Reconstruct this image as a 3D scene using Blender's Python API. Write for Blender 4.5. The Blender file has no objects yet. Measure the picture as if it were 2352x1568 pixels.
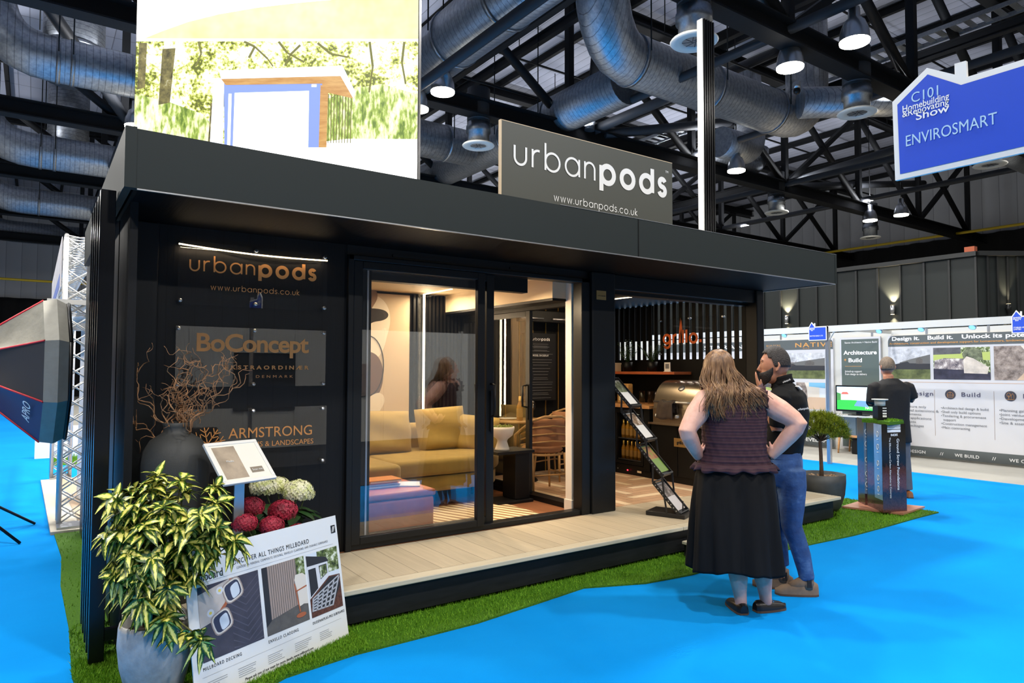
import bpy, math, random
from mathutils import Vector, Matrix
random.seed(11)
PI = math.pi
S = bpy.context.scene
COL = S.collection
# ---------------------------------------------------------------- camera, world, exposure
cam_d = bpy.data.cameras.new('camera'); cam = bpy.data.objects.new('camera', cam_d); COL.objects.link(cam)
cam_d.sensor_width = 36.0; cam_d.lens = 24.0; cam_d.clip_end = 300
cam.matrix_world = Matrix(((0.8192, -0.0260, -0.5730, 0.0), (-0.5736, -0.0320, -0.8185, 0.0), (0.0030, 0.9991, -0.0415, 1.58), (0, 0, 0, 1)))
S.camera = cam
wd = bpy.data.worlds.new('world'); S.world = wd; wd.use_nodes = True
bg = wd.node_tree.nodes['Background']; bg.inputs[0].default_value = (0.62, 0.70, 0.85, 1); bg.inputs[1].default_value = 0.05
S.view_settings.view_transform = 'Standard'; S.view_settings.look = 'None'; S.view_settings.gamma = 1.0
S.view_settings.use_curve_mapping = False
S.view_settings.exposure = 0.1
S.cycles.use_denoising = True; S.cycles.max_bounces = 7; S.cycles.diffuse_bounces = 3; S.cycles.glossy_bounces = 4
S.cycles.transmission_bounces = 6; S.cycles.transparent_max_bounces = 12; S.cycles.caustics_reflective = False; S.cycles.caustics_refractive = False
S.cycles.sample_clamp_indirect = 6.0
HALL_W = 165.0      # watts of one hall lamp
UP_W = 165.0         # watts of one added upward light under the roof
WARM_W = 0.98        # scale of the warm lamps and the added jamb fill in the pod

def area_light(name, loc, size, power, col=(1, 0.95, 0.88), direction=(0, 0, -1), size_y=None, spread=PI, parent=None):
    l = bpy.data.lights.new(name, 'AREA'); l.energy = power; l.color = col; l.size = size; l.spread = spread
    if size_y: l.shape = 'RECTANGLE'; l.size_y = size_y
    else: l.shape = 'DISK'
    o = bpy.data.objects.new(name, l); COL.objects.link(o)
    o.location = loc; o.rotation_euler = Vector(direction).to_track_quat('-Z', 'Y').to_euler()
    return o
def spot_light(name, loc, target, power, angle=70, col=(1, 0.78, 0.5), blend=0.6, radius=0.03):
    l = bpy.data.lights.new(name, 'SPOT'); l.energy = power; l.color = col; l.spot_size = math.radians(angle); l.spot_blend = blend; l.shadow_soft_size = radius
    o = bpy.data.objects.new(name, l); COL.objects.link(o); o.location = loc
    o.rotation_euler = (Vector(target) - Vector(loc)).to_track_quat('-Z', 'Y').to_euler()
    return o
# hall lamps: two rows at every roof truss, 4.65 m apart (the fixtures are built further down)
LAMP_Z = 7.1
LAMPS = []
for yy in (-6.5, 0.4, 5.95, 7.15, 11.8, 12.9, 18.2, 24.4, 32.0):
    for k in range(-2, 5):
        LAMPS.append((6.55 + 4.65 * k, yy))
for (lx, ly) in LAMPS:
    area_light('hall_lamp_light', (lx, ly, LAMP_Z - 0.06), 0.42, HALL_W * (1.0 if ly < 10 else 0.75) * (0.42 if lx > 14 else 0.44 if lx > 10 else 1.5), (1, 0.96, 0.90))
# added upward lights over the lamps to brighten the roof; no such source seen
for (lx, ly) in LAMPS:
    if ly in (7.15, 12.9, 18.2, 24.4, 32.0): area_light('added_roof_uplight', (lx, ly, LAMP_Z + 0.7), 0.5, UP_W, (0.93, 0.95, 1.0), (0, 0, 1))

# ---------------------------------------------------------------- helpers
def lin(c):
    c = c / 255.0
    return c / 12.92 if c <= 0.04045 else ((c + 0.055) / 1.055) ** 2.4
def rgb(r, g, b): return (lin(r), lin(g), lin(b), 1.0)
class NT:
    def __init__(s, name):
        s.m = bpy.data.materials.new(name); s.m.use_nodes = True; s.t = s.m.node_tree; s.n = s.t.nodes; s.b = s.n['Principled BSDF']; s.out = s.n['Material Output']
    def add(s, typ, **kw):
        n = s.n.new(typ)
        for k, v in kw.items():
            if k.startswith('i_'):
                key = k[2:]; key = int(key) if key.isdigit() else key.replace('_', ' ')
                n.inputs[key].default_value = v
            else: setattr(n, k, v)
        return n
    def link(s, a, b): s.t.links.new(a, b)
    def coord(s, kind='Object', scale=(1, 1, 1), rot=(0, 0, 0), loc=(0, 0, 0)):
        tc = s.add('ShaderNodeTexCoord'); mp = s.add('ShaderNodeMapping')
        mp.inputs['Scale'].default_value = scale; mp.inputs['Rotation'].default_value = rot; mp.inputs['Location'].default_value = loc
        s.link(tc.outputs[kind], mp.inputs[0]); return mp.outputs[0]
    def ramp(s, fac, stops, interp='LINEAR'):
        r = s.add('ShaderNodeValToRGB'); cr = r.color_ramp; cr.interpolation = interp
        while len(cr.elements) < len(stops): cr.elements.new(0.5)
        for e, (p, c) in zip(cr.elements, stops): e.position = p; e.color = c
        s.link(fac, r.inputs[0]); return r.outputs[0]
    def noise(s, vec, scale, detail=4, rough=0.6):
        n = s.add('ShaderNodeTexNoise'); n.inputs['Scale'].default_value = scale; n.inputs['Detail'].default_value = detail; n.inputs['Roughness'].default_value = rough
        s.link(vec, n.inputs['Vector']); return n.outputs['Fac']
    def wave(s, vec, scale, axis='X', prof='SIN', dist=0.0, typ='BANDS'):
        n = s.add('ShaderNodeTexWave'); n.wave_type = typ; n.bands_direction = axis; n.wave_profile = prof
        n.inputs['Scale'].default_value = scale; n.inputs['Distortion'].default_value = dist; s.link(vec, n.inputs['Vector']); return n.outputs['Fac']
    def bump(s, h, strength=0.3, dist=0.02):
        b = s.add('ShaderNodeBump'); b.inputs['Strength'].default_value = strength; b.inputs['Distance'].default_value = dist
        s.link(h, b.inputs['Height']); s.link(b.outputs[0], s.b.inputs['Normal']); return b
    def mixc(s, fac, a, b, mode='MIX'):
        m = s.add('ShaderNodeMix', data_type='RGBA', blend_type=mode)
        for sock, v in ((m.inputs[0], fac), (m.inputs[6], a), (m.inputs[7], b)):
            if hasattr(v, 'is_output') or hasattr(v, 'links'): s.link(v, sock)
            else: sock.default_value = v
        return m.outputs[2]
def mat(name, c, rough=0.6, metal=0.0, var=0.0, vscale=8.0, bump=0.0, bscale=60.0, spec=0.5, emit=None, estr=0.0, stretch=(1, 1, 1), coat=0.0, sheen=0.0):
    t = NT(name); b = t.b
    col = rgb(*c) if len(c) == 3 else c
    b.inputs['Base Color'].default_value = col; b.inputs['Roughness'].default_value = rough; b.inputs['Metallic'].default_value = metal
    b.inputs['Specular IOR Level'].default_value = spec; b.inputs['Coat Weight'].default_value = coat
    if sheen: b.inputs['Sheen Weight'].default_value = sheen
    if var or bump:
        v = t.coord('Object', stretch)
    if var:
        n = t.noise(v, vscale)
        lo = tuple(max(0, x * (1 - var)) for x in col[:3]) + (1,); hi = tuple(min(1, x * (1 + var)) for x in col[:3]) + (1,)
        t.link(t.ramp(n, [(0.3, lo), (0.7, hi)]), b.inputs['Base Color'])
    if bump: t.bump(t.noise(v, bscale), bump, 0.01)
    if emit: b.inputs['Emission Color'].default_value = rgb(*emit) if len(emit) == 3 else emit; b.inputs['Emission Strength'].default_value = estr
    return t.m
def emis(name, c, s):
    return mat(name, c, 0.5, emit=c, estr=s)

class MB:
    """collects shapes; build() links them as ONE mesh object"""
    def __init__(s): s.v = []; s.f = []; s.mi = []; s.sm = []; s.uv = None
    def poly(s, pts, m=0, smooth=False):
        i = len(s.v); s.v += [tuple(p) for p in pts]; s.f.append(tuple(range(i, i + len(pts)))); s.mi.append(m); s.sm.append(smooth)
    def grid(s, rows, m=0, smooth=True, closeu=False, capa=False, capb=False):
        i = len(s.v); nr = len(rows); nc = len(rows[0])
        for r in rows: s.v += [tuple(p) for p in r]
        for a in range(nr - 1):
            for b in range(nc if closeu else nc - 1):
                b2 = (b + 1) % nc
                s.f.append((i + a * nc + b, i + a * nc + b2, i + (a + 1) * nc + b2, i + (a + 1) * nc + b)); s.mi.append(m); s.sm.append(smooth)
        if capa: s.f.append(tuple(i + b for b in reversed(range(nc)))); s.mi.append(m); s.sm.append(False)
        if capb: s.f.append(tuple(i + (nr - 1) * nc + b for b in range(nc))); s.mi.append(m); s.sm.append(False)
    def obox(s, c, ax, ay, az, m=0):
        c = Vector(c); ax = Vector(ax); ay = Vector(ay); az = Vector(az); i = len(s.v)
        for sz in (-1, 1):
            for sx, sy in ((-1, -1), (1, -1), (1, 1), (-1, 1)): s.v.append(tuple(c + ax * sx + ay * sy + az * sz))
        for q in ((3, 2, 1, 0), (4, 5, 6, 7), (0, 1, 5, 4), (1, 2, 6, 5), (2, 3, 7, 6), (3, 0, 4, 7)):
            s.f.append(tuple(i + k for k in q)); s.mi.append(m); s.sm.append(False)
    def box(s, x0, y0, z0, x1, y1, z1, m=0):
        s.obox(((x0 + x1) / 2, (y0 + y1) / 2, (z0 + z1) / 2), (abs(x1 - x0) / 2, 0, 0), (0, abs(y1 - y0) / 2, 0), (0, 0, abs(z1 - z0) / 2), m)
    def bar(s, p0, p1, w, h, m=0, up=(0, 0, 1)):
        p0 = Vector(p0); p1 = Vector(p1); d = p1 - p0; L = d.length; d.normalize(); u = Vector(up)
        if abs(d.dot(u)) > 0.98: u = Vector((1, 0, 0))
        a = d.cross(u).normalized(); b = a.cross(d).normalized()
        s.obox((p0 + p1) / 2, d * L / 2, a * w / 2, b * h / 2, m)
    def tube(s, pts, r, n=8, m=0, cap=True, flat=1.0):
        pts = [Vector(p) for p in pts]; k = len(pts); rr = r if isinstance(r, (list, tuple)) else [r] * k
        rows = []; up = None
        for i in range(k):
            d = (pts[min(i + 1, k - 1)] - pts[max(i - 1, 0)])
            if d.length < 1e-9: d = Vector((0, 0, 1))
            d.normalize()
            if up is None:
                up = Vector((0, 0, 1)) if abs(d.z) < 0.9 else Vector((1, 0, 0))
            a = d.cross(up)
            if a.length < 1e-6: a = d.cross(Vector((0, 1, 0)))
            a.normalize(); b = a.cross(d).normalized(); up = b
            rows.append([pts[i] + (a * math.cos(2 * PI * j / n) + b * math.sin(2 * PI * j / n) * flat) * rr[i] for j in range(n)])
        s.grid(rows, m, True, True, cap, cap)
    def lathe(s, prof, c, n=24, m=0, axis=(0, 0, 1), cap=True):
        c = Vector(c); ax = Vector(axis).normalized(); u = Vector((1, 0, 0)) if abs(ax.x) < 0.9 else Vector((0, 1, 0))
        a = (u - ax * u.dot(ax)).normalized(); b = ax.cross(a)
        rows = [[c + ax * h + (a * math.cos(2 * PI * j / n) + b * math.sin(2 * PI * j / n)) * r for j in range(n)] for r, h in prof]
        s.grid(rows, m, True, True, cap, cap)
    def cyl(s, p0, p1, r, n=12, m=0): s.tube([p0, p1], r, n, m)
    def ell(s, c, r, n=14, k=10, m=0, ax=None):
        c = Vector(c); A = ax or (Vector((1, 0, 0)), Vector((0, 1, 0)), Vector((0, 0, 1)))
        rows = []
        for i in range(k + 1):
            t = -PI / 2 + PI * i / k; t = max(min(t, PI / 2 - 0.03), -PI / 2 + 0.03)
            rows.append([c + A[0] * (r[0] * math.cos(t) * math.cos(2 * PI * j / n)) + A[1] * (r[1] * math.cos(t) * math.sin(2 * PI * j / n)) + A[2] * (r[2] * math.sin(t)) for j in range(n)])
        s.grid(rows, m, True, True, True, True)
    def loft(s, rings, n=28, m=0, cap=True, fn=None):
        """rings: (cx, cy, z, rx, ry) horizontal ellipses"""
        rows = []
        for (cx, cy, z, rx, ry) in rings:
            row = []
            for j in range(n):
                t = 2 * PI * j / n; p = Vector((cx + rx * math.cos(t), cy + ry * math.sin(t), z))
                if fn: p = fn(p, t, z)
                row.append(p)
            rows.append(row)
        s.grid(rows, m, True, True, cap, cap)
    def prism(s, outline, o, u, v, depth, m=0, cap_m=None):
        """outline in (u,v) plane at o, extruded along u x v by depth"""
        o = Vector(o); u = Vector(u); v = Vector(v); w = u.cross(v).normalized() * depth; k = len(outline)
        A = [o + u * a + v * b for a, b in outline]; B = [p + w for p in A]; i = len(s.v)
        s.v += [tuple(p) for p in A + B]
        s.f.append(tuple(i + j for j in reversed(range(k)))); s.mi.append(m); s.sm.append(False)
        s.f.append(tuple(i + k + j for j in range(k))); s.mi.append(m if cap_m is None else cap_m); s.sm.append(False)
        for j in range(k):
            j2 = (j + 1) % k; s.f.append((i + j, i + j2, i + k + j2, i + k + j)); s.mi.append(m); s.sm.append(False)
    def xform(s, M, i0=0):
        s.v[i0:] = [tuple(M @ Vector(p)) for p in s.v[i0:]]
    def build(s, name, mats, parent=None, bevel=0.0, seg=2, subsurf=0):
        me = bpy.data.meshes.new(name); me.from_pydata(s.v, [], s.f)
        for mm in (mats if isinstance(mats, (list, tuple)) else [mats]): me.materials.append(mm)
        me.polygons.foreach_set('material_index', s.mi); me.polygons.foreach_set('use_smooth', s.sm)
        if s.uv:
            ul = me.uv_layers.new(name='UVMap'); flat = [x for p in s.uv for x in p]
            if len(flat) == 2 * len(me.loops): ul.data.foreach_set('uv', flat)
        me.validate(); me.update()
        o = bpy.data.objects.new(name, me); COL.objects.link(o)
        if bevel:
            b = o.modifiers.new('bevel', 'BEVEL'); b.width = bevel; b.segments = seg; b.limit_method = 'ANGLE'; b.angle_limit = 0.6
        if subsurf:
            b = o.modifiers.new('sub', 'SUBSURF'); b.levels = subsurf; b.render_levels = subsurf
        if parent: adopt(o, parent)
        return o
ROOTLOC = {}
def root_of(o):
    while o.parent: o = o.parent
    return o
def adopt(o, parent):
    o.parent = parent
    r = root_of(parent)
    if parent.name in ROOTLOC: o.matrix_parent_inverse = Matrix.Translation(-ROOTLOC[parent.name])
    return o
def thing(name, label, cat, loc=(0, 0, 0), group=None, kind=None):
    o = bpy.data.objects.new(name, None); COL.objects.link(o); o.location = loc; o.empty_display_size = 0.1
    ROOTLOC[o.name] = Vector(loc)
    tag(o, label, cat, group, kind); return o
def tag(o, label=None, cat=None, group=None, kind=None):
    if label: o['label'] = label
    if cat: o['category'] = cat
    if group: o['group'] = group
    if kind: o['kind'] = kind
    return o
def struct(o, label, cat='structure'): return tag(o, label, cat, None, 'structure')
def dup(root, loc, rotz=0.0, label=None, group=None):
    r = root.copy(); COL.objects.link(r); r.location = loc; r.rotation_euler = (0, 0, rotz)
    if label: r['label'] = label
    if group: r['group'] = group
    for ch in list(root.children):
        c = ch.copy(); COL.objects.link(c); mi = ch.matrix_parent_inverse.copy(); c.parent = r; c.matrix_parent_inverse = mi
        for g in ch.children:
            d = g.copy(); COL.objects.link(d); mi = g.matrix_parent_inverse.copy(); d.parent = c; d.matrix_parent_inverse = mi
    return r
FIT = []; TXT = []
def text(body, o, u, v, size, m, parent=None, width=None, align='CENTER', bold=0.0, lift=0.002, name='lettering', space=1.0, line=1.0):
    """flat lettering on the plane through o spanned by u (reading direction) and v (up)"""
    cu = bpy.data.curves.new(name, 'FONT'); cu.body = body; cu.size = size; cu.align_x = align; cu.offset = bold * size; cu.space_character = space; cu.space_line = line
    cu.resolution_u = 4; cu.extrude = 0.0004; cu.materials.append(m)
    ob = bpy.data.objects.new(name, cu); COL.objects.link(ob)
    u = Vector(u).normalized(); v = Vector(v).normalized(); w = u.cross(v).normalized(); p = Vector(o) + w * lift
    M = Matrix(((u.x, v.x, w.x, p.x), (u.y, v.y, w.y, p.y), (u.z, v.z, w.z, p.z), (0, 0, 0, 1)))
    if parent:
        ob.parent = parent
        r = parent
        ob.matrix_parent_inverse = Matrix.Translation(-ROOTLOC[parent.name]) if parent.name in ROOTLOC else Matrix()
    ob.matrix_basis = M
    TXT.append(ob)
    if width: FIT.append((ob, width))
    return ob
# a geometric one-stroke alphabet for the round sans lettering (x-height 1)
def arc(cx, cy, r, a0, a1, n=14, ry=None):
    ry = r if ry is None else ry
    return [(cx + r * math.cos(math.radians(a0 + (a1 - a0) * i / n)), cy + ry * math.sin(math.radians(a0 + (a1 - a0) * i / n))) for i in range(n + 1)]
def glyph(ch):
    O = arc(.5, .5, .5, 0, 360, 26)
    if ch == 'u': return [[(0, 1), (0, .4)] + arc(.38, .38, .38, 180, 360) + [(.76, .38), (.76, 1)]], .76
    if ch == 'r': return [[(0, 0), (0, 1)], [(0, .55)] + arc(.38, .58, .38, 175, 75, 8)], .45
    if ch == 'b': return [[(0, 0), (0, 1.5)], O], 1.0
    if ch == 'a': return [O, [(1, 0), (1, 1)]], 1.0
    if ch == 'n': return [[(0, 0), (0, 1)], [(0, .55)] + arc(.37, .6, .37, 180, 0) + [(.74, .6), (.74, 0)]], .74
    if ch == 'p': return [[(0, -.5), (0, 1)], O], 1.0
    if ch == 'o': return [O], 1.0
    if ch == 'd': return [O, [(1, 0), (1, 1.5)]], 1.0
    if ch == 's': return [arc(.27, .76, .25, 20, 250, 12, .24) + arc(.25, .26, .27, 80, -165, 14, .26)], .52
    if ch == 'w': return [[(0, 1), (.3, 0), (.6, .95), (.9, 0), (1.2, 1)]], 1.2
    if ch == 'c': return [arc(.5, .5, .5, 42, 318, 20)], .86
    if ch == 'k': return [[(0, 0), (0, 1.5)], [(.58, 1), (.04, .5), (.62, 0)]], .6
    if ch == 'g': return [O, [(1, 1), (1, -.1)] + arc(.52, -.1, .48, 0, -155, 12, .42)], 1.0
    if ch == 'i': return [[(0, 0), (0, 1)]], .0
    if ch == 'l': return [[(0, 0), (0, 1.5)]], .0
    if ch == '.': return [[(0, .02), (0, .03)]], .0
    return [], .5
def ribbon(mb, pl, w, P, m=0):
    pl = [p for i, p in enumerate(pl) if i == 0 or math.hypot(p[0] - pl[i - 1][0], p[1] - pl[i - 1][1]) > 1e-6]
    n = len(pl); cl = n > 4 and abs(pl[0][0] - pl[-1][0]) + abs(pl[0][1] - pl[-1][1]) < 1e-6
    L = []; R = []
    for i in range(n):
        if cl: a = pl[(i - 1) % (n - 1)]; b = pl[(i + 1) % (n - 1)]
        else: a = pl[max(i - 1, 0)]; b = pl[min(i + 1, n - 1)]
        dx, dy = b[0] - a[0], b[1] - a[1]; l = math.hypot(dx, dy) or 1; nx, ny = -dy / l, dx / l; k = 1.0
        if 0 < i < n - 1 and not cl:
            e = (pl[i][0] - a[0], pl[i][1] - a[1]); le = math.hypot(*e) or 1; c = abs((-e[1] / le) * nx + (e[0] / le) * ny); k = 1 / max(c, .45)
        L.append((pl[i][0] + nx * w / 2 * k, pl[i][1] + ny * w / 2 * k)); R.append((pl[i][0] - nx * w / 2 * k, pl[i][1] - ny * w / 2 * k))
    mb.grid([[P(*p) for p in R], [P(*p) for p in L]], m, False)
def strokes(word, o, u, v, width, m, parent, weights, gap=.28, name='lettering', lift=0.003):
    """lettering from stroke glyphs, scaled to `width`; weights = stroke width per character"""
    x = 0; items = []
    for ch, w in zip(word, weights):
        g, adv = glyph(ch); x += w / 2; items.append((g, x, w, ch)); x += adv + w / 2 + gap
    total = x - gap; k = width / total; u = Vector(u).normalized(); v = Vector(v).normalized(); n = u.cross(v).normalized(); o = Vector(o) + n * lift
    mb = MB()
    for g, x0, w, ch in items:
        for pi_, pl in enumerate(g):
            if ch == '.':
                s_ = max(w * 1.1, .15); pl = [(-s_ / 2, s_ / 2), (s_ / 2, s_ / 2)]; ribbon(mb, pl, s_, lambda a, b: o + u * ((x0 + a) * k) + v * (b * k)); continue
            pl2 = pl
            if len(pl) > 4 and w > .15:   # keep bold bowls inside the x-height
                pl2 = pl
            ribbon(mb, pl2, w, lambda a, b: o + u * ((x0 + a) * k) + v * (b * k) + n * (0.0002 * pi_))
    return mb.build(name, m, parent)
def V(*a): return Vector(a)
# ---------------------------------------------------------------- materials
M = {}
M['black'] = mat('black_paint', (11, 11, 12), 0.45, spec=0.3)
M['char'] = mat('charcoal_metal', (19, 21, 23), 0.38, spec=0.3)
M['fascia'] = mat('charcoal_fascia', (34, 40, 39), 0.5, spec=0.25)
M['steel_dk'] = mat('dark_hall_steel', (24, 25, 27), 0.6, spec=0.2)
M['steel_gy'] = mat('grey_hall_steel', (56, 58, 62), 0.55, spec=0.3)
M['white'] = mat('white_paint', (232, 231, 226), 0.5)
M['offwhite'] = mat('shell_white', (206, 205, 198), 0.45)
M['alu'] = mat('aluminium', (190, 192, 196), 0.28, 0.9)
M['galv_plain'] = mat('galvanised_plain', (150, 155, 162), 0.36, 0.9, var=0.15, vscale=25)
M['gold'] = mat('copper_lettering', (196, 134, 72), 0.4)
M['goldline'] = mat('brass_strip', (190, 150, 80), 0.3, 0.8)
M['textw'] = mat('white_lettering', (238, 238, 236), 0.5)
M['textk'] = mat('black_lettering', (28, 30, 34), 0.5)
M['textg'] = mat('grey_lettering', (120, 122, 126), 0.5)
M['wood'] = mat('oak', (190, 140, 90), 0.5, var=0.25, vscale=6, stretch=(8, 1, 8))
M['emit_warm'] = emis('warm_led', (255, 226, 176), 9.0)
M['emit_lamp'] = emis('lamp_glow', (255, 247, 230), 22.0)
def carpet():
    t = NT('blue_carpet'); v = t.coord('Object')
    n = t.noise(v, 0.9, 5); c = t.ramp(n, [(0.25, rgb(4, 132, 214)), (0.75, rgb(8, 144, 226))])
    t.link(c, t.b.inputs['Base Color']); t.b.inputs['Roughness'].default_value = 0.95; t.b.inputs['Specular IOR Level'].default_value = 0.06
    pass
    v2 = t.coord('Object', (0.25, 1.6, 1), (0, 0, 0.35)); w = t.noise(v2, 1.4, 3, 0.5)
    f = t.noise(v, 260, 2); mx = t.add('ShaderNodeMath', operation='MULTIPLY_ADD'); t.link(f, mx.inputs[0]); mx.inputs[1].default_value = 0.05; t.link(w, mx.inputs[2])
    t.bump(mx.outputs[0], 0.35, 0.05); return t.m
M['carpet'] = carpet()
M['concrete'] = mat('pale_concrete', (168, 166, 158), 0.7, var=0.08, vscale=1.5, bump=0.1, spec=0.2)
def deckroof():
    t = NT('roof_sheets'); v = t.coord('Object')
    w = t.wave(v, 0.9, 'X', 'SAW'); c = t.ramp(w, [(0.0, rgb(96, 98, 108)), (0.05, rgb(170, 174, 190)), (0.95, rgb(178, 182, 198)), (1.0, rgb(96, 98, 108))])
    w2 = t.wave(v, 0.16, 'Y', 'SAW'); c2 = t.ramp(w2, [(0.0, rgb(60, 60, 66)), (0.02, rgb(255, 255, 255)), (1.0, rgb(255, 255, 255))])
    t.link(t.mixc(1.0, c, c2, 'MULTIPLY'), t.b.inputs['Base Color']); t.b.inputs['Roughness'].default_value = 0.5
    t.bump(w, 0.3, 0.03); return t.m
M['roof'] = deckroof()
def cladding():
    t = NT('hall_cladding'); v = t.coord('Object'); w = t.wave(v, 0.45, 'Y', 'SAW')
    t.link(t.ramp(w, [(0.0, rgb(90, 92, 96)), (0.04, rgb(176, 178, 182)), (1.0, rgb(186, 188, 192))]), t.b.inputs['Base Color']); t.bump(w, 0.3, 0.03); return t.m
M['clad'] = cladding()
def claddingx():
    t = NT('hall_cladding_end'); v = t.coord('Object'); w = t.wave(v, 0.45, 'X', 'SAW')
    t.link(t.ramp(w, [(0.0, rgb(90, 92, 96)), (0.04, rgb(176, 178, 182)), (1.0, rgb(186, 188, 192))]), t.b.inputs['Base Color']); t.bump(w, 0.3, 0.03); return t.m
M['cladx'] = claddingx()
M['drape'] = mat('black_drape', (8, 8, 10), 0.9)
def galv(axis):
    t = NT('galvanised_duct_' + axis.lower()); v = t.coord('Object')
    n = t.noise(v, 14, 3); c = t.ramp(n, [(0.3, rgb(140, 146, 154)), (0.7, rgb(176, 180, 186))])
    w = t.wave(v, 2.6, axis, 'SAW'); c2 = t.ramp(w, [(0.0, rgb(120, 120, 120)), (0.12, rgb(255, 255, 255)), (1.0, rgb(255, 255, 255))])
    t.link(t.mixc(1.0, c, c2, 'MULTIPLY'), t.b.inputs['Base Color']); t.b.inputs['Metallic'].default_value = 0.8; t.b.inputs['Roughness'].default_value = 0.4
    t.bump(w, 0.25, 0.02); return t.m
M['ductX'] = galv('X'); M['ductY'] = galv('Y'); M['ductZ'] = galv('Z')

# ---------------------------------------------------------------- the hall
b = MB(); b.poly([(-2.6, -3, 0), (11.3, -3, 0), (11.3, 14, 0), (0.9, 14, 0), (0.9, 46, 0), (-2.6, 46, 0)]); struct(b.build('floor', M['carpet']), 'bright blue carpet laid over the hall floor', 'floor')
b = MB(); b.poly([(-14, -16, -0.003), (36, -16, -0.003), (36, 46, -0.003), (-14, 46, -0.003)]); struct(b.build('floor_concrete', M['concrete']), 'pale concrete floor beyond the edge of the blue carpet', 'floor')
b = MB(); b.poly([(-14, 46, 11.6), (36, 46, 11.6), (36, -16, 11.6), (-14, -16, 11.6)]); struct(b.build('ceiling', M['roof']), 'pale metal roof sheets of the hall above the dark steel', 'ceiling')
b = MB(); b.box(36, -16, 0, 36.2, 46, 11.6); struct(b.build('wall_right', M['clad']), 'grey ribbed cladding of the far right hall wall', 'wall')
b = MB(); b.box(-14, 46, 0, 36, 46.2, 11.6); struct(b.build('wall_back', M['cladx']), 'grey ribbed cladding of the far end hall wall', 'wall')
b = MB()
b.grid([[(35.7 + 0.12 * math.sin(k * 1.7), -16 + k * 0.25, z) for k in range(249)] for z in (0, 7.9)], 0, True)
tag(b.build('drape', M['drape']), 'black drape hung along the lower part of the far right hall wall', 'drape')
b = MB()
b.grid([[(-14 + k * 0.25, 45.7 + 0.12 * math.sin(k * 1.7), z) for k in range(201)] for z in (0, 5.4)], 0, True)
tag(b.build('drape', M['drape']), 'black drape across the foot of the far end hall wall', 'drape')

# trusses: dark I-beam chords along x at every 6.25 m, tubular webs
def ibeam(mb, p0, p1, w, h, t=0.03):
    p0 = Vector(p0); p1 = Vector(p1)
    mb.bar(p0 + V(0, 0, h / 2), p1 + V(0, 0, h / 2), w, t, 0); mb.bar(p0 - V(0, 0, h / 2), p1 - V(0, 0, h / 2), w, t, 0); mb.bar(p0, p1, t, h, 0)
TR = [(7.05, 'nearest roof truss, passing above the black roof column'), (13.2, 'roof truss in the second row, just behind the grey roof sign'), (19.4, 'roof truss in the third row, seen left of the bright screen'),
      (25.7, 'roof truss in the fourth row from the camera'), (32.2, 'roof truss in the fifth row from the camera'), (38.6, 'farthest roof truss, near the end wall of the hall')]
for (y, lab) in TR:
    r = thing('roof_truss', 'dark steel ' + lab, 'truss', (11, y, 7.5), 'dark steel trusses under the hall roof')
    b = MB(); ibeam(b, (-12, y, 7.62), (36, y, 7.62), 0.36, 0.36); b.build('bottom_chord', M['steel_dk'], r)
    b = MB(); ibeam(b, (-12, y, 11.2), (36, y, 11.2), 0.30, 0.32); b.build('top_chord', M['steel_dk'], r)
    for k in range(-5, 6):
        x = 11.0 + 4.65 * k
        if x < -12 or x > 36: continue
        b = MB(); b.bar((x, y, 7.8), (x, y, 11.05), 0.17, 0.17); b.build('vertical_strut', M['steel_dk'], r)
        if x - 4.65 > -12:
            b = MB(); b.tube([(x - 0.15, y, 7.85), (x - 4.5, y, 11.0)], 0.11, 8); b.build('diagonal_strut', M['steel_dk'], r)
        if x + 4.65 < 36 and k % 2 == 0:
            b = MB(); b.bar((x + 0.15, y, 7.85), (x + 4.5, y, 11.0), 0.16, 0.16); b.build('diagonal_strut', M['steel_dk'], r)
# purlins along y just under the sheets
for k in range(24):
    x = -11 + 2.0 * k
    b = MB(); ibeam(b, (x, 2, 11.46), (x, 46, 11.46), 0.12, 0.2, 0.02)
    tag(b.build('purlin', M['steel_dk']), 'thin dark purlin running front to back under the roof sheets', 'purlin', 'purlins under the roof sheets')
# tie tubes and braces between the trusses
for (x, z, lab) in ((1.8, 7.75, 'left of the bright screen'), (6.15, 7.22, 'above the gap beside the screen'), (11.05, 7.75, 'above the grey roof sign'), (15.7, 7.9, 'right of the black roof column'), (20.3, 7.75, 'above the small booth signs'), (25, 7.9, 'far right behind the hanging blue sign')):
    b = MB(); b.tube([(x, 5, z), (x, 45, z)], 0.1, 8)
    tag(b.build('tie_tube', M['steel_gy']), 'grey steel tie tube running between the trusses ' + lab, 'tube', 'steel tubes tying the trusses')
BR = [((11.5, 13.0, 7.71), (11.89, 13.0, 11.2), 'rising almost upright from the node above the grey roof sign'), ((11.81, 13.2, 7.83), (16.19, 10.5, 10.17), 'running right from the node above the grey roof sign'), ((12.17, 13.2, 7.8), (19.38, 12.6, 9.65), 'crossing low behind the black roof column'),
      ((20.3, 13.2, 7.75), (25, 7.2, 9.8), 'leaning behind the hanging blue sign'), ((20.3, 13.3, 7.7), (31, 13.6, 9.6), 'right of the black roof column, nearly level'), ((1.8, 19.4, 7.75), (-2.2, 13.3, 10.6), 'slanting behind the upper left duct')]
for (p0, p1, lab) in BR:
    b = MB(); b.tube([p0, p1], 0.13, 10); tag(b.build('brace_tube', M['steel_gy']), 'grey steel brace tube ' + lab, 'tube', 'steel braces between the trusses')
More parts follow.
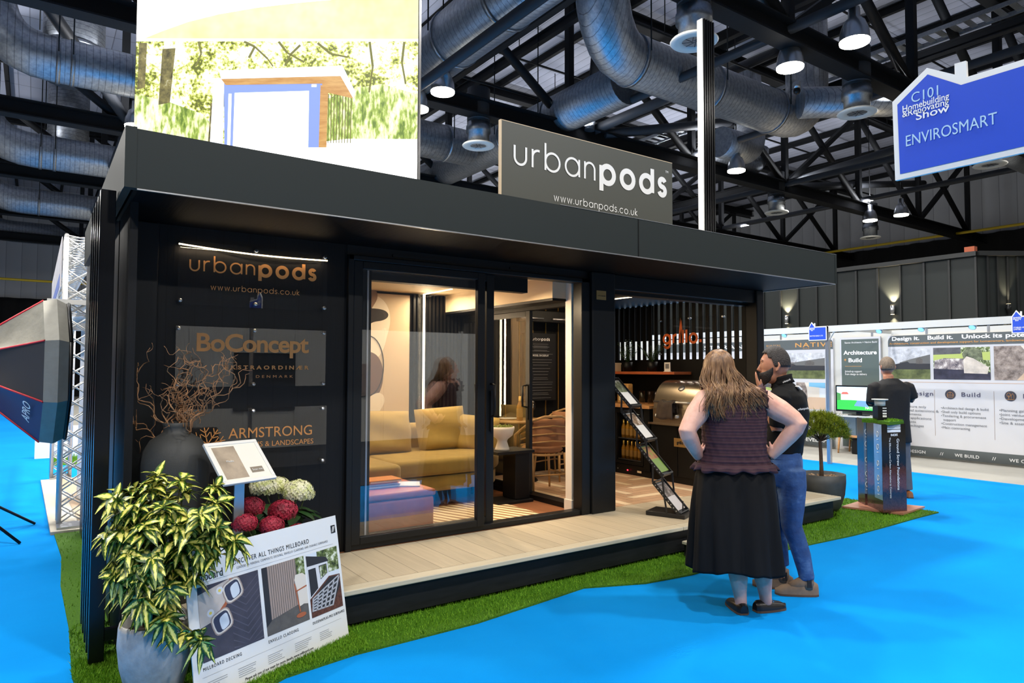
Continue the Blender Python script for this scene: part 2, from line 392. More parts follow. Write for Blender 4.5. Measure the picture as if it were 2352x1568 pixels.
for (x, z, y0, lab) in ((8.35, 8.85, 8, 'above the gap between the screen and the grey roof sign'), (10.35, 10.0, 9, 'high above the grey roof sign'), (13.4, 9.6, 6, 'right of the black roof column, high up'), (17.0, 9.0, 4, 'above the pair of bright lamps'), (22.4, 8.6, 2, 'behind the hanging blue sign'), (-1.6, 9.2, 14, 'far left above the ducts'), (2.4, 10.2, 14, 'just left of the bright screen')):
    b = MB(); ibeam(b, (x, y0, z), (x, 45, z), 0.16, 0.22, 0.025); tag(b.build('roof_beam', M['steel_dk']), 'dark steel beam running front to back ' + lab, 'beam', 'secondary roof beams')
rc = random.Random(14)
for k, (y, z) in enumerate(((9.0, 10.6), (10.9, 9.5), (12.1, 10.4), (14.9, 9.1), (16.2, 10.8), (17.8, 9.6), (21.5, 9.4), (23.0, 10.6), (27.5, 9.6), (29.4, 10.5))):
    b = MB(); b.tube([(-6, y, z), (30, y, z)], 0.03, 6); tag(b.build('conduit', M['steel_dk']), 'thin dark conduit running across the roof space', 'conduit', 'thin conduits across the roof space')
for k in range(34):
    x, y = rc.uniform(-2, 26), rc.choice((9.0, 10.9, 12.1, 14.9, 16.2, 17.8, 21.5, 23.0)); z = {9.0: 10.6, 10.9: 9.5, 12.1: 10.4, 14.9: 9.1, 16.2: 10.8, 17.8: 9.6, 21.5: 9.4, 23.0: 10.6}[y]
    b = MB(); b.tube([(x, y, z), (x, y, 11.6)], 0.014, 5); tag(b.build('hanger_rod', M['steel_dk']), 'thin hanger rod dropping from the roof sheets to a conduit', 'rod', 'hanger rods under the roof')
# cable trays and pipes
for (p0, p1, w, lab, mm) in (((5, 9.2, 9.4), (19, 9.2, 9.4), 0.5, 'flat ribbed cable tray high above the black roof column', 'galv_plain'), ((8.0, 14.6, 9.2), (8.0, 30, 9.2), 0.5, 'flat ribbed cable tray running back above the grey roof sign', 'galv_plain'),
                         ((17.5, 3, 9.6), (17.5, 40, 9.6), 0.6, 'flat cable tray running back above the hanging blue sign', 'galv_plain')):
    b = MB(); P0 = Vector(p0); P1 = Vector(p1); d = (P1 - P0).normalized(); s_ = d.cross(V(0, 0, 1))
    for sg in (-1, 1): b.bar(P0 + s_ * w / 2 * sg, P1 + s_ * w / 2 * sg, 0.03, 0.1)
    L = (P1 - P0).length
    for i in range(int(L / 0.3)): b.bar(P0 + d * (i * 0.3) - s_ * w / 2, P0 + d * (i * 0.3) + s_ * w / 2, 0.14, 0.015)
    tag(b.build('cable_tray', M[mm]), lab, 'cable tray', 'cable trays under the roof')
M['pipe_y'] = mat('yellow_pipe', (206, 176, 30), 0.4)
b = MB(); b.tube([(33, -2, 7.6), (33, 33, 7.6)], 0.06, 8); tag(b.build('gas_pipe', M['pipe_y']), 'thin yellow gas pipe along the far right side of the hall', 'pipe')
b = MB(); b.tube([(-6, 41, 5.9), (4, 41, 5.9)], 0.06, 8); tag(b.build('gas_pipe', M['pipe_y']), 'short run of yellow gas pipe far left beyond the white truss tower', 'pipe')

# ducts
def duct(label, pts, r, mm, collars=()):
    t = thing('air_duct', label, 'duct', pts[0], 'galvanised air ducts under the roof')
    b = MB()
    P = [Vector(p) for p in pts]
    b.tube(P, r, 24); b.build('pipe', M[mm], t)
    for c in collars:
        b = MB(); p = Vector(c[0]); d = Vector(c[1]).normalized(); b.tube([p - d * 0.04, p + d * 0.04], r * 1.045, 24); b.build('collar', M['galv_plain'], t)
        b = MB(); b.cyl((p.x - (r + 0.05) * (1 - abs(d.x)), p.y - (r + 0.05) * (1 - abs(d.y)), p.z), (p.x - (r + 0.05) * (1 - abs(d.x)), p.y - (r + 0.05) * (1 - abs(d.y)), 11.5), 0.015, 6); b.build('hanger_rod', M['steel_dk'], t)
    return t
def elbow(a, c, b_, n=7):
    """quadratic bend from a to b_ with corner c"""
    a, c, b_ = Vector(a), Vector(c), Vector(b_)
    return [a * (1 - t) ** 2 + c * 2 * t * (1 - t) + b_ * t * t for t in [i / n for i in range(n + 1)]]
duct('large ribbed duct bending down above the black roof column', [(8.2, 8.7, 11.0)] + elbow((8.5, 9.2, 10.0), (8.75, 9.8, 8.05), (9.9, 10, 8.0)) + [(14.8, 10, 8.0)] + elbow((15.2, 10, 8.0), (16.3, 10, 8.0), (16.4, 10, 9.0)) + [(16.4, 10, 10.8)], 0.52, 'ductX', [((10.0, 10, 8), (1, 0, 0)), ((12.4, 10, 8), (1, 0, 0)), ((14.8, 10, 8), (1, 0, 0))])
duct('wide duct running front to back beside the bright screen', [(6.6, 7.6, 8.05), (6.6, 9, 8.05), (6.6, 16, 8.05)], 0.55, 'ductY', [((6.6, 9.6, 8.05), (0, 1, 0)), ((6.6, 11.4, 8.05), (0, 1, 0))])
duct('duct running front to back behind the grey roof sign', [(10.85, 11.0, 8.1), (10.85, 14, 8.1), (10.85, 22, 8.1)], 0.5, 'ductY', [((10.85, 13.6, 8.1), (0, 1, 0)), ((10.85, 15.6, 8.1), (0, 1, 0))])
duct('low duct showing between the bright screen and the grey roof sign', [(4.2, 16.8, 8.0), (10.25, 16.8, 8.0)], 0.5, 'ductX', [((8.2, 16.8, 8), (1, 0, 0)), ((9.4, 16.8, 8), (1, 0, 0))])
duct('upper left duct that bends up at the picture edge', [(-0.95, 16.9, 11.2), (-0.95, 16.9, 9.6)] + elbow((-0.95, 16.9, 9.2), (-0.9, 16.9, 8.0), (0.15, 16.9, 8.0)) + [(3.6, 16.9, 8.0)], 0.46, 'ductX', [((0.25, 16.9, 8), (1, 0, 0)), ((0.5, 16.9, 8), (1, 0, 0))])
duct('second duct on the left, just above the pod corner', [(-1.5, 24.4, 11.2), (-1.5, 24.4, 9.8)] + elbow((-1.5, 24.4, 9.3), (-1.4, 24.4, 8.0), (-0.1, 24.4, 8.0)) + [(8, 24.4, 8.0)], 0.5, 'ductX', [((0.0, 24.4, 8), (1, 0, 0)), ((0.35, 24.4, 8), (1, 0, 0))])
duct('third duct on the left, behind the top of the white truss tower', [(-1.9, 32.0, 11)] + elbow((-1.9, 32, 9.2), (-1.8, 32, 8.0), (-0.5, 32, 8.0)) + [(8, 32.0, 8.0)], 0.5, 'ductX', [((0, 32, 8), (1, 0, 0))])
duct('farthest duct on the left, low behind the softbox', [(-2.3, 39.5, 11)] + elbow((-2.3, 39.5, 9.2), (-2.2, 39.5, 8.0), (-1, 39.5, 8.0)) + [(8, 39.5, 8.0)], 0.5, 'ductX')
duct('thick upright roof duct behind the upper left duct', [(0.62, 19.9, 8.7), (0.62, 19.9, 11.6)], 0.66, 'ductZ', [((0.62, 19.9, 9.5), (0, 0, 1))])
duct('second upright roof duct, lower left of the bright screen', [(0.75, 27.2, 8.3), (0.75, 27.2, 11.6)], 0.6, 'ductZ', [((0.75, 27.2, 9), (0, 0, 1))])
duct('duct bending up right of the black roof column', [(15.4, 12.0, 7.9)] + elbow((16.2, 12, 7.9), (17.2, 12.2, 7.9), (17.3, 12.4, 8.8)) + [(17.3, 12.5, 10.4)], 0.42, 'ductX')
duct('dim duct behind the pair of bright lamps', [(14.8, 9.2, 7.95), (16.4, 7.9, 7.95), (17.5, 7.4, 8.2)], 0.36, 'ductX')
duct('short duct beside the lamp in the middle right', [(16.6, 13.6, 8.2), (18.6, 13.6, 8.2)] + elbow((18.8, 13.6, 8.2), (19.4, 13.6, 8.2), (19.5, 13.6, 8.9)), 0.3, 'ductX')
duct('short duct right below the hanging blue sign', [(20.6, 7.4, 7.6), (23.5, 7.4, 7.6)], 0.34, 'ductX')
duct('curling duct end above the black roof column', elbow((9.4, 7.6, 9.3), (10.2, 7.5, 9.2), (10.6, 7.4, 8.4)) + [(10.7, 7.4, 8.0)], 0.3, 'ductX')
# ceiling diffusers: drop, neck, white ring with vanes
def diffuser(x, y, lab, z=6.8):
    t = thing('ceiling_diffuser', lab, 'diffuser', (x, y, z), 'round ceiling diffusers')
    b = MB(); b.cyl((x, y, z + 0.55), (x, y, z + 1.35), 0.27, 20); b.build('drop_pipe', M['steel_gy'], t)
    b = MB(); b.lathe([(0.25, 0.02), (0.25, 0.3), (0.29, 0.32), (0.29, 0.46), (0.27, 0.48), (0.27, 0.6)], (x, y, z), 20); b.build('neck', M['galv_plain'], t)
    b = MB(); b.lathe([(0.17, 0.05), (0.2, 0.0), (0.36, 0.0), (0.38, 0.02), (0.36, 0.045), (0.2, 0.05)], (x, y, z), 28, cap=False); b.build('ring', M['offwhite'], t)
    b = MB()
    for i in range(8):
        a = PI * i / 4; b.obox((x + 0.1 * math.cos(a), y + 0.1 * math.sin(a), z + 0.03), (0.09 * math.cos(a), 0.09 * math.sin(a), 0), (-0.03 * math.sin(a), 0.03 * math.cos(a), 0.012), (0, 0, 0.003))
    b.build('vanes', M['steel_gy'], t)
for (x, y, lab) in ((8.5, 7.1, 'white ringed diffuser behind the top of the black roof column'), (13.6, 7.2, 'white ringed diffuser hanging left of the hanging blue sign'), (8.4, 13.4, 'diffuser hanging left of the grey roof sign'),
                    (20.1, 13.4, 'diffuser below the lamp right of the black column'), (26.9, 13.8, 'small far diffuser under a pair of lamps'), (19.8, 7.1, 'diffuser just under the hanging blue sign')):
    diffuser(x, y, lab)
# hall lamps that show
def lamp(x, y, lab):
    t = thing('hall_lamp', lab, 'lamp', (x, y, LAMP_Z), 'domed hall lamps')
    b = MB(); b.lathe([(0.03, 0.62), (0.09, 0.6), (0.1, 0.42), (0.17, 0.36), (0.225, 0.2), (0.24, 0.05), (0.24, 0.03)], (x, y, LAMP_Z), 24, cap=False); b.build('dome', M['alu'], t)
    b = MB(); b.lathe([(0.0, -0.005), (0.235, -0.005), (0.24, 0.03)], (x, y, LAMP_Z), 24, cap=False); b.build('glass', M['emit_lamp'], t)
    b = MB(); b.cyl((x, y, LAMP_Z + 0.6), (x, y, 11.6), 0.014, 6); b.build('hanging_rod', M['steel_dk'], t)
VIS = {(6.55, 11.8): 'bright hall lamp beside the right edge of the bright screen', (6.55, 12.9): 'lamp half hidden behind the right edge of the bright screen', (11.2, 5.95): 'brightest hall lamp, upper right near the hanging blue sign',
       (11.2, 7.15): 'bright hall lamp just left of the brightest one', (15.85, 11.8): 'lit hall lamp just right of the black roof column', (25.15, 12.9): 'small lit lamp above the right end of the pod roof', (25.15, 11.8): 'small lit lamp left of the lower corner of the hanging blue sign'}
for (x, y) in LAMPS:
    for (a, c), lab in VIS.items():
        if abs(a - x) < 0.06 and abs(c - y) < 0.06: lamp(x, y, lab)
lamp(1.78, 17.6, 'hall lamp peeping out left of the bright screen')
# unlit lamps and small cameras hung under the beams
for (x, y, z, lab) in ((10.2, 14.8, 6.6, 'small camera under the truss right of the grey roof sign'), (14.2, 8.9, 8.0, 'small detector box near the upper right duct')):
    t = thing('ceiling_camera', lab, 'camera', (x, y, z)); b = MB(); b.lathe([(0.02, 1.0), (0.02, 0.22), (0.08, 0.2), (0.08, 0.05)], (x, y, z), 12); b.build('stem', M['alu'], t); b = MB(); b.ell((x, y, z), (0.08, 0.08, 0.09)); b.build('dome', M['char'], t)
# ---------------------------------------------------------------- the garden pod
FY = 4.83; DK = 0.25
pod = thing('garden_pod', 'black flat-roofed garden room with sliding glass door and open kitchen end', 'garden room', (3.65, 5.5, 0))
def part(name, mats, fn, parent=None, bevel=0.0, seg=2):
    b = MB(); fn(b); return b.build(name, mats, parent or pod, bevel, seg)
def boards(name, c, pitch, axis, gap=0.03, var=0.1, rough=0.5, rot=0.0, gapc=None, grain=None):
    t = NT(name); v = t.coord('Object', (1, 1, 1), (0, 0, rot))
    w = t.wave(v, 1 / (pitch * PI) * PI / 2 / PI * PI, axis, 'SAW') if False else None
    sep = t.add('ShaderNodeSeparateXYZ'); t.link(v, sep.inputs[0])
    dv = t.add('ShaderNodeMath', operation='DIVIDE'); t.link(sep.outputs['XYZ'.index(axis)], dv.inputs[0]); dv.inputs[1].default_value = pitch
    fr = t.add('ShaderNodeMath', operation='FRACT'); t.link(dv.outputs[0], fr.inputs[0]); fl = t.add('ShaderNodeMath', operation='FLOOR'); t.link(dv.outputs[0], fl.inputs[0])
    wn = t.add('ShaderNodeTexWhiteNoise', noise_dimensions='1D'); t.link(fl.outputs[0], wn.inputs['W'])
    st = [14, 14, 14]; st['XYZ'.index(grain or ('Y' if axis == 'X' else 'X'))] = 0.9
    g = t.noise(t.coord('Object', st, (0, 0, rot)), 3.0, 5)
    ad = t.add('ShaderNodeMath', operation='MULTIPLY_ADD'); t.link(wn.outputs[0], ad.inputs[0]); ad.inputs[1].default_value = 0.35; t.link(g, ad.inputs[2])
    lo = tuple(max(0, x * (1 - var)) for x in rgb(*c)[:3]) + (1,); hi = tuple(min(1, x * (1 + var)) for x in rgb(*c)[:3]) + (1,)
    base = t.ramp(ad.outputs[0], [(0.3, lo), (1.0, hi)])
    gm = t.add('ShaderNodeMath', operation='LESS_THAN'); t.link(fr.outputs[0], gm.inputs[0]); gm.inputs[1].default_value = gap
    gc = gapc or tuple(x * 0.35 for x in rgb(*c)[:3]) + (1,)
    t.link(t.mixc(gm.outputs[0], base, gc), t.b.inputs['Base Color']); t.b.inputs['Roughness'].default_value = rough; t.b.inputs['Specular IOR Level'].default_value = 0.25
    sb = t.add('ShaderNodeMath', operation='SUBTRACT'); t.link(g, sb.inputs[0]); t.link(gm.outputs[0], sb.inputs[1])
    t.bump(sb.outputs[0], 0.35, 0.006); return t.m
M['deck'] = boards('oak_decking', (190, 176, 150), 0.175, 'X', 0.022, 0.14, 0.55)
M['decknose'] = mat('oak_nosing', (200, 190, 166), 0.5, var=0.1, vscale=3, stretch=(0.6, 20, 20))
M['bclad'] = boards('black_boards', (15, 15, 16), 0.17, 'X', 0.03, 0.25, 0.45, grain='Z')
M['bclady'] = boards('black_boards_side', (15, 15, 16), 0.17, 'Y', 0.03, 0.25, 0.45, grain='Z')
M['soff'] = boards('black_soffit_boards', (9, 10, 12), 0.14, 'X', 0.04, 0.3, 0.55)
M['soff'].node_tree.nodes['Principled BSDF'].inputs['Specular IOR Level'].default_value = 0.08
M['skirt'] = mat('black_ash_skirt', (26, 27, 29), 0.5, spec=0.25, var=0.3, vscale=2.5, stretch=(2, 14, 14))
M['navy'] = mat('gloss_black_slat', (10, 11, 14), 0.22, spec=0.35)
M['cream'] = mat('cream_plaster', (212, 190, 158), 0.7)
M['jamb'] = mat('white_jamb', (232, 224, 212), 0.55)
M['bladk'] = mat('matt_black_panel', (9, 9, 9), 0.5, spec=0.25)
M['floorw'] = boards('red_brown_floor', (150, 98, 66), 0.12, 'X', 0.02, 0.2, 0.4)
def glassm(name, tint=(1, 1, 1, 1), refl=1.0):
    t = NT(name); n = t.n; n.remove(t.b)
    tr = t.add('ShaderNodeBsdfTransparent'); tr.inputs[0].default_value = tint
    gl = t.add('ShaderNodeBsdfGlossy'); gl.inputs['Roughness'].default_value = 0.003
    fr = t.add('ShaderNodeFresnel'); fr.inputs['IOR'].default_value = 1.55
    ml = t.add('ShaderNodeMath', operation='MULTIPLY'); ml.inputs[1].default_value = refl; t.link(fr.outputs[0], ml.inputs[0]); ml.use_clamp = True; ge = t.add('ShaderNodeNewGeometry'); iv = t.add('ShaderNodeMath', operation='SUBTRACT'); iv.inputs[0].default_value = 1.0; t.link(ge.outputs['Backfacing'], iv.inputs[1]); m2 = t.add('ShaderNodeMath', operation='MULTIPLY'); t.link(ml.outputs[0], m2.inputs[0]); t.link(iv.outputs[0], m2.inputs[1]); ml = m2
    mx = t.add('ShaderNodeMixShader'); t.link(ml.outputs[0], mx.inputs[0]); t.link(tr.outputs[0], mx.inputs[1]); t.link(gl.outputs[0], mx.inputs[2]); t.link(mx.outputs[0], t.out.inputs[0]); return t.m
M['glass'] = glassm('door_glass', (0.96, 0.97, 0.98, 1), 3.0)
M['acryl'] = glassm('clear_acrylic', (0.98, 0.98, 0.98, 1), 1.8)
# fascia, roof, soffit
part('fascia', M['fascia'], lambda b: (b.box(0.405, 3.95, 2.505, 6.955, 4.0, 2.815)))
part('fascia_corner', M['fascia'], lambda b: (b.box(0.352, 3.945, 2.505, 0.405, 4.0, 2.822), b.box(0.352, 4.0, 2.51, 0.39, 7.3, 2.82))); part('fascia_corner', M['fascia'], lambda b: b.box(6.955, 3.947, 2.502, 6.985, 7.3, 2.817))
part('fascia_seam', M['black'], lambda b: b.box(4.02, 3.946, 2.505, 4.028, 3.951, 2.815))
part('fascia_trim', M['alu'], lambda b: (b.box(0.41, 3.944, 2.497, 6.95, 3.956, 2.504), b.box(3.2, 3.946, 2.8155, 6.985, 3.956, 2.8185), b.box(6.97, 3.96, 2.497, 6.984, 7.2, 2.503)))
part('roof_slab', M['black'], lambda b: b.box(0.39, 4.0, 2.60, 6.955, 7.3, 2.74))
part('soffit', M['soff'], lambda b: b.box(0.40, 4.0, 2.505, 6.95, 4.90, 2.545))
# left wing wall (inner face) and the side behind the slats
part('wing_wall', M['bclady'], lambda b: b.box(0.415, 4.28, 0.03, 0.455, 4.82, 2.505))
part('side_wall', M['bclady'], lambda b: b.box(0.415, 4.88, 0.03, 0.46, 7.25, 2.60))
part('corner_post', M['char'], lambda b: (b.box(0.46, 4.79, DK, 0.63, 4.88, 2.505)), bevel=0.01)
part('rear_corner_post', M['char'], lambda b: b.box(0.40, 7.25, 0.02, 0.50, 7.8, 2.6))
part('sign_wall', M['bclad'], lambda b: b.box(0.62, 4.835, DK, 1.885, 4.89, 2.505))
part('rear_wall', M['bladk'], lambda b: b.box(0.46, 7.2, 0.03, 6.95, 7.28, 2.6))
for i in range(5):
    y = 4.26 + i * 0.17
    part('side_slat', M['navy'], lambda b: b.box(0.272 , y, 0.03, 0.345, y + 0.055, 2.55 - 0.0 * i), bevel=0.004)
part('slat_bracket', M['navy'], lambda b: (b.box(0.345, 4.27, 0.13, 0.56, 4.31, 0.19),))
# facade frame of the sliding door, with header and trickle vents
def dframe(b):
    x0, x1 = 1.885, 4.245; y0, y1 = FY - 0.035, FY + 0.09
    b.box(x0, y0, DK, x0 + 0.045, y1, 2.43); b.box(x1 - 0.10, y0, DK, x1, y1, 2.43); b.box(x0, y0, 2.39, x1, y1, 2.43); b.box(x0, y0 + 0.02, DK, x1, y1, DK + 0.045)
part('door_frame', M['char'], dframe, bevel=0.006)
part('header', M['char'], lambda b: (b.box(1.885, FY, 2.43, 4.25, FY + 0.08, 2.505)))
part('trickle_vent', M['char'], lambda b: (b.box(2.25, FY - 0.012, 2.45, 2.75, FY, 2.468), b.box(3.35, FY - 0.012, 2.45, 3.75, FY, 2.468)))
def leaf(x0, x1, y, fr, z0=0.29, z1=2.39):
    h = MB(); w = 0.0
    h.box(x0, y - 0.025, z0, x0 + fr, y + 0.025, z1); h.box(x1 - fr, y - 0.025, z0, x1, y + 0.025, z1); h.box(x0 + fr, y - 0.025, z1 - 0.06, x1 - fr, y + 0.025, z1); h.box(x0 + fr, y - 0.025, z0, x1 - fr, y + 0.025, z0 + 0.055)
    o = h.build('sliding_door', M['char'], pod, 0.005)
    g = MB(); g.box(x0 + fr, y - 0.003, z0 + 0.055, x1 - fr, y + 0.003, z1 - 0.06); g.build('glass', M['glass'], o)
    return o
d1 = leaf(1.93, 3.085, FY - 0.005, 0.07)
d2 = leaf(2.02, 3.215, FY + 0.055, 0.075)
part('weather_strip', M['alu'], lambda b: b.box(2.055, FY + 0.021, 0.34, 2.069, FY + 0.03, 2.33), d1)
def handle(b, x, y, z, dirx=(1, 0, 0)):
    b.box(x - 0.014, y - 0.02, z - 0.24, x + 0.014, y, z + 0.1); b.tube([(x, y, z + 0.16), (x, y - 0.06, z + 0.15), (x, y - 0.06, z - 0.1), (x, y, z - 0.12)], 0.011, 8)
b = MB(); handle(b, 3.185, FY + 0.03, 1.3); b.build('handle', M['black'], d2)
# pillar with brass plaque, beams of the open end, right post
part('pillar', M['char'], lambda b: b.box(4.25, FY - 0.06, DK, 4.545, FY + 0.12, 2.505), bevel=0.012)
part('kitchen_beam', M['char'], lambda b: (b.box(4.545, FY, 2.36, 6.80, FY + 0.1, 2.505)), bevel=0.006)
part('blind_box', M['bladk'], lambda b: b.box(4.545, FY + 0.1, 2.33, 6.80, FY + 0.22, 2.45))
part('right_post', M['char'], lambda b: (b.box(6.80, FY - 0.03, DK, 6.93, FY + 0.13, 2.505)), bevel=0.01)
part('right_wall', M['bladk'], lambda b: (b.box(6.84, 4.96, DK, 6.92, 7.2, 1.72)))
for i in range(21):
    y = 4.98 + i * 0.107
    part('fence_slat', M['bladk'], lambda b: b.box(6.84, y, 1.72, 6.853, y + 0.06, 2.50))
part('kitchen_ceiling', M['bladk'], lambda b: b.box(4.30, 4.95, 2.46, 6.92, 7.2, 2.505))
part('lounge_ceiling', M['cream'], lambda b: b.box(0.46, 4.95, 2.46, 4.28, 7.2, 2.50))
part('lounge_floor', M['floorw'], lambda b: b.box(0.46, 4.80, DK - 0.03, 4.28, 7.2, DK))
part('lounge_header', M['bladk'], lambda b: b.box(1.885, 4.93, 2.27, 3.62, 5.02, 2.46))
part('bulkhead', M['cream'], lambda b: (b.box(4.0, 5.05, 2.26, 4.24, 7.18, 2.46)))
part('curtain_rail', M['black'], lambda b: b.box(4.0, 5.05, 2.235, 4.24, 7.18, 2.258))
part('back_lining', M['bladk'], lambda b: b.box(0.5, 7.14, DK, 4.30, 7.195, 2.46))
part('art_panel', M['cream'], lambda b: b.box(1.9, 7.10, DK, 3.53, 7.135, 2.43))
for i in range(14):
    x = 3.58 + i * 0.05
    part('wall_batten', M['bladk'], lambda b: b.box(x, 7.10, DK, x + 0.028, 7.14, 2.45)) if not 2 <= i <= 3 else None
# light strips
def strip(label, x0, y0, z0, x1, y1, z1): return part('light_strip', M['emit_warm'], lambda b: b.box(x0, y0, z0, x1, y1, z1))
strip('', 3.70, 7.085, 1.0, 3.722, 7.10, 2.452); strip('', 3.70, 6.45, 2.452, 3.722, 7.10, 2.459); strip('', 1.5, 6.3, 2.452, 1.52, 7.0, 2.459)
strip('', 4.9, 6.6, 2.452, 6.0, 6.62, 2.459); strip('', 5.85, 5.72, 2.452, 5.872, 6.32, 2.459)
WL = (1, 0.76, 0.48)
area_light('lounge_strip_light', (3.70, 6.7, 2.42), 0.08, 22 * WARM_W, WL, (0, 0, -1), 0.7)
area_light('lounge_wall_light', (3.71, 7.0, 1.75), 0.02, 14 * WARM_W, WL, (0, -1, 0), 1.3)
area_light('lounge_ceiling_light', (2.6, 6.0, 2.42), 1.6, 34 * WARM_W, WL, (0, 0, -1), 0.1)
area_light('lounge_left_light', (1.2, 6.2, 2.42), 0.1, 16 * WARM_W, WL, (0, 0, -1), 1.2)
area_light('added_jamb_fill', (3.6, 5.25, 2.2), 0.3, 12 * WARM_W, WL, (0.3, -0.1, -1))  # added fill without a fixture, brightens the white jamb
area_light('kitchen_strip_light', (5.4, 6.3, 2.43), 1.2, 11 * WARM_W, WL, (0, 0, -1), 0.06)
area_light('kitchen_front_light', (5.3, 5.3, 2.43), 0.06, 9 * WARM_W, WL, (0, 0, -1), 0.8)
# partition with white jamb and the inner sliding door
part('jamb', M['jamb'], lambda b: (b.box(4.165, 4.97, DK, 4.30, 5.06, 2.46), b.box(4.155, 4.96, DK, 4.31, 5.07, DK + 0.11)), bevel=0.003)
part('inner_track', M['black'], lambda b: b.box(4.22, 5.06, DK, 4.36, 7.14, DK + 0.05)); part('inner_track', M['black'], lambda b: b.box(4.22, 5.06, 2.2, 4.30, 7.14, 2.26))
h = MB(); h.box(4.235, 5.73, 0.30, 4.275, 5.80, 2.2); h.box(4.235, 7.06, 0.30, 4.275, 7.13, 2.2); h.box(4.235, 5.80, 0.30, 4.275, 7.06, 0.36); h.box(4.235, 5.80, 2.14, 4.275, 7.06, 2.2)
d3 = h.build('inner_door', M['char'], pod, 0.004)
h = MB(); h.box(4.252, 5.80, 0.36, 4.258, 7.06, 2.14); h.build('glass', M['glass'], d3)
h = MB(); h.box(4.226, 5.75, 1.06, 4.235, 5.78, 1.42); h.tube([(4.23, 5.765, 1.42), (4.17, 5.765, 1.41), (4.17, 5.765, 1.2), (4.23, 5.765, 1.19)], 0.011, 8); h.build('handle', M['black'], d3)
# kitchen floor: herringbone boards in two tones
b = MB(); b.box(4.36, FY - 0.02, DK - 0.03, 6.84, 7.2, DK - 0.004, 2)
M['hb0'] = mat('herring_dark', (190, 154, 122), 0.5, var=0.12, vscale=5); M['hb1'] = mat('herring_light', (222, 198, 164), 0.5, var=0.06, vscale=5)
LL, WW = 0.52, 0.104
def herr(b):
    n = 0
    for i in range(-14, 40):
        for j in range(-10, 12):
            for (ox, oy, w, l) in ((0, 0, LL, WW), (0, WW, WW, LL)):
                x = 4.3 + i * WW + j * (LL) + ox - 0.0; y = 4.3 + i * WW - j * LL + oy
                x0, y0, x1, y1 = x, y, x + w - 0.004, y + l - 0.004
                x0 = max(x0, 4.37); x1 = min(x1, 6.84); y0 = max(y0, 4.90); y1 = min(y1, 7.19)
                if x1 - x0 < 0.01 or y1 - y0 < 0.01: continue
                m_ = 1 if (j * 2 + (0 if w > l else 1) + i * 3) % 4 == 0 else 0
                b.poly([(x0, y0, DK), (x1, y0, DK), (x1, y1, DK), (x0, y1, DK)], m_)
herr(b); b.build('kitchen_floor', [M['hb0'], M['hb1'], M['bladk']], pod)
# deck platform
dk = thing('deck_platform', 'long pale oak deck along the front of the pod', 'deck', (3.7, 4.4, 0))
b = MB(); b.box(0.5, 4.07, DK - 0.028, 6.93, 4.81, DK); b.box(4.40, 4.81, DK - 0.028, 6.93, 4.9, DK); b.box(0.425, 4.07, DK - 0.028, 0.5, 4.81, DK); b.build('boards', M['deck'], dk)
b = MB(); b.box(0.405, 3.965, DK - 0.032, 4.56, 4.068, DK + 0.001); b.box(4.564, 3.965, DK - 0.032, 7.03, 4.068, DK + 0.001); b.box(6.93, 4.07, DK - 0.032, 7.03, 4.8, DK + 0.001); b.build('nosing', M['decknose'], dk, 0.006)
b = MB(); b.box(0.47, 4.01, 0.035, 6.95, 4.035, DK - 0.032); b.box(6.93, 4.035, 0.035, 6.95, 4.8, DK - 0.032); b.box(0.47, 4.035, 0.035, 0.49, 4.8, DK - 0.032); b.build('skirt_board', M['skirt'], dk)
b = MB(); [b.box(x, 4.1, 0.0, x + 0.1, 4.7, DK - 0.03) for x in (0.6, 1.6, 2.6, 3.6, 4.6, 5.6, 6.7)]; b.build('bearers', M['skirt'], dk)
st = thing('front_step', 'low pale step in front of the deck, mostly behind the skirt', 'step', (4.9, 3.8, 0))
b = MB(); b.box(4.52, 3.72, 0.115, 5.40, 3.95, 0.14); b.build('tread', M['decknose'], st, 0.004)
b = MB(); b.box(4.55, 3.75, 0.012, 5.37, 3.95, 0.115); b.build('riser', M['skirt'], st)
# brass plaque on the pillar
pq = thing('plaque', 'small brass nameplate high on the pod pillar', 'plaque', (4.36, FY - 0.07, 2.3))
M['brass'] = mat('brushed_brass', (196, 162, 104), 0.35, 0.7)
b = MB(); b.box(4.30, FY - 0.066, 2.24, 4.42, FY - 0.061, 2.325); b.build('plate', M['brass'], pq)
strokes('urbanpods', (4.312, FY - 0.067, 2.272), (1, 0, 0), (0, 0, 1), 0.096, M['textk'], pq, [.2] * 5 + [.36] * 4)
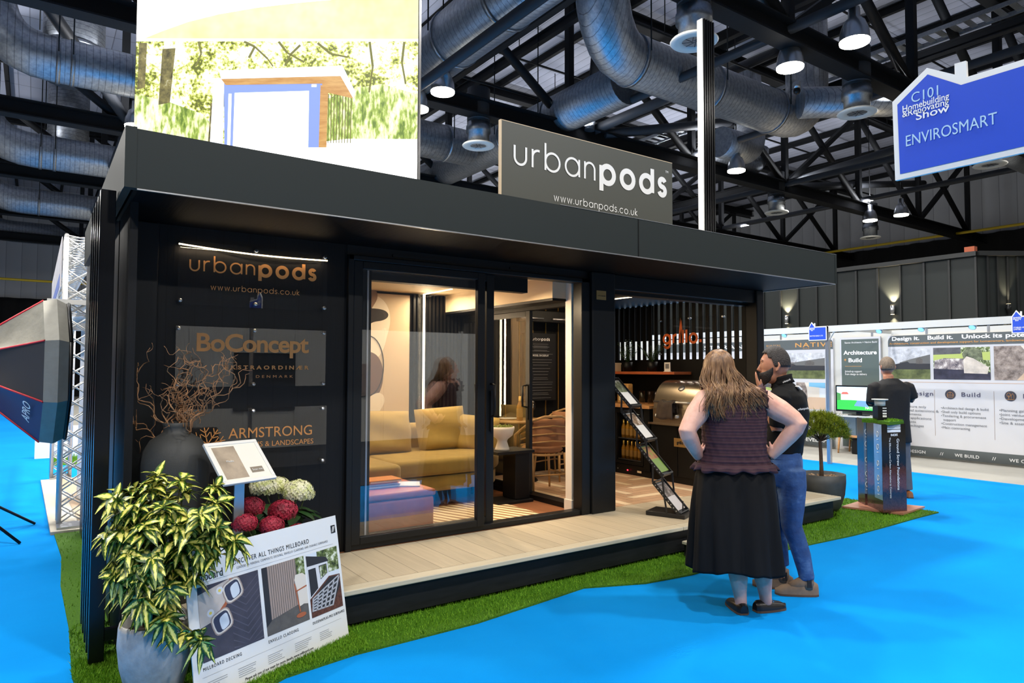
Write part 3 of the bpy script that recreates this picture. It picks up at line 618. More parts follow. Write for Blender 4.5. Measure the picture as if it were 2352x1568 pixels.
# ---------------------------------------------------------------- the bright screen on the roof
LO = V(0.545, 5.56, 0); LU = V(0.819, -0.574, 0); LZ = V(0, 0, 1); LN = V(-0.574, -0.819, 0)
led = thing('screen_wall', 'tall glaring screen on the pod roof showing a garden room among trees', 'screen', (1.39, 4.97, 2.76))
def lp(u, v, d=0.0): return LO + LU * ((u - 309) / 655 * 2.06) + LZ * (4.245 - v * 0.00316) + LN * d
def ledmat(name, stops, scale, s, detail=6, stretch=(1, 1, 1), rough=0.7):
    t = NT(name); n = t.noise(t.coord('Object', stretch), scale, detail, rough)
    if detail > 8:
        n1 = t.noise(t.coord('Object', stretch), 3.2, 2); n2 = t.noise(t.coord('Object', stretch), 46, 2, .5); k1 = t.add('ShaderNodeMath', operation='MULTIPLY_ADD'); t.link(n1, k1.inputs[0]); k1.inputs[1].default_value = .9; t.link(n, k1.inputs[2]); k2 = t.add('ShaderNodeMath', operation='MULTIPLY_ADD'); t.link(n2, k2.inputs[0]); k2.inputs[1].default_value = .7; t.link(k1.outputs[0], k2.inputs[2]); k3 = t.add('ShaderNodeMath', operation='SUBTRACT'); t.link(k2.outputs[0], k3.inputs[0]); k3.inputs[1].default_value = .8; n = k3.outputs[0]
    c = t.ramp(n, stops)
    t.b.inputs['Base Color'].default_value = (0.02, 0.02, 0.02, 1); t.link(c, t.b.inputs['Emission Color']); t.b.inputs['Emission Strength'].default_value = s; t.b.inputs['Roughness'].default_value = 0.4; return t.m
ML = dict(white=emis('screen_white', (255, 255, 252), 2.2), mound=ledmat('screen_mound', [(0.3, rgb(248, 246, 160)), (0.7, rgb(252, 252, 214))], 3, 1.0, 3),
          tree=ledmat('screen_trees', [(0.34, rgb(96, 104, 30)), (0.42, rgb(190, 200, 70)), (0.50, rgb(244, 246, 170)), (0.60, rgb(255, 255, 246))], 9, 1.15, 9),
          tree2=ledmat('screen_shrubs', [(0.28, rgb(100, 130, 40)), (0.42, rgb(176, 200, 86)), (0.54, rgb(246, 250, 190)), (0.75, rgb(255, 255, 250))], 16, 1.1, 9, (1, 1, 0.35)),
          trunk=ledmat('screen_trunks', [(0.35, rgb(60, 56, 26)), (0.6, rgb(150, 140, 80)), (0.75, rgb(252, 250, 220))], 14, 1.0, 6),
          branch=emis('screen_branches', (96, 96, 50), 1.0), pale=emis('screen_pale', (236, 244, 255), 1.5), roofw=emis('screen_roof', (214, 232, 252), 1.2), soff=ledmat('screen_soffit', [(0.3, rgb(196, 136, 66)), (0.7, rgb(224, 176, 104))], 6, 1.05, 3, (1, 1, 6)),
          frame=emis('screen_blue_frame', (112, 132, 208), 1.0), gl=emis('screen_glass', (240, 247, 255), 1.9), edge=emis('screen_edge', (255, 255, 170), 1.0))
b = MB(); b.obox(LO + LU * 1.03 + LZ * 3.86 - LN * 0.06, LU * 1.03, LN * 0.06, LZ * 1.10); b.build('cabinet', M['black'], led, 0.004)
def decal(name, pts, mm, d): b = MB(); b.poly([lp(u, v, d) for u, v in pts]); return b.build(name, mm, led)
SCR = decal('picture', [(311, -215), (311, 468), (962, 468), (962, -215)], ML['white'], 0.002)
def dsub(name, pts, mm, d): b = MB(); b.poly([lp(u, v, d) for u, v in pts]); return b.build(name, mm, SCR)
dsub('mound', [(330, 85), (962, 85), (962, -40), (800, -10), (690, 0), (590, 12), (500, 28), (430, 46), (370, 68)], ML['mound'], 0.003)
dsub('trees', [(311, 92), (962, 90), (962, 340), (560, 345), (311, 310)], ML['tree'], 0.003)
dsub('shrubs', [(311, 215), (380, 230), (470, 262), (500, 300), (500, 345), (311, 312)], ML['tree2'], 0.0035)
dsub('shrubs', [(818, 200), (880, 190), (962, 215), (962, 345), (740, 345), (740, 230)], ML['tree2'], 0.0035)
for pts in ([(372, 110), (402, 108), (392, 235), (366, 240)], [(318, 96), (336, 96), (334, 200), (316, 205)], [(486, 235), (498, 235), (500, 330), (482, 326)]):
    dsub('trunk', pts, ML['trunk'], 0.004)
b = MB()
for pl in ([(560, 92), (585, 104), (615, 132), (628, 150)], [(585, 104), (572, 130)], [(690, 100), (668, 122), (655, 148)], [(640, 92), (660, 118), (700, 140)], [(730, 95), (760, 120), (800, 128)], [(455, 92), (462, 120), (450, 150)], [(850, 92), (858, 150), (850, 210)], [(930, 92), (925, 140), (934, 190)]):
    for i in range(len(pl) - 1):
        (a0, c0), (a1, c1) = pl[i], pl[i + 1]; w = 2.6 - i * 0.6; dx, dy = a1 - a0, c1 - c0; l = math.hypot(dx, dy)
        nx, ny = -dy / l * w, dx / l * w; b.poly([lp(a0 + nx, c0 + ny, 0.0042), lp(a1 + nx, c1 + ny, 0.0042), lp(a1 - nx, c1 - ny, 0.0042), lp(a0 - nx, c0 - ny, 0.0042)])
b.build('branches', ML['branch'], SCR)
dsub('ground', [(500, 345), (640, 338), (800, 318), (962, 318), (962, 468), (500, 468), (420, 345)], ML['white'], 0.0045)
dsub('ground', [(311, 318), (420, 330), (560, 345), (560, 420), (311, 420)], ML['mound'], 0.0044)
dsub('house', [(492, 178), (516, 178), (516, 345), (486, 340)], ML['pale'], 0.005)
dsub('house', [(516, 190), (742, 186), (738, 338), (520, 342)], ML['frame'], 0.0052)
dsub('house', [(541, 212), (712, 207), (712, 340), (539, 341)], ML['gl'], 0.0056); dsub('house', [(527, 214), (534, 214), (533, 340), (526, 340)], ML['pale'], 0.0056)
dsub('house', [(738, 192), (756, 205), (754, 338), (736, 338)], ML['soff'], 0.0054)
b = MB()
for k in range(9): b.poly([lp(756 + k * 6.6, 214, 0.0058), lp(758.2 + k * 6.6, 214, 0.0058), lp(758 + k * 6.4, 328, 0.0058), lp(756 + k * 6.4, 328, 0.0058)])
b.build('slats', ML['branch'], SCR)
dsub('house', [(506, 176), (788, 168), (818, 206), (812, 224), (742, 208), (742, 190), (520, 194)], ML['soff'], 0.006)
dsub('house', [(504, 160), (788, 148), (818, 208), (814, 224), (784, 172), (509, 180)], ML['roofw'], 0.0066)
dsub('house', [(718, 192), (729, 192), (729, 198), (718, 198)], ML['white'], 0.0068)
# ---------------------------------------------------------------- grey sign board on the roof
M['signgrey'] = mat('sign_grey', (72, 74, 68), 0.5)
rs = thing('roof_sign', 'grey sign board with white lettering standing on the pod roof', 'sign', (3.87, 4.32, 2.75))
b = MB(); b.box(2.905, 4.30, 2.745, 4.825, 4.33, 3.505); b.build('board', M['signgrey'], rs)
b = MB(); b.box(2.898, 4.299, 2.745, 2.906, 4.331, 3.51); b.box(2.9, 4.299, 3.504, 4.825, 4.331, 3.509); b.build('edge_trim', M['cream'], rs)
strokes('urbanpods', (3.017, 4.299, 3.185), (1, 0, 0), (0, 0, 1), 1.73, M['textw'], rs, [.13] * 5 + [.32] * 4, .3)
strokes('www.urbanpods.co.uk', (3.415, 4.299, 2.95), (1, 0, 0), (0, 0, 1), 0.95, M['textw'], rs, [.15] * 19, .3)
text('TM', (4.75, 4.299, 3.40), (1, 0, 0), (0, 0, 1), 0.03, M['textw'], rs)
# tall ribbed column
bc = thing('roof_column', 'tall black ribbed column with a bright white edge on the pod roof', 'column', (6.2, 5.0, 2.74))
b = MB(); b.box(6.135, 5.0, 2.74, 6.335, 5.07, 5.58); [b.box(6.145 + k * 0.038, 4.985, 2.74, 6.165 + k * 0.038, 5.0, 5.58) for k in range(5)]; b.build('post', M['navy'], bc)
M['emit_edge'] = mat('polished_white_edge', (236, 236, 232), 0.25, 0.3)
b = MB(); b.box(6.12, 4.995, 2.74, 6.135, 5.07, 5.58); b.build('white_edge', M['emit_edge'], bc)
# ---------------------------------------------------------------- clear acrylic signs on the board wall
def acrylic(label, x0, x1, z0, z1, pins):
    t = thing('acrylic_sign', label, 'sign', ((x0 + x1) / 2, 4.83, z0))
    b = MB(); b.box(x0, 4.798, z0, x1, 4.804, z1); b.build('panel', M['acryl'], t)
    for (x, z) in pins:
        b = MB(); b.lathe([(0.0, 0.0), (0.012, 0.0), (0.013, 0.006), (0.011, 0.012), (0.011, 0.045), (0.0, 0.045)], (x, 4.790, z), 14, axis=(0, 1, 0)); b.build('standoff', M['alu'], t)
    return t
UX, UZ = (1, 0, 0), (0, 0, 1)
s1 = acrylic('upper clear acrylic sign with round two-weight copper lettering and a web address', 0.742, 1.722, 1.995, 2.41, [(0.757, 2.388), (1.225, 2.385), (1.705, 2.388), (0.757, 2.02), (1.225, 2.02), (1.705, 2.02)])
strokes('urbanpods', (0.807, 4.797, 2.217), UX, UZ, 0.836, M['gold'], s1, [.14] * 5 + [.33] * 4, .3)
strokes('www.urbanpods.co.uk', (0.938, 4.797, 2.1), UX, UZ, 0.585, M['gold'], s1, [.14] * 19, .32)
s2 = acrylic('middle clear acrylic sign with heavy copper lettering above the branches', 0.738, 1.72, 1.462, 1.856, [(0.752, 1.84), (1.224, 1.84), (1.705, 1.84), (1.222, 1.478), (1.705, 1.478), (0.752, 1.478)])
text('BoConcept', (1.222, 4.797, 1.697), UX, UZ, 0.165, M['gold'], s2, 0.735, bold=0.022, space=0.92)
text('EKSTRAORDINÆR', (1.315, 4.797, 1.578), UX, UZ, 0.036, M['gold'], s2, 0.56, bold=0.03, space=1.6)
text('DENMARK', (1.36, 4.797, 1.52), UX, UZ, 0.026, M['gold'], s2, 0.25, space=1.7)
s3 = acrylic('lower clear acrylic sign with a branching emblem, partly behind the white framed notice', 0.80, 1.733, 0.905, 1.318, [(1.224, 1.298), (1.705, 1.30), (1.708, 0.93), (0.82, 1.298)])
text('ARMSTRONG', (1.35, 4.797, 1.118), UX, UZ, 0.098, M['gold'], s3, 0.56)
text('GARDENS & LANDSCAPES', (1.355, 4.797, 1.055), UX, UZ, 0.05, M['gold'], s3, 0.565)
b = MB()
for k in range(8):
    a = PI * k / 4 + 0.2; dx, dz = math.cos(a), math.sin(a); c0 = (0.94, 1.09)
    def seg(p, q, w): b.bar((p[0], 4.796, p[1]), (q[0], 4.796, q[1]), w, 0.001, 0, (0, 1, 0))
    seg(c0, (c0[0] + dx * 0.11, c0[1] + dz * 0.11), 0.006)
    for t_ in (0.045, 0.075):
        for sg in (-1, 1):
            a2 = a + sg * 0.75; p = (c0[0] + dx * t_, c0[1] + dz * t_); seg(p, (p[0] + math.cos(a2) * 0.04, p[1] + math.sin(a2) * 0.04), 0.005)
b.build('emblem', M['gold'], s3)
sl = thing('sign_light', 'thin glowing light line along the top of the upper acrylic sign', 'light', (1.23, 4.78, 2.37))
b = MB(); b.tube([(0.742 + 0.98 * i / 12, 4.792, 2.382 - 0.015 * math.sin(PI * i / 12) - 0.018 * i / 12) for i in range(13)], 0.0045, 6); b.build('light_tube', M['emit_warm'], sl); area_light('sign_strip_light', (1.23, 4.775, 2.366), 0.95, 1.3, WL, (0, 0.2, -1), 0.004)

# ---------------------------------------------------------------- lounge furniture
M['mustard'] = mat('mustard_fabric', (172, 143, 68), 0.9, var=0.12, vscale=6, bump=0.4, bscale=420, sheen=0.2)
M['mustard2'] = mat('mustard_cushion', (178, 149, 75), 0.9, var=0.10, vscale=5, bump=0.4, bscale=420, sheen=0.2)
sofa = thing('corner_sofa', 'mustard fabric sofa with rounded seats along the lounge back wall', 'sofa', (3.1, 6.5, DK))
def rbox(name, x0, y0, z0, x1, y1, z1, mm, parent, bev=0.05, sub=0):
    b = MB(); b.box(x0, y0, z0, x1, y1, z1); o = b.build(name, mm, parent, bev, 4)
    for p in o.data.polygons: p.use_smooth = True
    return o
def rounded_slab(name, pts, z0, z1, mm, parent, bev):
    b = MB(); b.prism([(p[0], p[1]) for p in pts], (0, 0, z0), (1, 0, 0), (0, 1, 0), z1 - z0); o = b.build(name, mm, parent, bev, 4)
    for p in o.data.polygons: p.use_smooth = True
    return o
def rend(x0, y0, x1, y1, r, n=8):   # outline with the right front corner rounded
    return [(x0, y0)] + [(x1 - r + r * math.sin(PI / 2 * i / n), y0 + r - r * math.cos(PI / 2 * i / n)) for i in range(n + 1)] + [(x1, y1), (x0, y1)]
rounded_slab('base', rend(1.5, 5.88, 4.12, 7.05, 0.45), 0.40, 0.545, M['mustard'], sofa, 0.02)
rounded_slab('seat', rend(2.78, 5.85, 4.14, 6.95, 0.45), 0.555, 0.715, M['mustard'], sofa, 0.045)
rounded_slab('seat', rend(1.5, 5.66, 2.77, 6.95, 0.08), 0.555, 0.715, M['mustard'], sofa, 0.045)
rbox('backrest', 1.5, 6.86, 0.5, 4.05, 7.06, 0.98, M['mustard'], sofa, 0.06)
for x, y in ((1.7, 6.0), (2.75, 6.05), (3.9, 6.3), (1.7, 6.9), (3.95, 6.95)):
    b = MB(); b.cyl((x, y, DK), (x, y, 0.42), 0.02, 8); b.build('leg', M['black'], sofa)
def cushion(label, c, w, h, d, tilt, yaw=0.0, roll=0.0):
    b = MB(); n = 12
    for sg in (-1, 1):
        rows = []
        for i in range(n + 1):
            row = []
            for j in range(n + 1):
                a = -1 + 2 * i / n; e = -1 + 2 * j / n
                pinch = 1 - 0.06 * (1 - abs(a) ** 2) * abs(e) ** 3; pinch2 = 1 - 0.06 * (1 - abs(e) ** 2) * abs(a) ** 3
                th = d * (max(0, (1 - a ** 4) * (1 - e ** 4))) ** 0.45
                th *= 1 + 0.12 * math.sin(5 * a + 2 * e)
                row.append(Vector((e * w / 2 * pinch2, sg * th / 2, a * h / 2 * pinch)))
            rows.append(row if sg < 0 else row[::-1])
        b.grid(rows)
    R = Matrix.Translation(c) @ Matrix.Rotation(yaw, 4, 'Z') @ Matrix.Rotation(tilt, 4, 'X') @ Matrix.Rotation(roll, 4, 'Y')
    b.xform(R); o = b.build('cushion', M['mustard2'])
    return tag(o, label, 'cushion', 'mustard cushions on the sofa')
cushion('left mustard cushion on the sofa, below the wall artwork', (3.02, 6.62, 0.92), 0.60, 0.46, 0.26, -0.24, 0.08, 0.04)
cushion('middle mustard cushion on the sofa, below the light strip', (3.70, 6.63, 0.925), 0.60, 0.48, 0.26, -0.24, -0.06, -0.05)
cushion('right mustard cushion on the sofa, half behind the door stile', (4.04, 6.45, 0.87), 0.48, 0.40, 0.2, -0.15, -0.6, 0.1)
M['orange'] = mat('orange_leather', (190, 96, 40), 0.5, var=0.15, vscale=9)
rug = MB(); rug.box(1.7, 4.98, DK, 3.85, 5.85, DK + 0.012)
tr = NT('striped_rug'); w_ = tr.wave(tr.coord('Object', (1, 0.35, 1)), 7.0, 'DIAGONAL', 'SIN', 1.5); tr.link(tr.ramp(w_, [(0.35, rgb(232, 214, 170)), (0.6, rgb(150, 112, 74))]), tr.b.inputs['Base Color']); tr.b.inputs['Roughness'].default_value = 0.95
tag(rug.build('rug', tr.m), 'cream and brown striped rug in front of the sofa', 'rug')
ott = thing('ottoman', 'orange upholstered box ottoman behind the left door glass', 'ottoman', (2.3, 5.3, DK))
rbox('body', 1.70, 5.02, 0.275, 2.74, 5.62, 0.545, M['orange'], ott, 0.03); rbox('top', 1.69, 5.01, 0.545, 2.75, 5.63, 0.60, M['orange'], ott, 0.02)
M['paper'] = mat('paper', (236, 232, 220), 0.7); M['bk1'] = mat('book_grey', (120, 124, 128), 0.6); M['bk2'] = mat('book_cream', (228, 214, 180), 0.6); M['bk3'] = mat('book_orange', (214, 130, 50), 0.6)
for i, (c, mm, lab) in enumerate((((2.40, 5.36), 'bk1', 'bottom grey book of the small pile on the ottoman'), ((2.385, 5.37), 'bk2', 'middle cream book of the small pile on the ottoman'), ((2.41, 5.35), 'bk3', 'top book with orange cover on the ottoman'))):
    bk = thing('book', lab, 'book', (c[0], c[1], 0.60 + i * 0.022), 'books piled on the ottoman'); z = 0.601 + i * 0.022
    b = MB(); b.box(c[0] - 0.14, c[1] - 0.10, z + 0.003, c[0] + 0.138, c[1] + 0.098, z + 0.019); b.build('pages', M['paper'], bk)
    b = MB(); b.box(c[0] - 0.145, c[1] - 0.105, z, c[0] + 0.145, c[1] + 0.105, z + 0.003); b.box(c[0] - 0.145, c[1] - 0.105, z + 0.019, c[0] + 0.145, c[1] + 0.105, z + 0.0215); b.box(c[0] - 0.145, c[1] - 0.105, z, c[0] - 0.141, c[1] + 0.105, z + 0.0215); b.build('cover', M[mm], bk)
b = MB(); b.obox((2.645, 5.30, 0.606), (0.075, -0.05, 0.0), (0.05, 0.10, 0), (0, 0, 0.004)); tag(b.build('magazine', M['paper']), 'open pale magazine lying beside the books on the ottoman', 'magazine')
sd = thing('side_table', 'black C-shaped side table beside the sofa', 'table', (4.0, 5.72, DK))
b = MB(); b.box(3.72, 5.55, 0.745, 4.17, 5.90, 0.775); b.build('top', M['black'], sd, 0.004)
b = MB(); b.box(3.98, 5.62, 0.28, 4.16, 5.85, 0.745); b.build('leg', M['black'], sd, 0.01)
b = MB(); b.box(3.74, 5.57, DK, 4.17, 5.88, 0.28); b.build('base', M['black'], sd, 0.004)
bw = thing('pedestal_bowl', 'pale pedestal bowl planter on the black side table', 'bowl', (3.86, 5.68, 0.775))
b = MB(); b.lathe([(0.0, 0.0), (0.075, 0.0), (0.07, 0.02), (0.048, 0.09), (0.055, 0.11), (0.105, 0.15), (0.122, 0.21), (0.122, 0.235), (0.112, 0.235), (0.105, 0.19), (0.0, 0.17)], (3.86, 5.68, 0.776), 28, cap=False); b.build('bowl', M['white'] if False else mat('stone_white', (214, 204, 188), 0.7), bw)
b = MB()
for k in range(60):
    a = random.random() * 2 * PI; r = 0.1 * math.sqrt(random.random()); b.ell((3.86 + r * math.cos(a), 5.68 + r * math.sin(a), 0.996 + random.random() * 0.02), (0.012, 0.012, 0.014), 6, 4)
b.build('moss', mat('moss', (96, 104, 40), 0.9), bw)
# abstract wall art: flat shapes on the cream panel
art = thing('wall_art', 'abstract dark and cream shapes on the lounge back wall', 'art', (2.9, 7.1, 1.0))
M['art1'] = mat('art_black', (38, 32, 30), 0.6); M['art2'] = mat('art_cream', (240, 228, 206), 0.7); M['art3'] = mat('art_taupe', (150, 124, 104), 0.7); M['art4'] = mat('art_brown', (104, 74, 56), 0.7)
def blob(name, cx, cz, rx, rz, mm, d, rot=0.0, k=0.12, ph=0.0):
    b = MB(); pts = []
    for i in range(40):
        a = 2 * PI * i / 40; q = 1 + k * math.sin(2 * a + ph) + k * 0.5 * math.sin(3 * a + ph * 2); x = rx * q * math.cos(a); z = rz * q * math.sin(a)
        pts.append((cx + x * math.cos(rot) - z * math.sin(rot), 7.10 - d, cz + x * math.sin(rot) + z * math.cos(rot)))
    b.poly(pts); b.build(name, M[mm], art)
blob('shape', 3.02, 2.05, 0.28, 0.34, 'art2', 0.002, 0.3); blob('shape', 3.05, 2.17, 0.17, 0.10, 'art1', 0.004, 0.1, 0.2, 1); blob('shape', 2.93, 2.33, 0.2, 0.16, 'art3', 0.003, 0.2)
blob('shape', 2.98, 1.5, 0.22, 0.3, 'art4', 0.004, -0.3, 0.1, 2); blob('shape', 2.86, 1.42, 0.16, 0.26, 'art1', 0.005, -0.2, 0.1); blob('shape', 2.70, 1.62, 0.2, 0.22, 'art2', 0.005); blob('shape', 3.12, 1.2, 0.1, 0.12, 'art2', 0.0045)
b = MB(); b.tube([(3.03 + 0.18 * math.cos(t * .2), 7.094, 1.62 + 0.33 * math.sin(t * .2)) for t in range(-7, 14)], 0.006, 6); b.tube([(2.97 + .0009 * t * t * .8, 7.094, 1.25 - .025 * t) for t in range(17)], 0.01, 6); b.build('line', M['art1'], art)
# ---------------------------------------------------------------- kitchen end
# gold strips and the information board on the rear wall
for i in range(9):
    x = 4.5 + i * 0.215
    part('brass_strip', M['goldline'], lambda b: b.box(x, 7.188, DK, x + 0.012, 7.20, 2.46))
inf = thing('information_board', 'black information board with fine white print on the rear wall', 'sign', (5.45, 7.17, 1.2))
M['board_k'] = mat('board_black', (22, 22, 23), 0.45)
b = MB(); b.box(5.19, 7.13, 1.18, 5.705, 7.185, 2.06); b.build('board', M['board_k'], inf)
strokes('urbanpods', (5.31, 7.129, 1.965), UX, UZ, 0.29, M['textw'], inf, [.15] * 5 + [.33] * 4)
text('MODEL ON DISPLAY', (5.45, 7.129, 1.755), UX, UZ, 0.035, M['textw'], inf, 0.26)
b = MB(); rz = random.Random(4)
for z in [1.915, 1.89, 1.878, 1.866, 1.835, 1.823, 1.785, 1.71, 1.675, 1.64, 1.595, 1.555, 1.515, 1.475, 1.455, 1.415, 1.388, 1.345, 1.31, 1.275, 1.255, 1.21]:
    w = rz.uniform(0.1, 0.21); b.poly([(5.45 - w, 7.1285, z), (5.45 + w, 7.1285, z), (5.45 + w, 7.1285, z + 0.004), (5.45 - w, 7.1285, z + 0.004)])
b.build('fine_print', M['textg'], inf)
ht = thing('wall_heater', 'slim black infrared heater above the information board', 'heater', (5.4, 7.0, 2.2))
b = MB(); b.box(4.95, 6.93, 2.19, 5.85, 6.99, 2.34); b.build('housing', M['black'], ht, 0.01); b = MB(); b.tube([(4.98, 6.915, 2.235), (5.33, 6.915, 2.235)], 0.014, 8); b.tube([(5.48, 6.915, 2.235), (5.82, 6.915, 2.235)], 0.014, 8); b.build('heating_tube', M['alu'], ht)
b = MB(); b.box(5.3, 6.99, 2.22, 5.5, 7.2, 2.3); b.build('bracket', M['black'], ht)
# cabinets
def cabinet(label, y0, y1, z1=1.10, doors=1):
    t = thing('kitchen_cabinet', label, 'cabinet', (6.5, (y0 + y1) / 2, DK), 'black kitchen cabinets')
    b = MB(); b.box(6.25, y0, DK, 6.80, y1, z1); b.build('body', M['bladk'], t)
    for k in range(doors):
        a = y0 + (y1 - y0) * k / doors; c = y0 + (y1 - y0) * (k + 1) / doors
        b = MB(); b.box(6.232, a + 0.004, DK + 0.08, 6.25, c - 0.004, z1 - 0.01); d = b.build('door', M['bladk'], t, 0.002)
    return t
cabinet('black cabinet in the rear corner left of the bottle fridge', 6.58, 7.12)
cabinet('black cabinet between the bottle fridge and the grill', 5.94, 6.05)
cabinet('black double cabinet under the steel grill', 5.08, 5.92, 0.93, 2)
gp = thing('grill_nameplate', 'small brass plate on the cabinet under the grill', 'plaque', (6.23, 5.5, 0.75)); b = MB(); b.box(6.226, 5.36, 0.68, 6.231, 5.55, 0.78); b.build('plate', M['brass'], gp); text('grillo', (6.226, 5.455, 0.715), (0, -1, 0), UZ, 0.05, M['textk'], gp, 0.1, bold=0.03)
wt = thing('worktop', 'oak-edged kitchen worktop with glasses on it', 'worktop', (6.5, 6.5, 1.1)); b = MB(); b.box(6.21, 5.93, 1.10, 6.82, 7.14, 1.14); b.build('slab', M['wood'], wt, 0.003)
fr = thing('bottle_fridge', 'black glass-door drinks fridge full of amber bottles', 'fridge', (6.5, 6.31, DK))
b = MB(); b.box(6.70, 6.06, DK, 6.78, 6.57, 1.09); b.box(6.26, 6.06, DK, 6.70, 6.08, 1.09); b.box(6.26, 6.55, DK, 6.70, 6.57, 1.09); b.box(6.26, 6.08, 1.07, 6.70, 6.55, 1.09); b.box(6.26, 6.08, DK, 6.70, 6.55, 0.37); b.build('cabinet', M['black'], fr)
b = MB(); b.box(6.235, 6.06, 0.385, 6.258, 6.10, 1.09); b.box(6.235, 6.53, 0.385, 6.258, 6.57, 1.09); b.box(6.235, 6.10, 1.03, 6.258, 6.53, 1.09); b.box(6.235, 6.10, 0.385, 6.258, 6.53, 0.42); dr = b.build('door', M['black'], fr, 0.003)
b = MB(); b.box(6.245, 6.10, 0.42, 6.249, 6.53, 1.03); b.build('glass', glassm('fridge_glass', (0.9, 0.9, 0.9, 1), 0.6), dr)
for z in (0.43, 0.70): b = MB(); [b.box(6.28 + k * 0.05, 6.085, z, 6.285 + k * 0.05, 6.545, z + 0.006) for k in range(8)]; b.box(6.28, 6.085, z - 0.004, 6.286, 6.545, z + 0.008); b.build('shelf', M['alu'], fr)
b = MB(); b.box(6.233, 6.32, 0.30, 6.236, 6.34, 0.315); b.build('red_display', emis('red_led', (255, 40, 60), 4), fr); b = MB(); b.box(6.233, 6.09, 0.295, 6.236, 6.16, 0.32); b.build('rating_label', M['cream'], fr); b = MB(); b.box(6.233, 6.50, 0.305, 6.24, 6.515, 0.32); b.build('lock', M['alu'], fr)
area_light('fridge_light', (6.27, 6.3, 1.06), 0.05, 0.7, (1, 0.9, 0.7), (0.3, 0, -1), 0.4)
M['amber'] = mat('amber_glass', (150, 104, 30), 0.12, spec=0.8, emit=(120, 84, 20), estr=0.0); M['foil'] = mat('gold_foil', (220, 180, 90), 0.3, 0.8)
BOT = None
def bottle(loc, label, grp, h=0.23, r=0.03):
    global BOT
    x, y, z = loc
    if BOT is None:
        t = thing('bottle', label, 'bottle', loc, grp)
        b = MB(); b.lathe([(0.0, 0.0), (r, 0.0), (r, h * 0.58), (r * 0.42, h * 0.78), (r * 0.38, h * 0.88)], loc, 12, cap=False); b.build('body', M['amber'], t)
        b = MB(); b.lathe([(r * 0.45, h * 0.8), (r * 0.45, h), (0.0, h)], loc, 10, cap=False); b.build('neck_foil', M['foil'], t)
        b = MB(); b.lathe([(r * 1.02, h * 0.15), (r * 1.02, h * 0.5)], loc, 12, cap=False); b.build('label', mat('bottle_label', (150, 112, 50), 0.5), t)
        BOT = t; return t
    return dup(BOT, loc, 0, label, grp)
for zi, z in enumerate((0.437, 0.707)):
    for j in range(6):
        for i in range(2):
            bottle((6.33 + i * 0.09, 6.13 + j * 0.073, z), 'amber bottle in the %s row of the drinks fridge' % ('lower' if zi == 0 else 'upper'), 'bottles in the %s fridge row' % ('lower' if zi == 0 else 'upper'))
# grill
M['steelb'] = mat('brushed_steel', (190, 176, 156), 0.28, 0.95, var=0.08, vscale=4, stretch=(1, 30, 1))
gr = thing('grill', 'stainless steel gas grill with a domed hood on the black cabinet', 'grill', (6.5, 5.5, 0.93))
b = MB(); b.box(6.24, 5.12, 0.935, 6.80, 5.90, 1.13); b.build('body', M['steelb'], gr, 0.01)
b = MB(); rows = [[(6.53 + 0.28 * math.cos(a), y, 1.13 + 0.33 * math.sin(a)) for y in (5.13, 5.89)] for a in [PI - PI * i / 14 for i in range(15)]]; b.grid(rows); 
for y in (5.13, 5.89): b.poly([(6.53 + 0.28 * math.cos(a), y, 1.13 + 0.33 * math.sin(a)) for a in [PI * i / 14 for i in range(15)]])
hd = b.build('hood', M['steelb'], gr)
b = MB(); b.tube([(6.2, 5.18, 1.2), (6.2, 5.84, 1.2)], 0.014, 10); [b.cyl((6.2, y, 1.2), (6.27, y, 1.2), 0.01, 8) for y in (5.2, 5.82)]; b.build('hood_handle', M['alu'], hd)
b = MB(); b.lathe([(0.0, 0.0), (0.04, 0.0), (0.042, 0.01), (0.03, 0.015), (0.0, 0.015)], (6.335, 5.52, 1.362), 20, axis=(-0.75, 0, 0.66)); b.build('thermometer', M['alu'], hd)
for k in range(5):
    b = MB(); y = 5.2 + k * 0.155; b.lathe([(0.03, 0.0), (0.03, 0.01), (0.022, 0.012), (0.02, 0.04), (0.0, 0.04)], (6.24, y, 1.03), 14, axis=(-1, 0, 0)); b.build('knob', M['alu'], gr)
b = MB(); b.box(6.18, 5.10, 0.925, 6.26, 5.92, 0.945); b.build('front_shelf', M['steelb'], gr)
M['towel'] = mat('grey_brown_towel', (74, 64, 58), 0.95, var=0.15, vscale=20)
b = MB(); rows = []
for i in range(13):
    a = i / 12
    if a < 0.5: z = 1.0 + 0.4 * a * 1.08; x = 6.165 - 0.012
    else: z = 1.216 - (a - 0.5) * 0.3; x = 6.235
    rows.append([(x - 0.01 * math.sin(j * 1.3 + i * 0.3) - (0.02 if i == 6 else 0), 5.50 + (j / 9) * (0.24 + 0.03 * math.cos(i * 0.4)), z + 0.008 * math.sin(j * 0.9)) for j in range(10)])
b.grid(rows); o = b.build('towel', M['towel']); o.modifiers.new('thick', 'SOLIDIFY').thickness = 0.006
tag(o, 'grey-brown towel hung over the grill handle', 'towel')
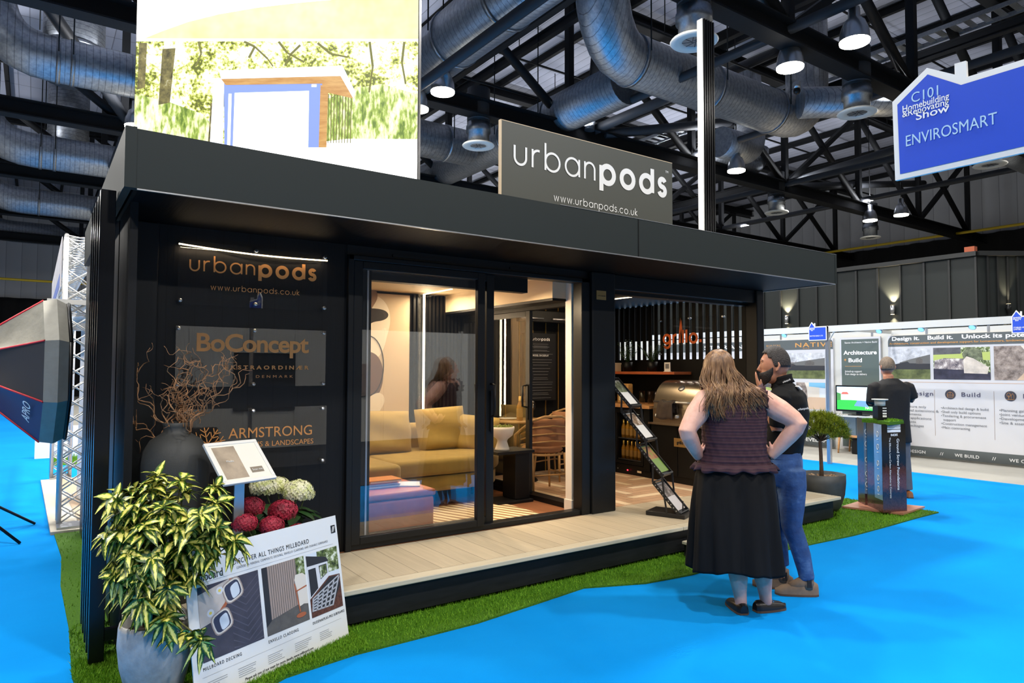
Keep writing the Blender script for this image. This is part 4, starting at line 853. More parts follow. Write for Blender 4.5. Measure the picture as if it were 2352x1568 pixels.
# shelf and what stands on it
M['redwood'] = mat('red_oak_shelf', (176, 92, 50), 0.5, var=0.2, vscale=5, stretch=(10, 1, 10))
b = MB(); b.box(6.52, 5.80, 1.525, 6.84, 7.14, 1.56); tag(b.build('shelf', M['redwood'], None, 0.003), 'red-brown oak shelf on the kitchen wall with pot plants', 'shelf')
def leafblade(b, base, d, L, w, droop, m=0, up=V(0, 0, 1), n=5):
    base = Vector(base); d = Vector(d).normalized(); s_ = d.cross(up)
    if s_.length < 1e-3: s_ = V(1, 0, 0)
    s_.normalize(); rows = []
    for i in range(n + 1):
        t = i / n; p = base + d * (L * t) + V(0, 0, -droop * L * t * t); ww = w * math.sin(PI * min(0.98, (t * 0.9 + 0.08))) ** 0.8
        rows.append([p - s_ * ww, p + V(0, 0, 0.15 * ww), p + s_ * ww])
    b.grid(rows, m)
M['leaf_g'] = mat('green_leaf', (58, 88, 40), 0.5, var=0.3, vscale=30); M['stem_g'] = mat('green_stem', (70, 84, 40), 0.6)
def potplant(name, label, x, y, z, kind):
    t = thing(name, label, 'plant', (x, y, z), 'pot plants on the kitchen shelf')
    b = MB(); b.lathe([(0.0, 0.0), (0.06, 0.0), (0.075, 0.13), (0.067, 0.13), (0.06, 0.11), (0.0, 0.11)], (x, y, z), 20, cap=False); b.build('pot', M['black'], t)
    b = MB(); rr = random.Random(len(label))
    if kind == 0:
        for k in range(26):
            a = rr.random() * 6.28; sp = rr.uniform(0.03, 0.14); hh = rr.uniform(0.12, 0.34); tip = V(x + sp * math.cos(a), y + sp * math.sin(a), z + 0.11 + hh); b.tube([(x, y, z + 0.1), (x + sp * 0.4 * math.cos(a), y + sp * 0.4 * math.sin(a), z + 0.1 + hh * 0.6), tip], 0.002, 4)
            for q in range(9):
                f = 0.35 + 0.65 * q / 8; p = V(x, y, z + 0.1).lerp(tip, f); aa = rr.random() * 6.28; leafblade(b, p, (math.cos(aa), math.sin(aa), 0.5), 0.04, 0.012, 0.4)
    else:
        for k in range(16):
            a = rr.random() * 6.28; L = rr.uniform(0.25, 0.42); d = V(math.cos(a) * 0.55, math.sin(a) * 0.55, 1.0).normalized()
            for q in range(14):
                f = 0.2 + 0.8 * q / 13; p = V(x, y, z + 0.11) + d * L * f + V(0, 0, -0.10 * f * f); s_ = d.cross(V(0, 0, 1)).normalized()
                for sg in (-1, 1): leafblade(b, p, s_ * sg + d * 0.5, 0.075 * (1.15 - f), 0.009, 0.4, n=3)
            b.tube([(x, y, z + 0.1), tuple(V(x, y, z + 0.11) + d * L * 0.6 + V(0, 0, -0.036)), tuple(V(x, y, z + 0.11) + d * L + V(0, 0, -0.1))], 0.0025, 4)
    b.build('foliage', M['leaf_g'], t)
potplant('pot_plant', 'small-leaved bushy plant in a black pot on the oak shelf', 6.66, 6.76, 1.56, 0)
potplant('fern', 'feathery fern in a black pot on the oak shelf', 6.68, 6.32, 1.56, 1)
tb = thing('storage_box', 'small cream box at the left end of the oak shelf', 'box', (6.66, 7.02, 1.56)); b = MB(); b.box(6.58, 6.96, 1.56, 6.74, 7.08, 1.655); b.build('box', M['cream'], tb, 0.004); b = MB(); b.box(6.577, 6.957, 1.655, 6.743, 7.083, 1.68); b.build('lid', M['cream'], tb, 0.003)
cf = thing('card_frame', 'small clear card holder near the right end of the oak shelf', 'card holder', (6.66, 6.02, 1.56)); b = MB(); b.box(6.62, 5.97, 1.56, 6.66, 6.07, 1.565); b.box(6.638, 5.97, 1.565, 6.644, 6.07, 1.68); b.build('holder', M['white'], cf); b = MB(); b.box(6.636, 5.99, 1.60, 6.638, 6.05, 1.66); b.build('card', M['textg'], cf)
# on the worktop
M['glassware'] = glassm('glassware', (0.95, 0.95, 0.93, 1), 1.2)
GL = None
for k, (x, y, lab) in enumerate(((6.5, 6.33, 'left of the three glasses on the worktop'), (6.52, 6.20, 'middle of the three glasses on the worktop'), (6.5, 6.08, 'right of the three glasses on the worktop'))):
    b = MB(); b.lathe([(0.0, 0.0), (0.034, 0.0), (0.038, 0.17), (0.036, 0.17), (0.032, 0.008), (0.0, 0.008)], (x, y, 1.14), 16, cap=False); tag(b.build('tumbler', M['glassware']), lab, 'glass', 'glasses on the kitchen worktop')
bag = thing('charcoal_bag', 'small patterned paper packet on the worktop under the shelf', 'packet', (6.42, 6.56, 1.14)); b = MB(); b.box(6.37, 6.46, 1.14, 6.47, 6.66, 1.40); b.build('packet', mat('packet_kraft', (176, 132, 70), 0.7, var=0.4, vscale=22), bag, 0.015)
b = MB(); b.box(6.368, 6.50, 1.18, 6.3695, 6.62, 1.27); b.build('picture', mat('packet_label', (210, 200, 160), 0.7, var=0.4, vscale=30), bag)
vs = thing('leaf_vase', 'small dark vase of orange leaves at the rear of the worktop', 'vase', (6.45, 6.86, 1.14)); b = MB(); b.lathe([(0.0, 0.0), (0.05, 0.0), (0.07, 0.1), (0.04, 0.19), (0.045, 0.21)], (6.45, 6.86, 1.14), 16, cap=False); b.build('vase', M['black'], vs); b = MB()
for k in range(14): a = k * 2.4; leafblade(b, (6.45, 6.86, 1.34), (math.cos(a), math.sin(a), 0.7), 0.13, 0.025, 0.6)
b.build('leaves', mat('amber_leaf', (196, 130, 40), 0.6), vs)
# sign on the slats
gs = thing('grill_sign', 'clear acrylic panel with rust-red lettering and a flame on the slat screen', 'sign', (6.8, 5.85, 1.75)); b = MB(); b.box(6.80, 5.25, 1.76, 6.806, 6.32, 2.26); b.build('panel', M['acryl'], gs)
M['rust'] = mat('rust_lettering', (226, 106, 40), 0.5)
strokes('grillo.', (6.799, 6.24, 1.93), (0, -1, 0), UZ, 0.64, M['rust'], gs, [.3] * 7, .2)
b = MB(); b.prism([(-.032, -.13), (-.03, .02), (-.006, .19), (.0, .09), (.012, .17), (.026, .02), (.03, -.13), (.012, -.02), (0, .05), (-.012, -.02)], (6.797, 5.93, 2.06), (0, -1, 0), (0, 0, 1), 0.001); b.build('flame', M['rust'], gs)
for (y, z) in ((5.28, 2.23), (6.29, 2.23), (5.28, 1.79), (6.29, 1.79), (5.8, 2.24)): b = MB(); b.cyl((6.79, y, z), (6.84, y, z), 0.011, 10); b.build('standoff', M['alu'], gs)
# dining set
M['rattan'] = mat('honey_rattan', (176, 138, 88), 0.5, var=0.15, vscale=14); M['seatb'] = mat('tan_seat', (160, 110, 72), 0.7)
tbl = thing('bistro_table', 'small round dining table behind the inner door', 'table', (4.85, 6.72, DK)); b = MB(); b.lathe([(0.0, 0.0), (0.36, 0.0), (0.36, 0.025), (0.0, 0.025)], (4.85, 6.72, 0.955), 32, cap=False); b.build('top', M['rattan'], tbl); b = MB(); b.cyl((4.85, 6.72, DK + 0.02), (4.85, 6.72, 0.955), 0.03, 12); b.build('leg', M['black'], tbl); b = MB(); b.lathe([(0.0, 0.0), (0.2, 0.0), (0.19, 0.02), (0.0, 0.025)], (4.85, 6.72, DK), 24, cap=False); b.build('base', M['black'], tbl)
def chair(label, x, y, rz):
    t = thing('rattan_chair', label, 'chair', (x, y, DK), 'rattan dining chairs')
    R = Matrix.Translation((x, y, DK)) @ Matrix.Rotation(rz, 4, 'Z')
    def P(*p): return R @ Vector(p)
    sz = 0.43
    b = MB(); b.loft([(0, 0, sz, 0.2, 0.2), (0, 0, sz + 0.03, 0.235, 0.225), (0, 0, sz + 0.06, 0.215, 0.205), (0, 0, sz + 0.068, 0.15, 0.15)], 24); b.xform(R); b.build('seat', M['seatb'], t)
    b = MB(); b.tube([P(0.23 * math.cos(a), 0.22 * math.sin(a), sz - 0.015) for a in [2 * PI * i / 20 for i in range(21)]], 0.013, 8); b.build('seat_ring', M['rattan'], t)
    for sx in (-1, 1):
        b = MB(); b.tube([P(sx * 0.17, -0.19, sz), P(sx * 0.2, -0.22, 0.0)], [0.015, 0.012], 8); b.build('leg', M['rattan'], t)
        b = MB(); b.tube([P(sx * 0.19, 0.17, sz), P(sx * 0.2, 0.23, 0.0)], [0.015, 0.012], 8); b.build('leg', M['rattan'], t)
    b = MB()
    pts = [P(-0.24, -0.2, sz), P(-0.27, -0.12, sz + 0.18), P(-0.26, 0.08, sz + 0.27), P(-0.2, 0.22, sz + 0.36), P(-0.1, 0.285, sz + 0.40), P(0.1, 0.285, sz + 0.40), P(0.2, 0.22, sz + 0.36), P(0.26, 0.08, sz + 0.27), P(0.27, -0.12, sz + 0.18), P(0.24, -0.2, sz)]
    b.tube(pts, 0.015, 8); b.build('arm_hoop', M['rattan'], t)
    b = MB()
    for dz in (0.12, 0.2, 0.28): b.tube([P(-0.25, 0.0, sz + dz * 0.7), P(-0.19, 0.2, sz + dz), P(0, 0.28, sz + dz + 0.02), P(0.19, 0.2, sz + dz), P(0.25, 0.0, sz + dz * 0.7)], 0.009, 6)
    b.build('back_bands', M['rattan'], t)
    b = MB(); b.grid([[P(-0.19 + 0.38 * i / 8, 0.24 - 0.07 * abs(i - 4) ** 2 / 16 - 0.02, sz + 0.08 + 0.29 * k / 4) for i in range(9)] for k in range(5)]); o = b.build('back_pad', M['seatb'], t); o.modifiers.new('s', 'SOLIDIFY').thickness = 0.03
    b = MB(); b.tube([P(-0.18, -0.2, 0.2), P(-0.19, 0.2, 0.2), P(0.19, 0.2, 0.2), P(0.18, -0.2, 0.2)], 0.009, 6); b.build('stretcher', M['rattan'], t)
chair('rattan chair seen from behind, close to the inner glass door', 4.62, 6.02, PI * 0.93)
chair('rattan chair with the tan back pad, beside the white jamb', 5.32, 6.62, -PI * 0.42)
bottle((4.72, 6.58, 0.98), 'champagne bottle standing on the small round dining table', 'dining table bottle').scale = (1.25, 1.25, 1.25)
for k, (x, y, lab) in enumerate(((4.88, 6.6, 'wine glass nearer the bottle on the round dining table'), (4.98, 6.68, 'wine glass farther from the bottle on the round dining table'))):
    b = MB(); b.lathe([(0.0, 0.0), (0.034, 0.0), (0.006, 0.01), (0.005, 0.09), (0.03, 0.12), (0.04, 0.16), (0.032, 0.22), (0.031, 0.22), (0.038, 0.16), (0.0, 0.105)], (x, y, 0.98), 16, cap=False); tag(b.build('wine_glass', M['glassware']), lab, 'glass', 'wine glasses on the dining table')
b = MB(); b.lathe([(0.0, 0.0), (0.07, 0.0), (0.12, 0.015), (0.118, 0.018), (0.0, 0.006)], (4.72, 6.82, 0.98), 24, cap=False); tag(b.build('plate', M['white']), 'white plate on the round dining table', 'plate')
# ---------------------------------------------------------------- turf strip around the pod
def turfmat(name, c0, c1):
    t = NT(name); n = t.noise(t.coord('Object'), 90, 3); t.link(t.ramp(n, [(0.3, rgb(*c0)), (0.7, rgb(*c1))]), t.b.inputs['Base Color']); t.b.inputs['Roughness'].default_value = 0.7; t.b.inputs['Specular IOR Level'].default_value = 0.2; return t.m
M['turf'] = turfmat('turf_blades', (66, 124, 16), (128, 172, 44)); M['turfbase'] = turfmat('turf_backing', (44, 84, 8), (80, 124, 24))
edge = [(0.20, 7.85), (0.23, 6.9), (0.20, 6.0), (0.215, 5.0), (0.20, 4.2), (0.24, 3.7), (0.42, 3.40), (0.75, 3.38), (1.10, 3.575), (1.5, 3.64), (2.3, 3.655), (2.9, 3.74), (3.3, 3.80), (3.75, 3.62), (4.2, 3.57), (5.0, 3.60), (5.8, 3.57), (6.5, 3.53), (7.15, 3.54), (7.8, 3.56), (8.3, 3.56), (8.25, 4.1), (8.22, 4.70)]
inner = [(7.2, 4.7), (7.03, 4.1), (0.5, 4.1), (0.5, 7.85)]
b = MB(); poly = edge + inner; b.poly([(x, y, 0.012) for x, y in reversed(poly)], 0)
b.poly([(x, y, 0.012) for x, y in ((7.0, 4.0), (8.22, 4.70), (8.25, 5.1), (7.0, 5.1))], 0)
def inside(x, y):
    c = False; j = len(poly) - 1
    for i in range(len(poly)):
        (xi, yi), (xj, yj) = poly[i], poly[j]
        if (yi > y) != (yj > y) and x < (xj - xi) * (y - yi) / (yj - yi) + xi: c = not c
        j = i
    return c
for e0, e1 in zip(edge[:-1], edge[1:]): b.poly([(e0[0], e0[1], 0.0), (e1[0], e1[1], 0.0), (e1[0], e1[1], 0.012), (e0[0], e0[1], 0.012)], 0)
rg = random.Random(5); cnt = 0
while cnt < 52000:
    if rg.random() < 0.35: x, y = rg.uniform(0.15, 1.6), rg.uniform(3.35, 4.4)
    else: x, y = rg.uniform(0.15, 8.35), rg.uniform(3.35, 5.0) if rg.random() < 0.8 else rg.uniform(4.4, 7.9)
    if x > 0.6 and y > 4.15 and x < 7.0: continue
    if not inside(x, y): continue
    a = rg.random() * 6.283; h_ = rg.uniform(0.012, 0.028); w_ = 0.0026; dx, dy = math.cos(a) * w_, math.sin(a) * w_; lx, ly = rg.gauss(0, 0.009), rg.gauss(0, 0.009)
    b.poly([(x - dx, y - dy, 0.011), (x + dx, y + dy, 0.011), (x + lx, y + ly, 0.011 + h_)], 1); cnt += 1
tag(b.build('artificial_grass', [M['turfbase'], M['turf']]), 'strip of green artificial grass laid around the pod and deck', 'artificial grass', kind='stuff')

# ---------------------------------------------------------------- grey planter with the variegated shrub
PX, PY = 0.515, 3.705
M['stoneware'] = mat('grey_stoneware', (166, 165, 162), 0.5, var=0.3, vscale=9, bump=0.15, bscale=40)
M['soil'] = mat('soil', (54, 40, 30), 0.95, var=0.4, vscale=60)
pot = thing('planter', 'tall grey stoneware planter at the left front corner of the deck', 'planter', (PX, PY, 0.0))
b = MB(); b.lathe([(0.0, 0.012), (0.105, 0.012), (0.125, 0.06), (0.155, 0.18), (0.166, 0.28), (0.162, 0.36), (0.157, 0.382), (0.145, 0.382), (0.143, 0.33), (0.0, 0.33)], (PX, PY, 0.0), 40, cap=False); b.build('pot', M['stoneware'], pot)
b = MB(); b.lathe([(0.0, 0.335), (0.145, 0.33)], (PX, PY, 0), 24, cap=False); b.build('soil', M['soil'], pot)
def varieg():
    t = NT('variegated_leaf'); uv = t.add('ShaderNodeTexCoord').outputs['UV']; sep = t.add('ShaderNodeSeparateXYZ'); t.link(uv, sep.inputs[0])
    s1_ = t.add('ShaderNodeMath', operation='SUBTRACT'); t.link(sep.outputs[0], s1_.inputs[0]); s1_.inputs[1].default_value = 0.5
    ab = t.add('ShaderNodeMath', operation='ABSOLUTE'); t.link(s1_.outputs[0], ab.inputs[0])
    n = t.noise(t.coord('Object'), 95, 3); k = t.add('ShaderNodeMath', operation='MULTIPLY_ADD'); t.link(n, k.inputs[0]); k.inputs[1].default_value = 0.55; t.link(ab.outputs[0], k.inputs[2]); n2 = t.noise(t.coord('Object'), 13, 2); k2 = t.add('ShaderNodeMath', operation='MULTIPLY_ADD'); t.link(n2, k2.inputs[0]); k2.inputs[1].default_value = 0.75; t.link(k.outputs[0], k2.inputs[2]); k3 = t.add('ShaderNodeMath', operation='SUBTRACT'); t.link(k2.outputs[0], k3.inputs[0]); k3.inputs[1].default_value = 0.385
    c = t.ramp(k3.outputs[0], [(0.40, rgb(240, 232, 128)), (0.46, rgb(214, 206, 70)), (0.52, rgb(84, 120, 34)), (0.70, rgb(34, 64, 22))])
    t.link(c, t.b.inputs['Base Color']); t.b.inputs['Roughness'].default_value = 0.36; t.b.inputs['Subsurface Weight'].default_value = 0.0; return t.m
M['varieg'] = varieg()
def leafuv(b, base, d, L, w, droop, up=V(0, 0, 1), curl=0.25, n=6):
    """pointed leaf with a midrib fold and UVs (u across, v along)"""
    base = Vector(base); d = Vector(d).normalized(); s_ = d.cross(up)
    if s_.length < 1e-3: s_ = V(1, 0, 0)
    s_.normalize(); nn = s_.cross(d).normalized(); i0 = len(b.v)
    for i in range(n + 1):
        t = i / n; p = base + d * (L * t) + V(0, 0, -droop * L * t * t); ww = w * (math.sin(PI * (0.06 + 0.92 * t ** 0.85))) ** 0.9
        for q in (-1, -.5, 0, .5, 1): b.v.append(tuple(p + s_ * (ww * q) + nn * (curl * ww * abs(q) + 0.04 * ww * math.sin(9 * t + q))))
    for i in range(n):
        for q in range(4):
            a = i0 + i * 5 + q; b.f.append((a, a + 1, a + 6, a + 5)); b.mi.append(0); b.sm.append(True)
            b.uv += [(q / 4, i / n), ((q + 1) / 4, i / n), ((q + 1) / 4, (i + 1) / n), (q / 4, (i + 1) / n)]
shr = thing('variegated_shrub', 'bushy yellow and green variegated shrub growing in the grey planter', 'shrub', (PX, PY, 0.33))
rs_ = random.Random(21)
fol = MB(); fol.uv = []; stm = MB()
# rosette centres (camera right, height, toward camera) measured around the planter
CR = V(0.819, -0.574, 0); CF = V(-0.574, -0.819, 0)
ros = []
extra = [(rs_.uniform(-.3, .27), rs_.uniform(.62, .98), rs_.uniform(-.05, .2)) for _ in range(26)]
extra = [e for e in extra if not (e[0] > .08 and e[1] < .74) and ((e[0] / .31) ** 2 + ((e[1] - .78) / .26) ** 2) < 1]
for (rx, z, fw) in ((-0.16, 0.97, 0.05), (-0.03, 1.02, 0.0), (0.10, 1.0, 0.0), (0.06, 0.90, 0.12), (-0.09, 0.91, 0.14), (-0.23, 0.87, 0.05), (-0.17, 0.80, 0.16), (0.01, 0.83, 0.18), (0.15, 0.86, 0.10), (0.24, 0.90, 0.0), (0.31, 0.81, 0.10), (0.36, 0.75, 0.08),
                    (-0.28, 0.72, 0.04), (-0.19, 0.66, 0.15), (-0.07, 0.72, 0.2), (0.07, 0.70, 0.2), (0.02, 0.62, 0.16), (0.04, 0.54, 0.18), (0.12, 0.47, 0.2), (0.30, 0.385, 0.21), (0.12, 0.57, 0.15), (0.2, 0.96, -0.08), (-0.12, 0.94, -0.1), (0.05, 0.93, -0.1), (-0.3, 0.80, -0.05)) + tuple(extra):
    rx = rx * (0.55 if rx < 0 else 0.95) + 0.015
    ros.append(V(PX, PY, 0) + CR * (rx + rs_.uniform(-.015, .015)) + CF * fw + V(0, 0, z))
for c in ros:
    out = (c - V(PX, PY, 0.55)).normalized(); root = V(PX + rs_.uniform(-.05, .05), PY + rs_.uniform(-.05, .05), 0.34)
    stm.tube([root, root.lerp(c, 0.5) + V(0, 0, 0.06), c], [0.006, 0.005, 0.003], 6)
    for k in range(20):
        a = k * 2.399 + rs_.uniform(-.3, .3); el = rs_.uniform(-0.5, 0.75) if k > 4 else rs_.uniform(0.4, 1.2)
        e1 = out.cross(V(0, 0, 1)); e1 = e1.normalized() if e1.length > .05 else V(1, 0, 0); e2 = out.cross(e1).normalized()
        d = (e1 * math.cos(a) + e2 * math.sin(a)) * math.cos(el) + out * math.sin(el) * 0.9 + V(0, 0, 0.1)
        L = rs_.uniform(0.055, 0.10); leafuv(fol, c + out * 0.012 * (k % 5), d, L, L * rs_.uniform(0.2, 0.29), rs_.uniform(0.1, 0.8), out)
    for k in range(9):   # lower leaves along the stem
        p = root.lerp(c, rs_.uniform(0.5, 0.95)); a = rs_.random() * 6.28; leafuv(fol, p, (math.cos(a), math.sin(a), 0.1), rs_.uniform(0.08, 0.12), 0.022, rs_.uniform(0.4, 1.0))
fol.build('leaves', M['varieg'], shr); stm.build('stems', mat('shrub_stem', (96, 92, 44), 0.7), shr)

# ---------------------------------------------------------------- tall black vase with curly willow
VX, VY = 0.685, 4.37
M['vase'] = mat('matt_charcoal_vase', (52, 53, 52), 0.62, var=0.15, vscale=6, bump=0.12, bscale=70)
vase = thing('floor_vase', 'tall matt charcoal floor vase on the deck below the copper signs', 'vase', (VX, VY, DK))
b = MB(); b.lathe([(0.0, 0.0), (0.10, 0.0), (0.11, 0.02), (0.135, 0.25), (0.168, 0.55), (0.185, 0.72), (0.186, 0.79), (0.172, 0.86), (0.135, 0.92), (0.085, 0.953), (0.068, 0.968), (0.066, 0.995), (0.074, 1.02), (0.068, 1.02), (0.058, 0.99), (0.058, 0.9)], (VX, VY, DK), 40, cap=False); b.build('body', M['vase'], vase)
M['willow'] = mat('willow_bark', (150, 108, 72), 0.65, var=0.3, vscale=40)
wil = thing('willow_branches', 'twisting dry willow branches standing in the charcoal vase', 'branches', (VX, VY, 1.2))
rw = random.Random(8); b = MB()
def twig(b, p, d, L, r, wob, depth, lim=True):
    pts = [p]; n = max(6, int(L / 0.03)); st = L / n; ph = rw.random() * 6.28; fr_ = rw.uniform(14, 22); side = d.cross(V(rw.uniform(-1, 1), rw.uniform(-1, 1), rw.uniform(-.3, .3))).normalized()
    kids = []; side2 = d.cross(side).normalized()
    for i in range(n):
        s_ = i * st; q = (d + side * wob * math.sin(fr_ * s_ * 2.2 + ph) + side2 * wob * 0.8 * math.cos(fr_ * s_ * 1.7 + ph * 1.3)).normalized(); p = p + q * st
        if lim: p.y = min(p.y, 4.75); p.x = max(p.x, 0.49) if p.y > 4.2 else p.x
        pts.append(p)
        if depth and i > 2 and rw.random() < 0.24: kids.append((p, (q + V(rw.uniform(-.9, .9), rw.uniform(-.9, .9), rw.uniform(-.3, .8))).normalized(), L * rw.uniform(0.25, 0.5), r * 0.6))
    b.tube(pts, [max(0.0012, r * (1 - 0.75 * i / n)) for i in range(n + 1)], 6)
    for k in kids: twig(b, *k, wob * 1.15, depth - 1, lim)
for k in range(13):
    rx = rw.uniform(-0.12, 0.42); d = (CR * rx + CF * rw.uniform(-.12, .12) + V(0, 0, 0.8)).normalized()
    twig(b, V(VX + rw.uniform(-.04, .04), VY + rw.uniform(-.04, .04), 1.16), d, rw.uniform(0.4, 0.75), 0.006, 1.35, 2)
for (rx, z, L) in ((-0.55, 0.75, 0.62), (-0.95, 0.32, 0.42), (0.75, 0.7, 0.6), (0.6, 0.75, 0.62)):
    d = (CR * rx + CF * 0.12 + V(0, 0, z)).normalized(); twig(b, V(VX, VY, 1.17), d, L, 0.006, 0.8, 2)
b.build('twigs', M['willow'], wil)
# ---------------------------------------------------------------- white framed notice on a stand
qr = thing('notice_stand', 'white framed sloping notice on an aluminium post, in front of the vase', 'sign stand', (1.01, 4.10, DK))
qc = V(0.985, 4.124, 1.048); qu = V(0.94, 0.35, 0.0).normalized(); qn = V(0.245, -0.658, 0.71).normalized(); qv = qn.cross(qu).normalized(); qu = qv.cross(qn).normalized()
b = MB(); W2, H2, F_ = 0.168, 0.15, 0.022
b.obox(qc + qv * (H2 - F_ / 2), qu * W2, qv * F_ / 2, qn * 0.009); b.obox(qc - qv * (H2 - F_ / 2), qu * W2, qv * F_ / 2, qn * 0.009)
b.obox(qc + qu * (W2 - F_ / 2), qu * F_ / 2, qv * (H2 - F_), qn * 0.009); b.obox(qc - qu * (W2 - F_ / 2), qu * F_ / 2, qv * (H2 - F_), qn * 0.009); b.build('frame', M['white'], qr, 0.003)
b = MB(); b.obox(qc, qu * (W2 - 0.01), qv * (H2 - 0.01), qn * 0.004); b.build('backing', M['paper'], qr)
b = MB(); b.poly([qc + qn * 0.0048 + qu * a + qv * c for a, c in ((-0.135, -0.115), (0.005, -0.115), (0.005, 0.115), (-0.135, 0.115))]); b.build('picture', mat('notice_beige', (168, 152, 132), 0.5, var=0.25, vscale=9), qr)
text('Media', qc + qn * 0.0052 - qu * 0.065 + qv * 0.0, qu, qv, 0.022, M['white'], qr, 0.045)
b = MB(); b.poly([qc + qn * 0.0048 + qu * a + qv * c for a, c in ((0.035, -0.09), (0.115, -0.09), (0.115, -0.05), (0.035, -0.05))]); b.build('caption_box', mat('caption_taupe', (140, 128, 112), 0.5), qr); text('Scan me', qc + qn * 0.0056 + qu * 0.075 - qv * 0.077, qu, qv, 0.02, M['white'], qr, 0.065)
pb = V(0.985, 4.16, DK); b = MB(); top = qc - qn * 0.02 - qv * 0.01; b.obox((pb + top) / 2, V(0.029, 0, 0), V(0, 0.012, 0), (top - pb) / 2); b.build('post', M['alu'], qr, 0.003)
b = MB(); b.box(0.90, 4.08, DK, 1.16, 4.30, DK + 0.008); b.build('base', M['alu'], qr)
# ---------------------------------------------------------------- hydrangeas
def petalmat(name, stops): t = NT(name); n = t.noise(t.coord('Object'), 22, 3); t.link(t.ramp(n, stops), t.b.inputs['Base Color']); t.b.inputs['Roughness'].default_value = 0.6; return t.m
M['hyd_w'] = petalmat('hydrangea_cream', [(0.35, rgb(206, 212, 128)), (0.6, rgb(244, 240, 208))]); M['hyd_r'] = petalmat('hydrangea_crimson', [(0.35, rgb(118, 16, 40)), (0.65, rgb(188, 44, 72))])
M['leaf_d'] = mat('dark_leaf', (36, 66, 30), 0.45, var=0.3, vscale=25)
def hydrangea(label, x, y, heads, mm, seed):
    t = thing('hydrangea', label, 'flower', (x, y, DK)); rr = random.Random(seed)
    b = MB(); b.lathe([(0.0, 0.0), (0.085, 0.0), (0.11, 0.17), (0.1, 0.17), (0.0, 0.15)], (x, y, DK), 20, cap=False); b.build('pot', M['char'], t)
    sb = MB(); lb = MB()
    for (hx, hy, hz, R_) in heads:
        c = V(hx, hy, hz); sb.tube([(x, y, DK + 0.15), (x * .4 + hx * .6, y * .4 + hy * .6, hz - 0.15), c], 0.005, 6)
        b = MB()
        for k in range(170):
            z = 1 - 1.55 * (k + .5) / 170; r_ = math.sqrt(max(0, 1 - z * z)); a = k * 2.39996; n_ = V(r_ * math.cos(a), r_ * math.sin(a), z); p = c + V(n_.x * R_, n_.y * R_, n_.z * R_ * .78) * rr.uniform(.92, 1.05)
            e1 = n_.cross(V(0.3, 0.2, 1)).normalized(); e2 = n_.cross(e1); s_ = R_ * 0.17; o_ = rr.random() * 1.57
            for q in range(4):
                aa = o_ + q * PI / 2; dd = e1 * math.cos(aa) + e2 * math.sin(aa); pp = n_.cross(dd)
                b.poly([p, p + dd * s_ * .55 + pp * s_ * .45 + n_ * s_ * .1, p + dd * s_ + n_ * s_ * .16, p + dd * s_ * .55 - pp * s_ * .45 + n_ * s_ * .1], 0, True)
        b.build('flower_head', mm, t)
        for k in range(6): a = rr.random() * 6.28; leafblade(lb, c + V(0, 0, -0.1 - 0.06 * rr.random()), (math.cos(a), math.sin(a), 0.2), 0.12, 0.04, 0.6)
    for k in range(14): a = rr.random() * 6.28; leafblade(lb, (x, y, DK + 0.2 + 0.2 * rr.random()), (math.cos(a), math.sin(a), 0.6), 0.15, 0.045, 0.7)
    sb.build('stems', M['stem_g'], t); lb.build('leaves', M['leaf_d'], t)
hydrangea('cream white hydrangea in a pot between the notice post and the sliding door', 1.36, 4.50, [(1.22, 4.50, 0.83, 0.085), (1.42, 4.44, 0.79, 0.095), (1.33, 4.58, 0.81, 0.08), (1.50, 4.53, 0.75, 0.06)], M['hyd_w'], 3)
hydrangea('crimson hydrangea in a pot just behind the leaning poster board', 1.22, 4.20, [(1.08, 4.24, 0.76, 0.075), (1.02, 4.14, 0.69, 0.07), (1.26, 4.22, 0.72, 0.085), (1.33, 4.15, 0.60, 0.06), (1.17, 4.13, 0.66, 0.07)], M['hyd_r'], 4)
b = MB(); b.box(0.86, 4.42, DK, 0.91, 4.46, 0.80); tag(b.build('small_post', M['char']), 'short grey post half hidden behind the shrub beside the vase', 'post')
# ---------------------------------------------------------------- leaning poster board
yaw, lean, BW, BH = math.radians(25), math.radians(10), 1.0, 0.70
bu = V(math.cos(yaw), math.sin(yaw), 0); nb = V(-math.sin(yaw), math.cos(yaw), 0); bv = nb * math.sin(lean) + V(0, 0, math.cos(lean)); bn = bu.cross(bv).normalized(); bo = V(1.562, 3.899, 0.012) - bu * BW
po = thing('poster_board', 'white printed poster board leaning on the grass against the deck corner', 'poster', (1.1, 3.7, 0.0))
def bp(s, t, d=0.001): return bo + bu * (s * BW) + bv * ((1 - t) * BH) + bn * d
b = MB(); b.obox(bo + bu * BW / 2 + bv * BH / 2 - bn * 0.003, bu * BW / 2, bv * BH / 2, bn * 0.003); b.build('board', mat('poster_white', (228, 229, 228), 0.4), po)
def bq(name, pts, mm, d=0.001, parent=None): b = MB(); b.poly([bp(s, t, d) for s, t in pts]); return b.build(name, mm, parent or po)
M['p_deck'] = mat('print_deck', (66, 64, 76), 0.5, var=0.2, vscale=12); M['p_clad'] = mat('print_cladding', (160, 142, 132), 0.5); M['p_dark'] = mat('print_dark', (44, 44, 48), 0.5); M['p_floor'] = mat('print_floor', (92, 88, 84), 0.5, var=0.2, vscale=20)
M['p_seat'] = mat('print_cream', (220, 212, 200), 0.5); M['p_wood'] = mat('print_wood', (170, 96, 62), 0.5); M['p_table'] = mat('print_tabletop', (196, 186, 178), 0.5, var=0.1, vscale=15); M['p_navy'] = mat('print_navy', (58, 62, 84), 0.5)
M['p_tree'] = NT('print_trees').m
def treeprint(name, stops, sc):
    t = NT(name); n = t.noise(t.coord('Object'), sc, 8, 0.7); t.link(t.ramp(n, stops), t.b.inputs['Base Color']); t.b.inputs['Roughness'].default_value = 0.5; return t.m
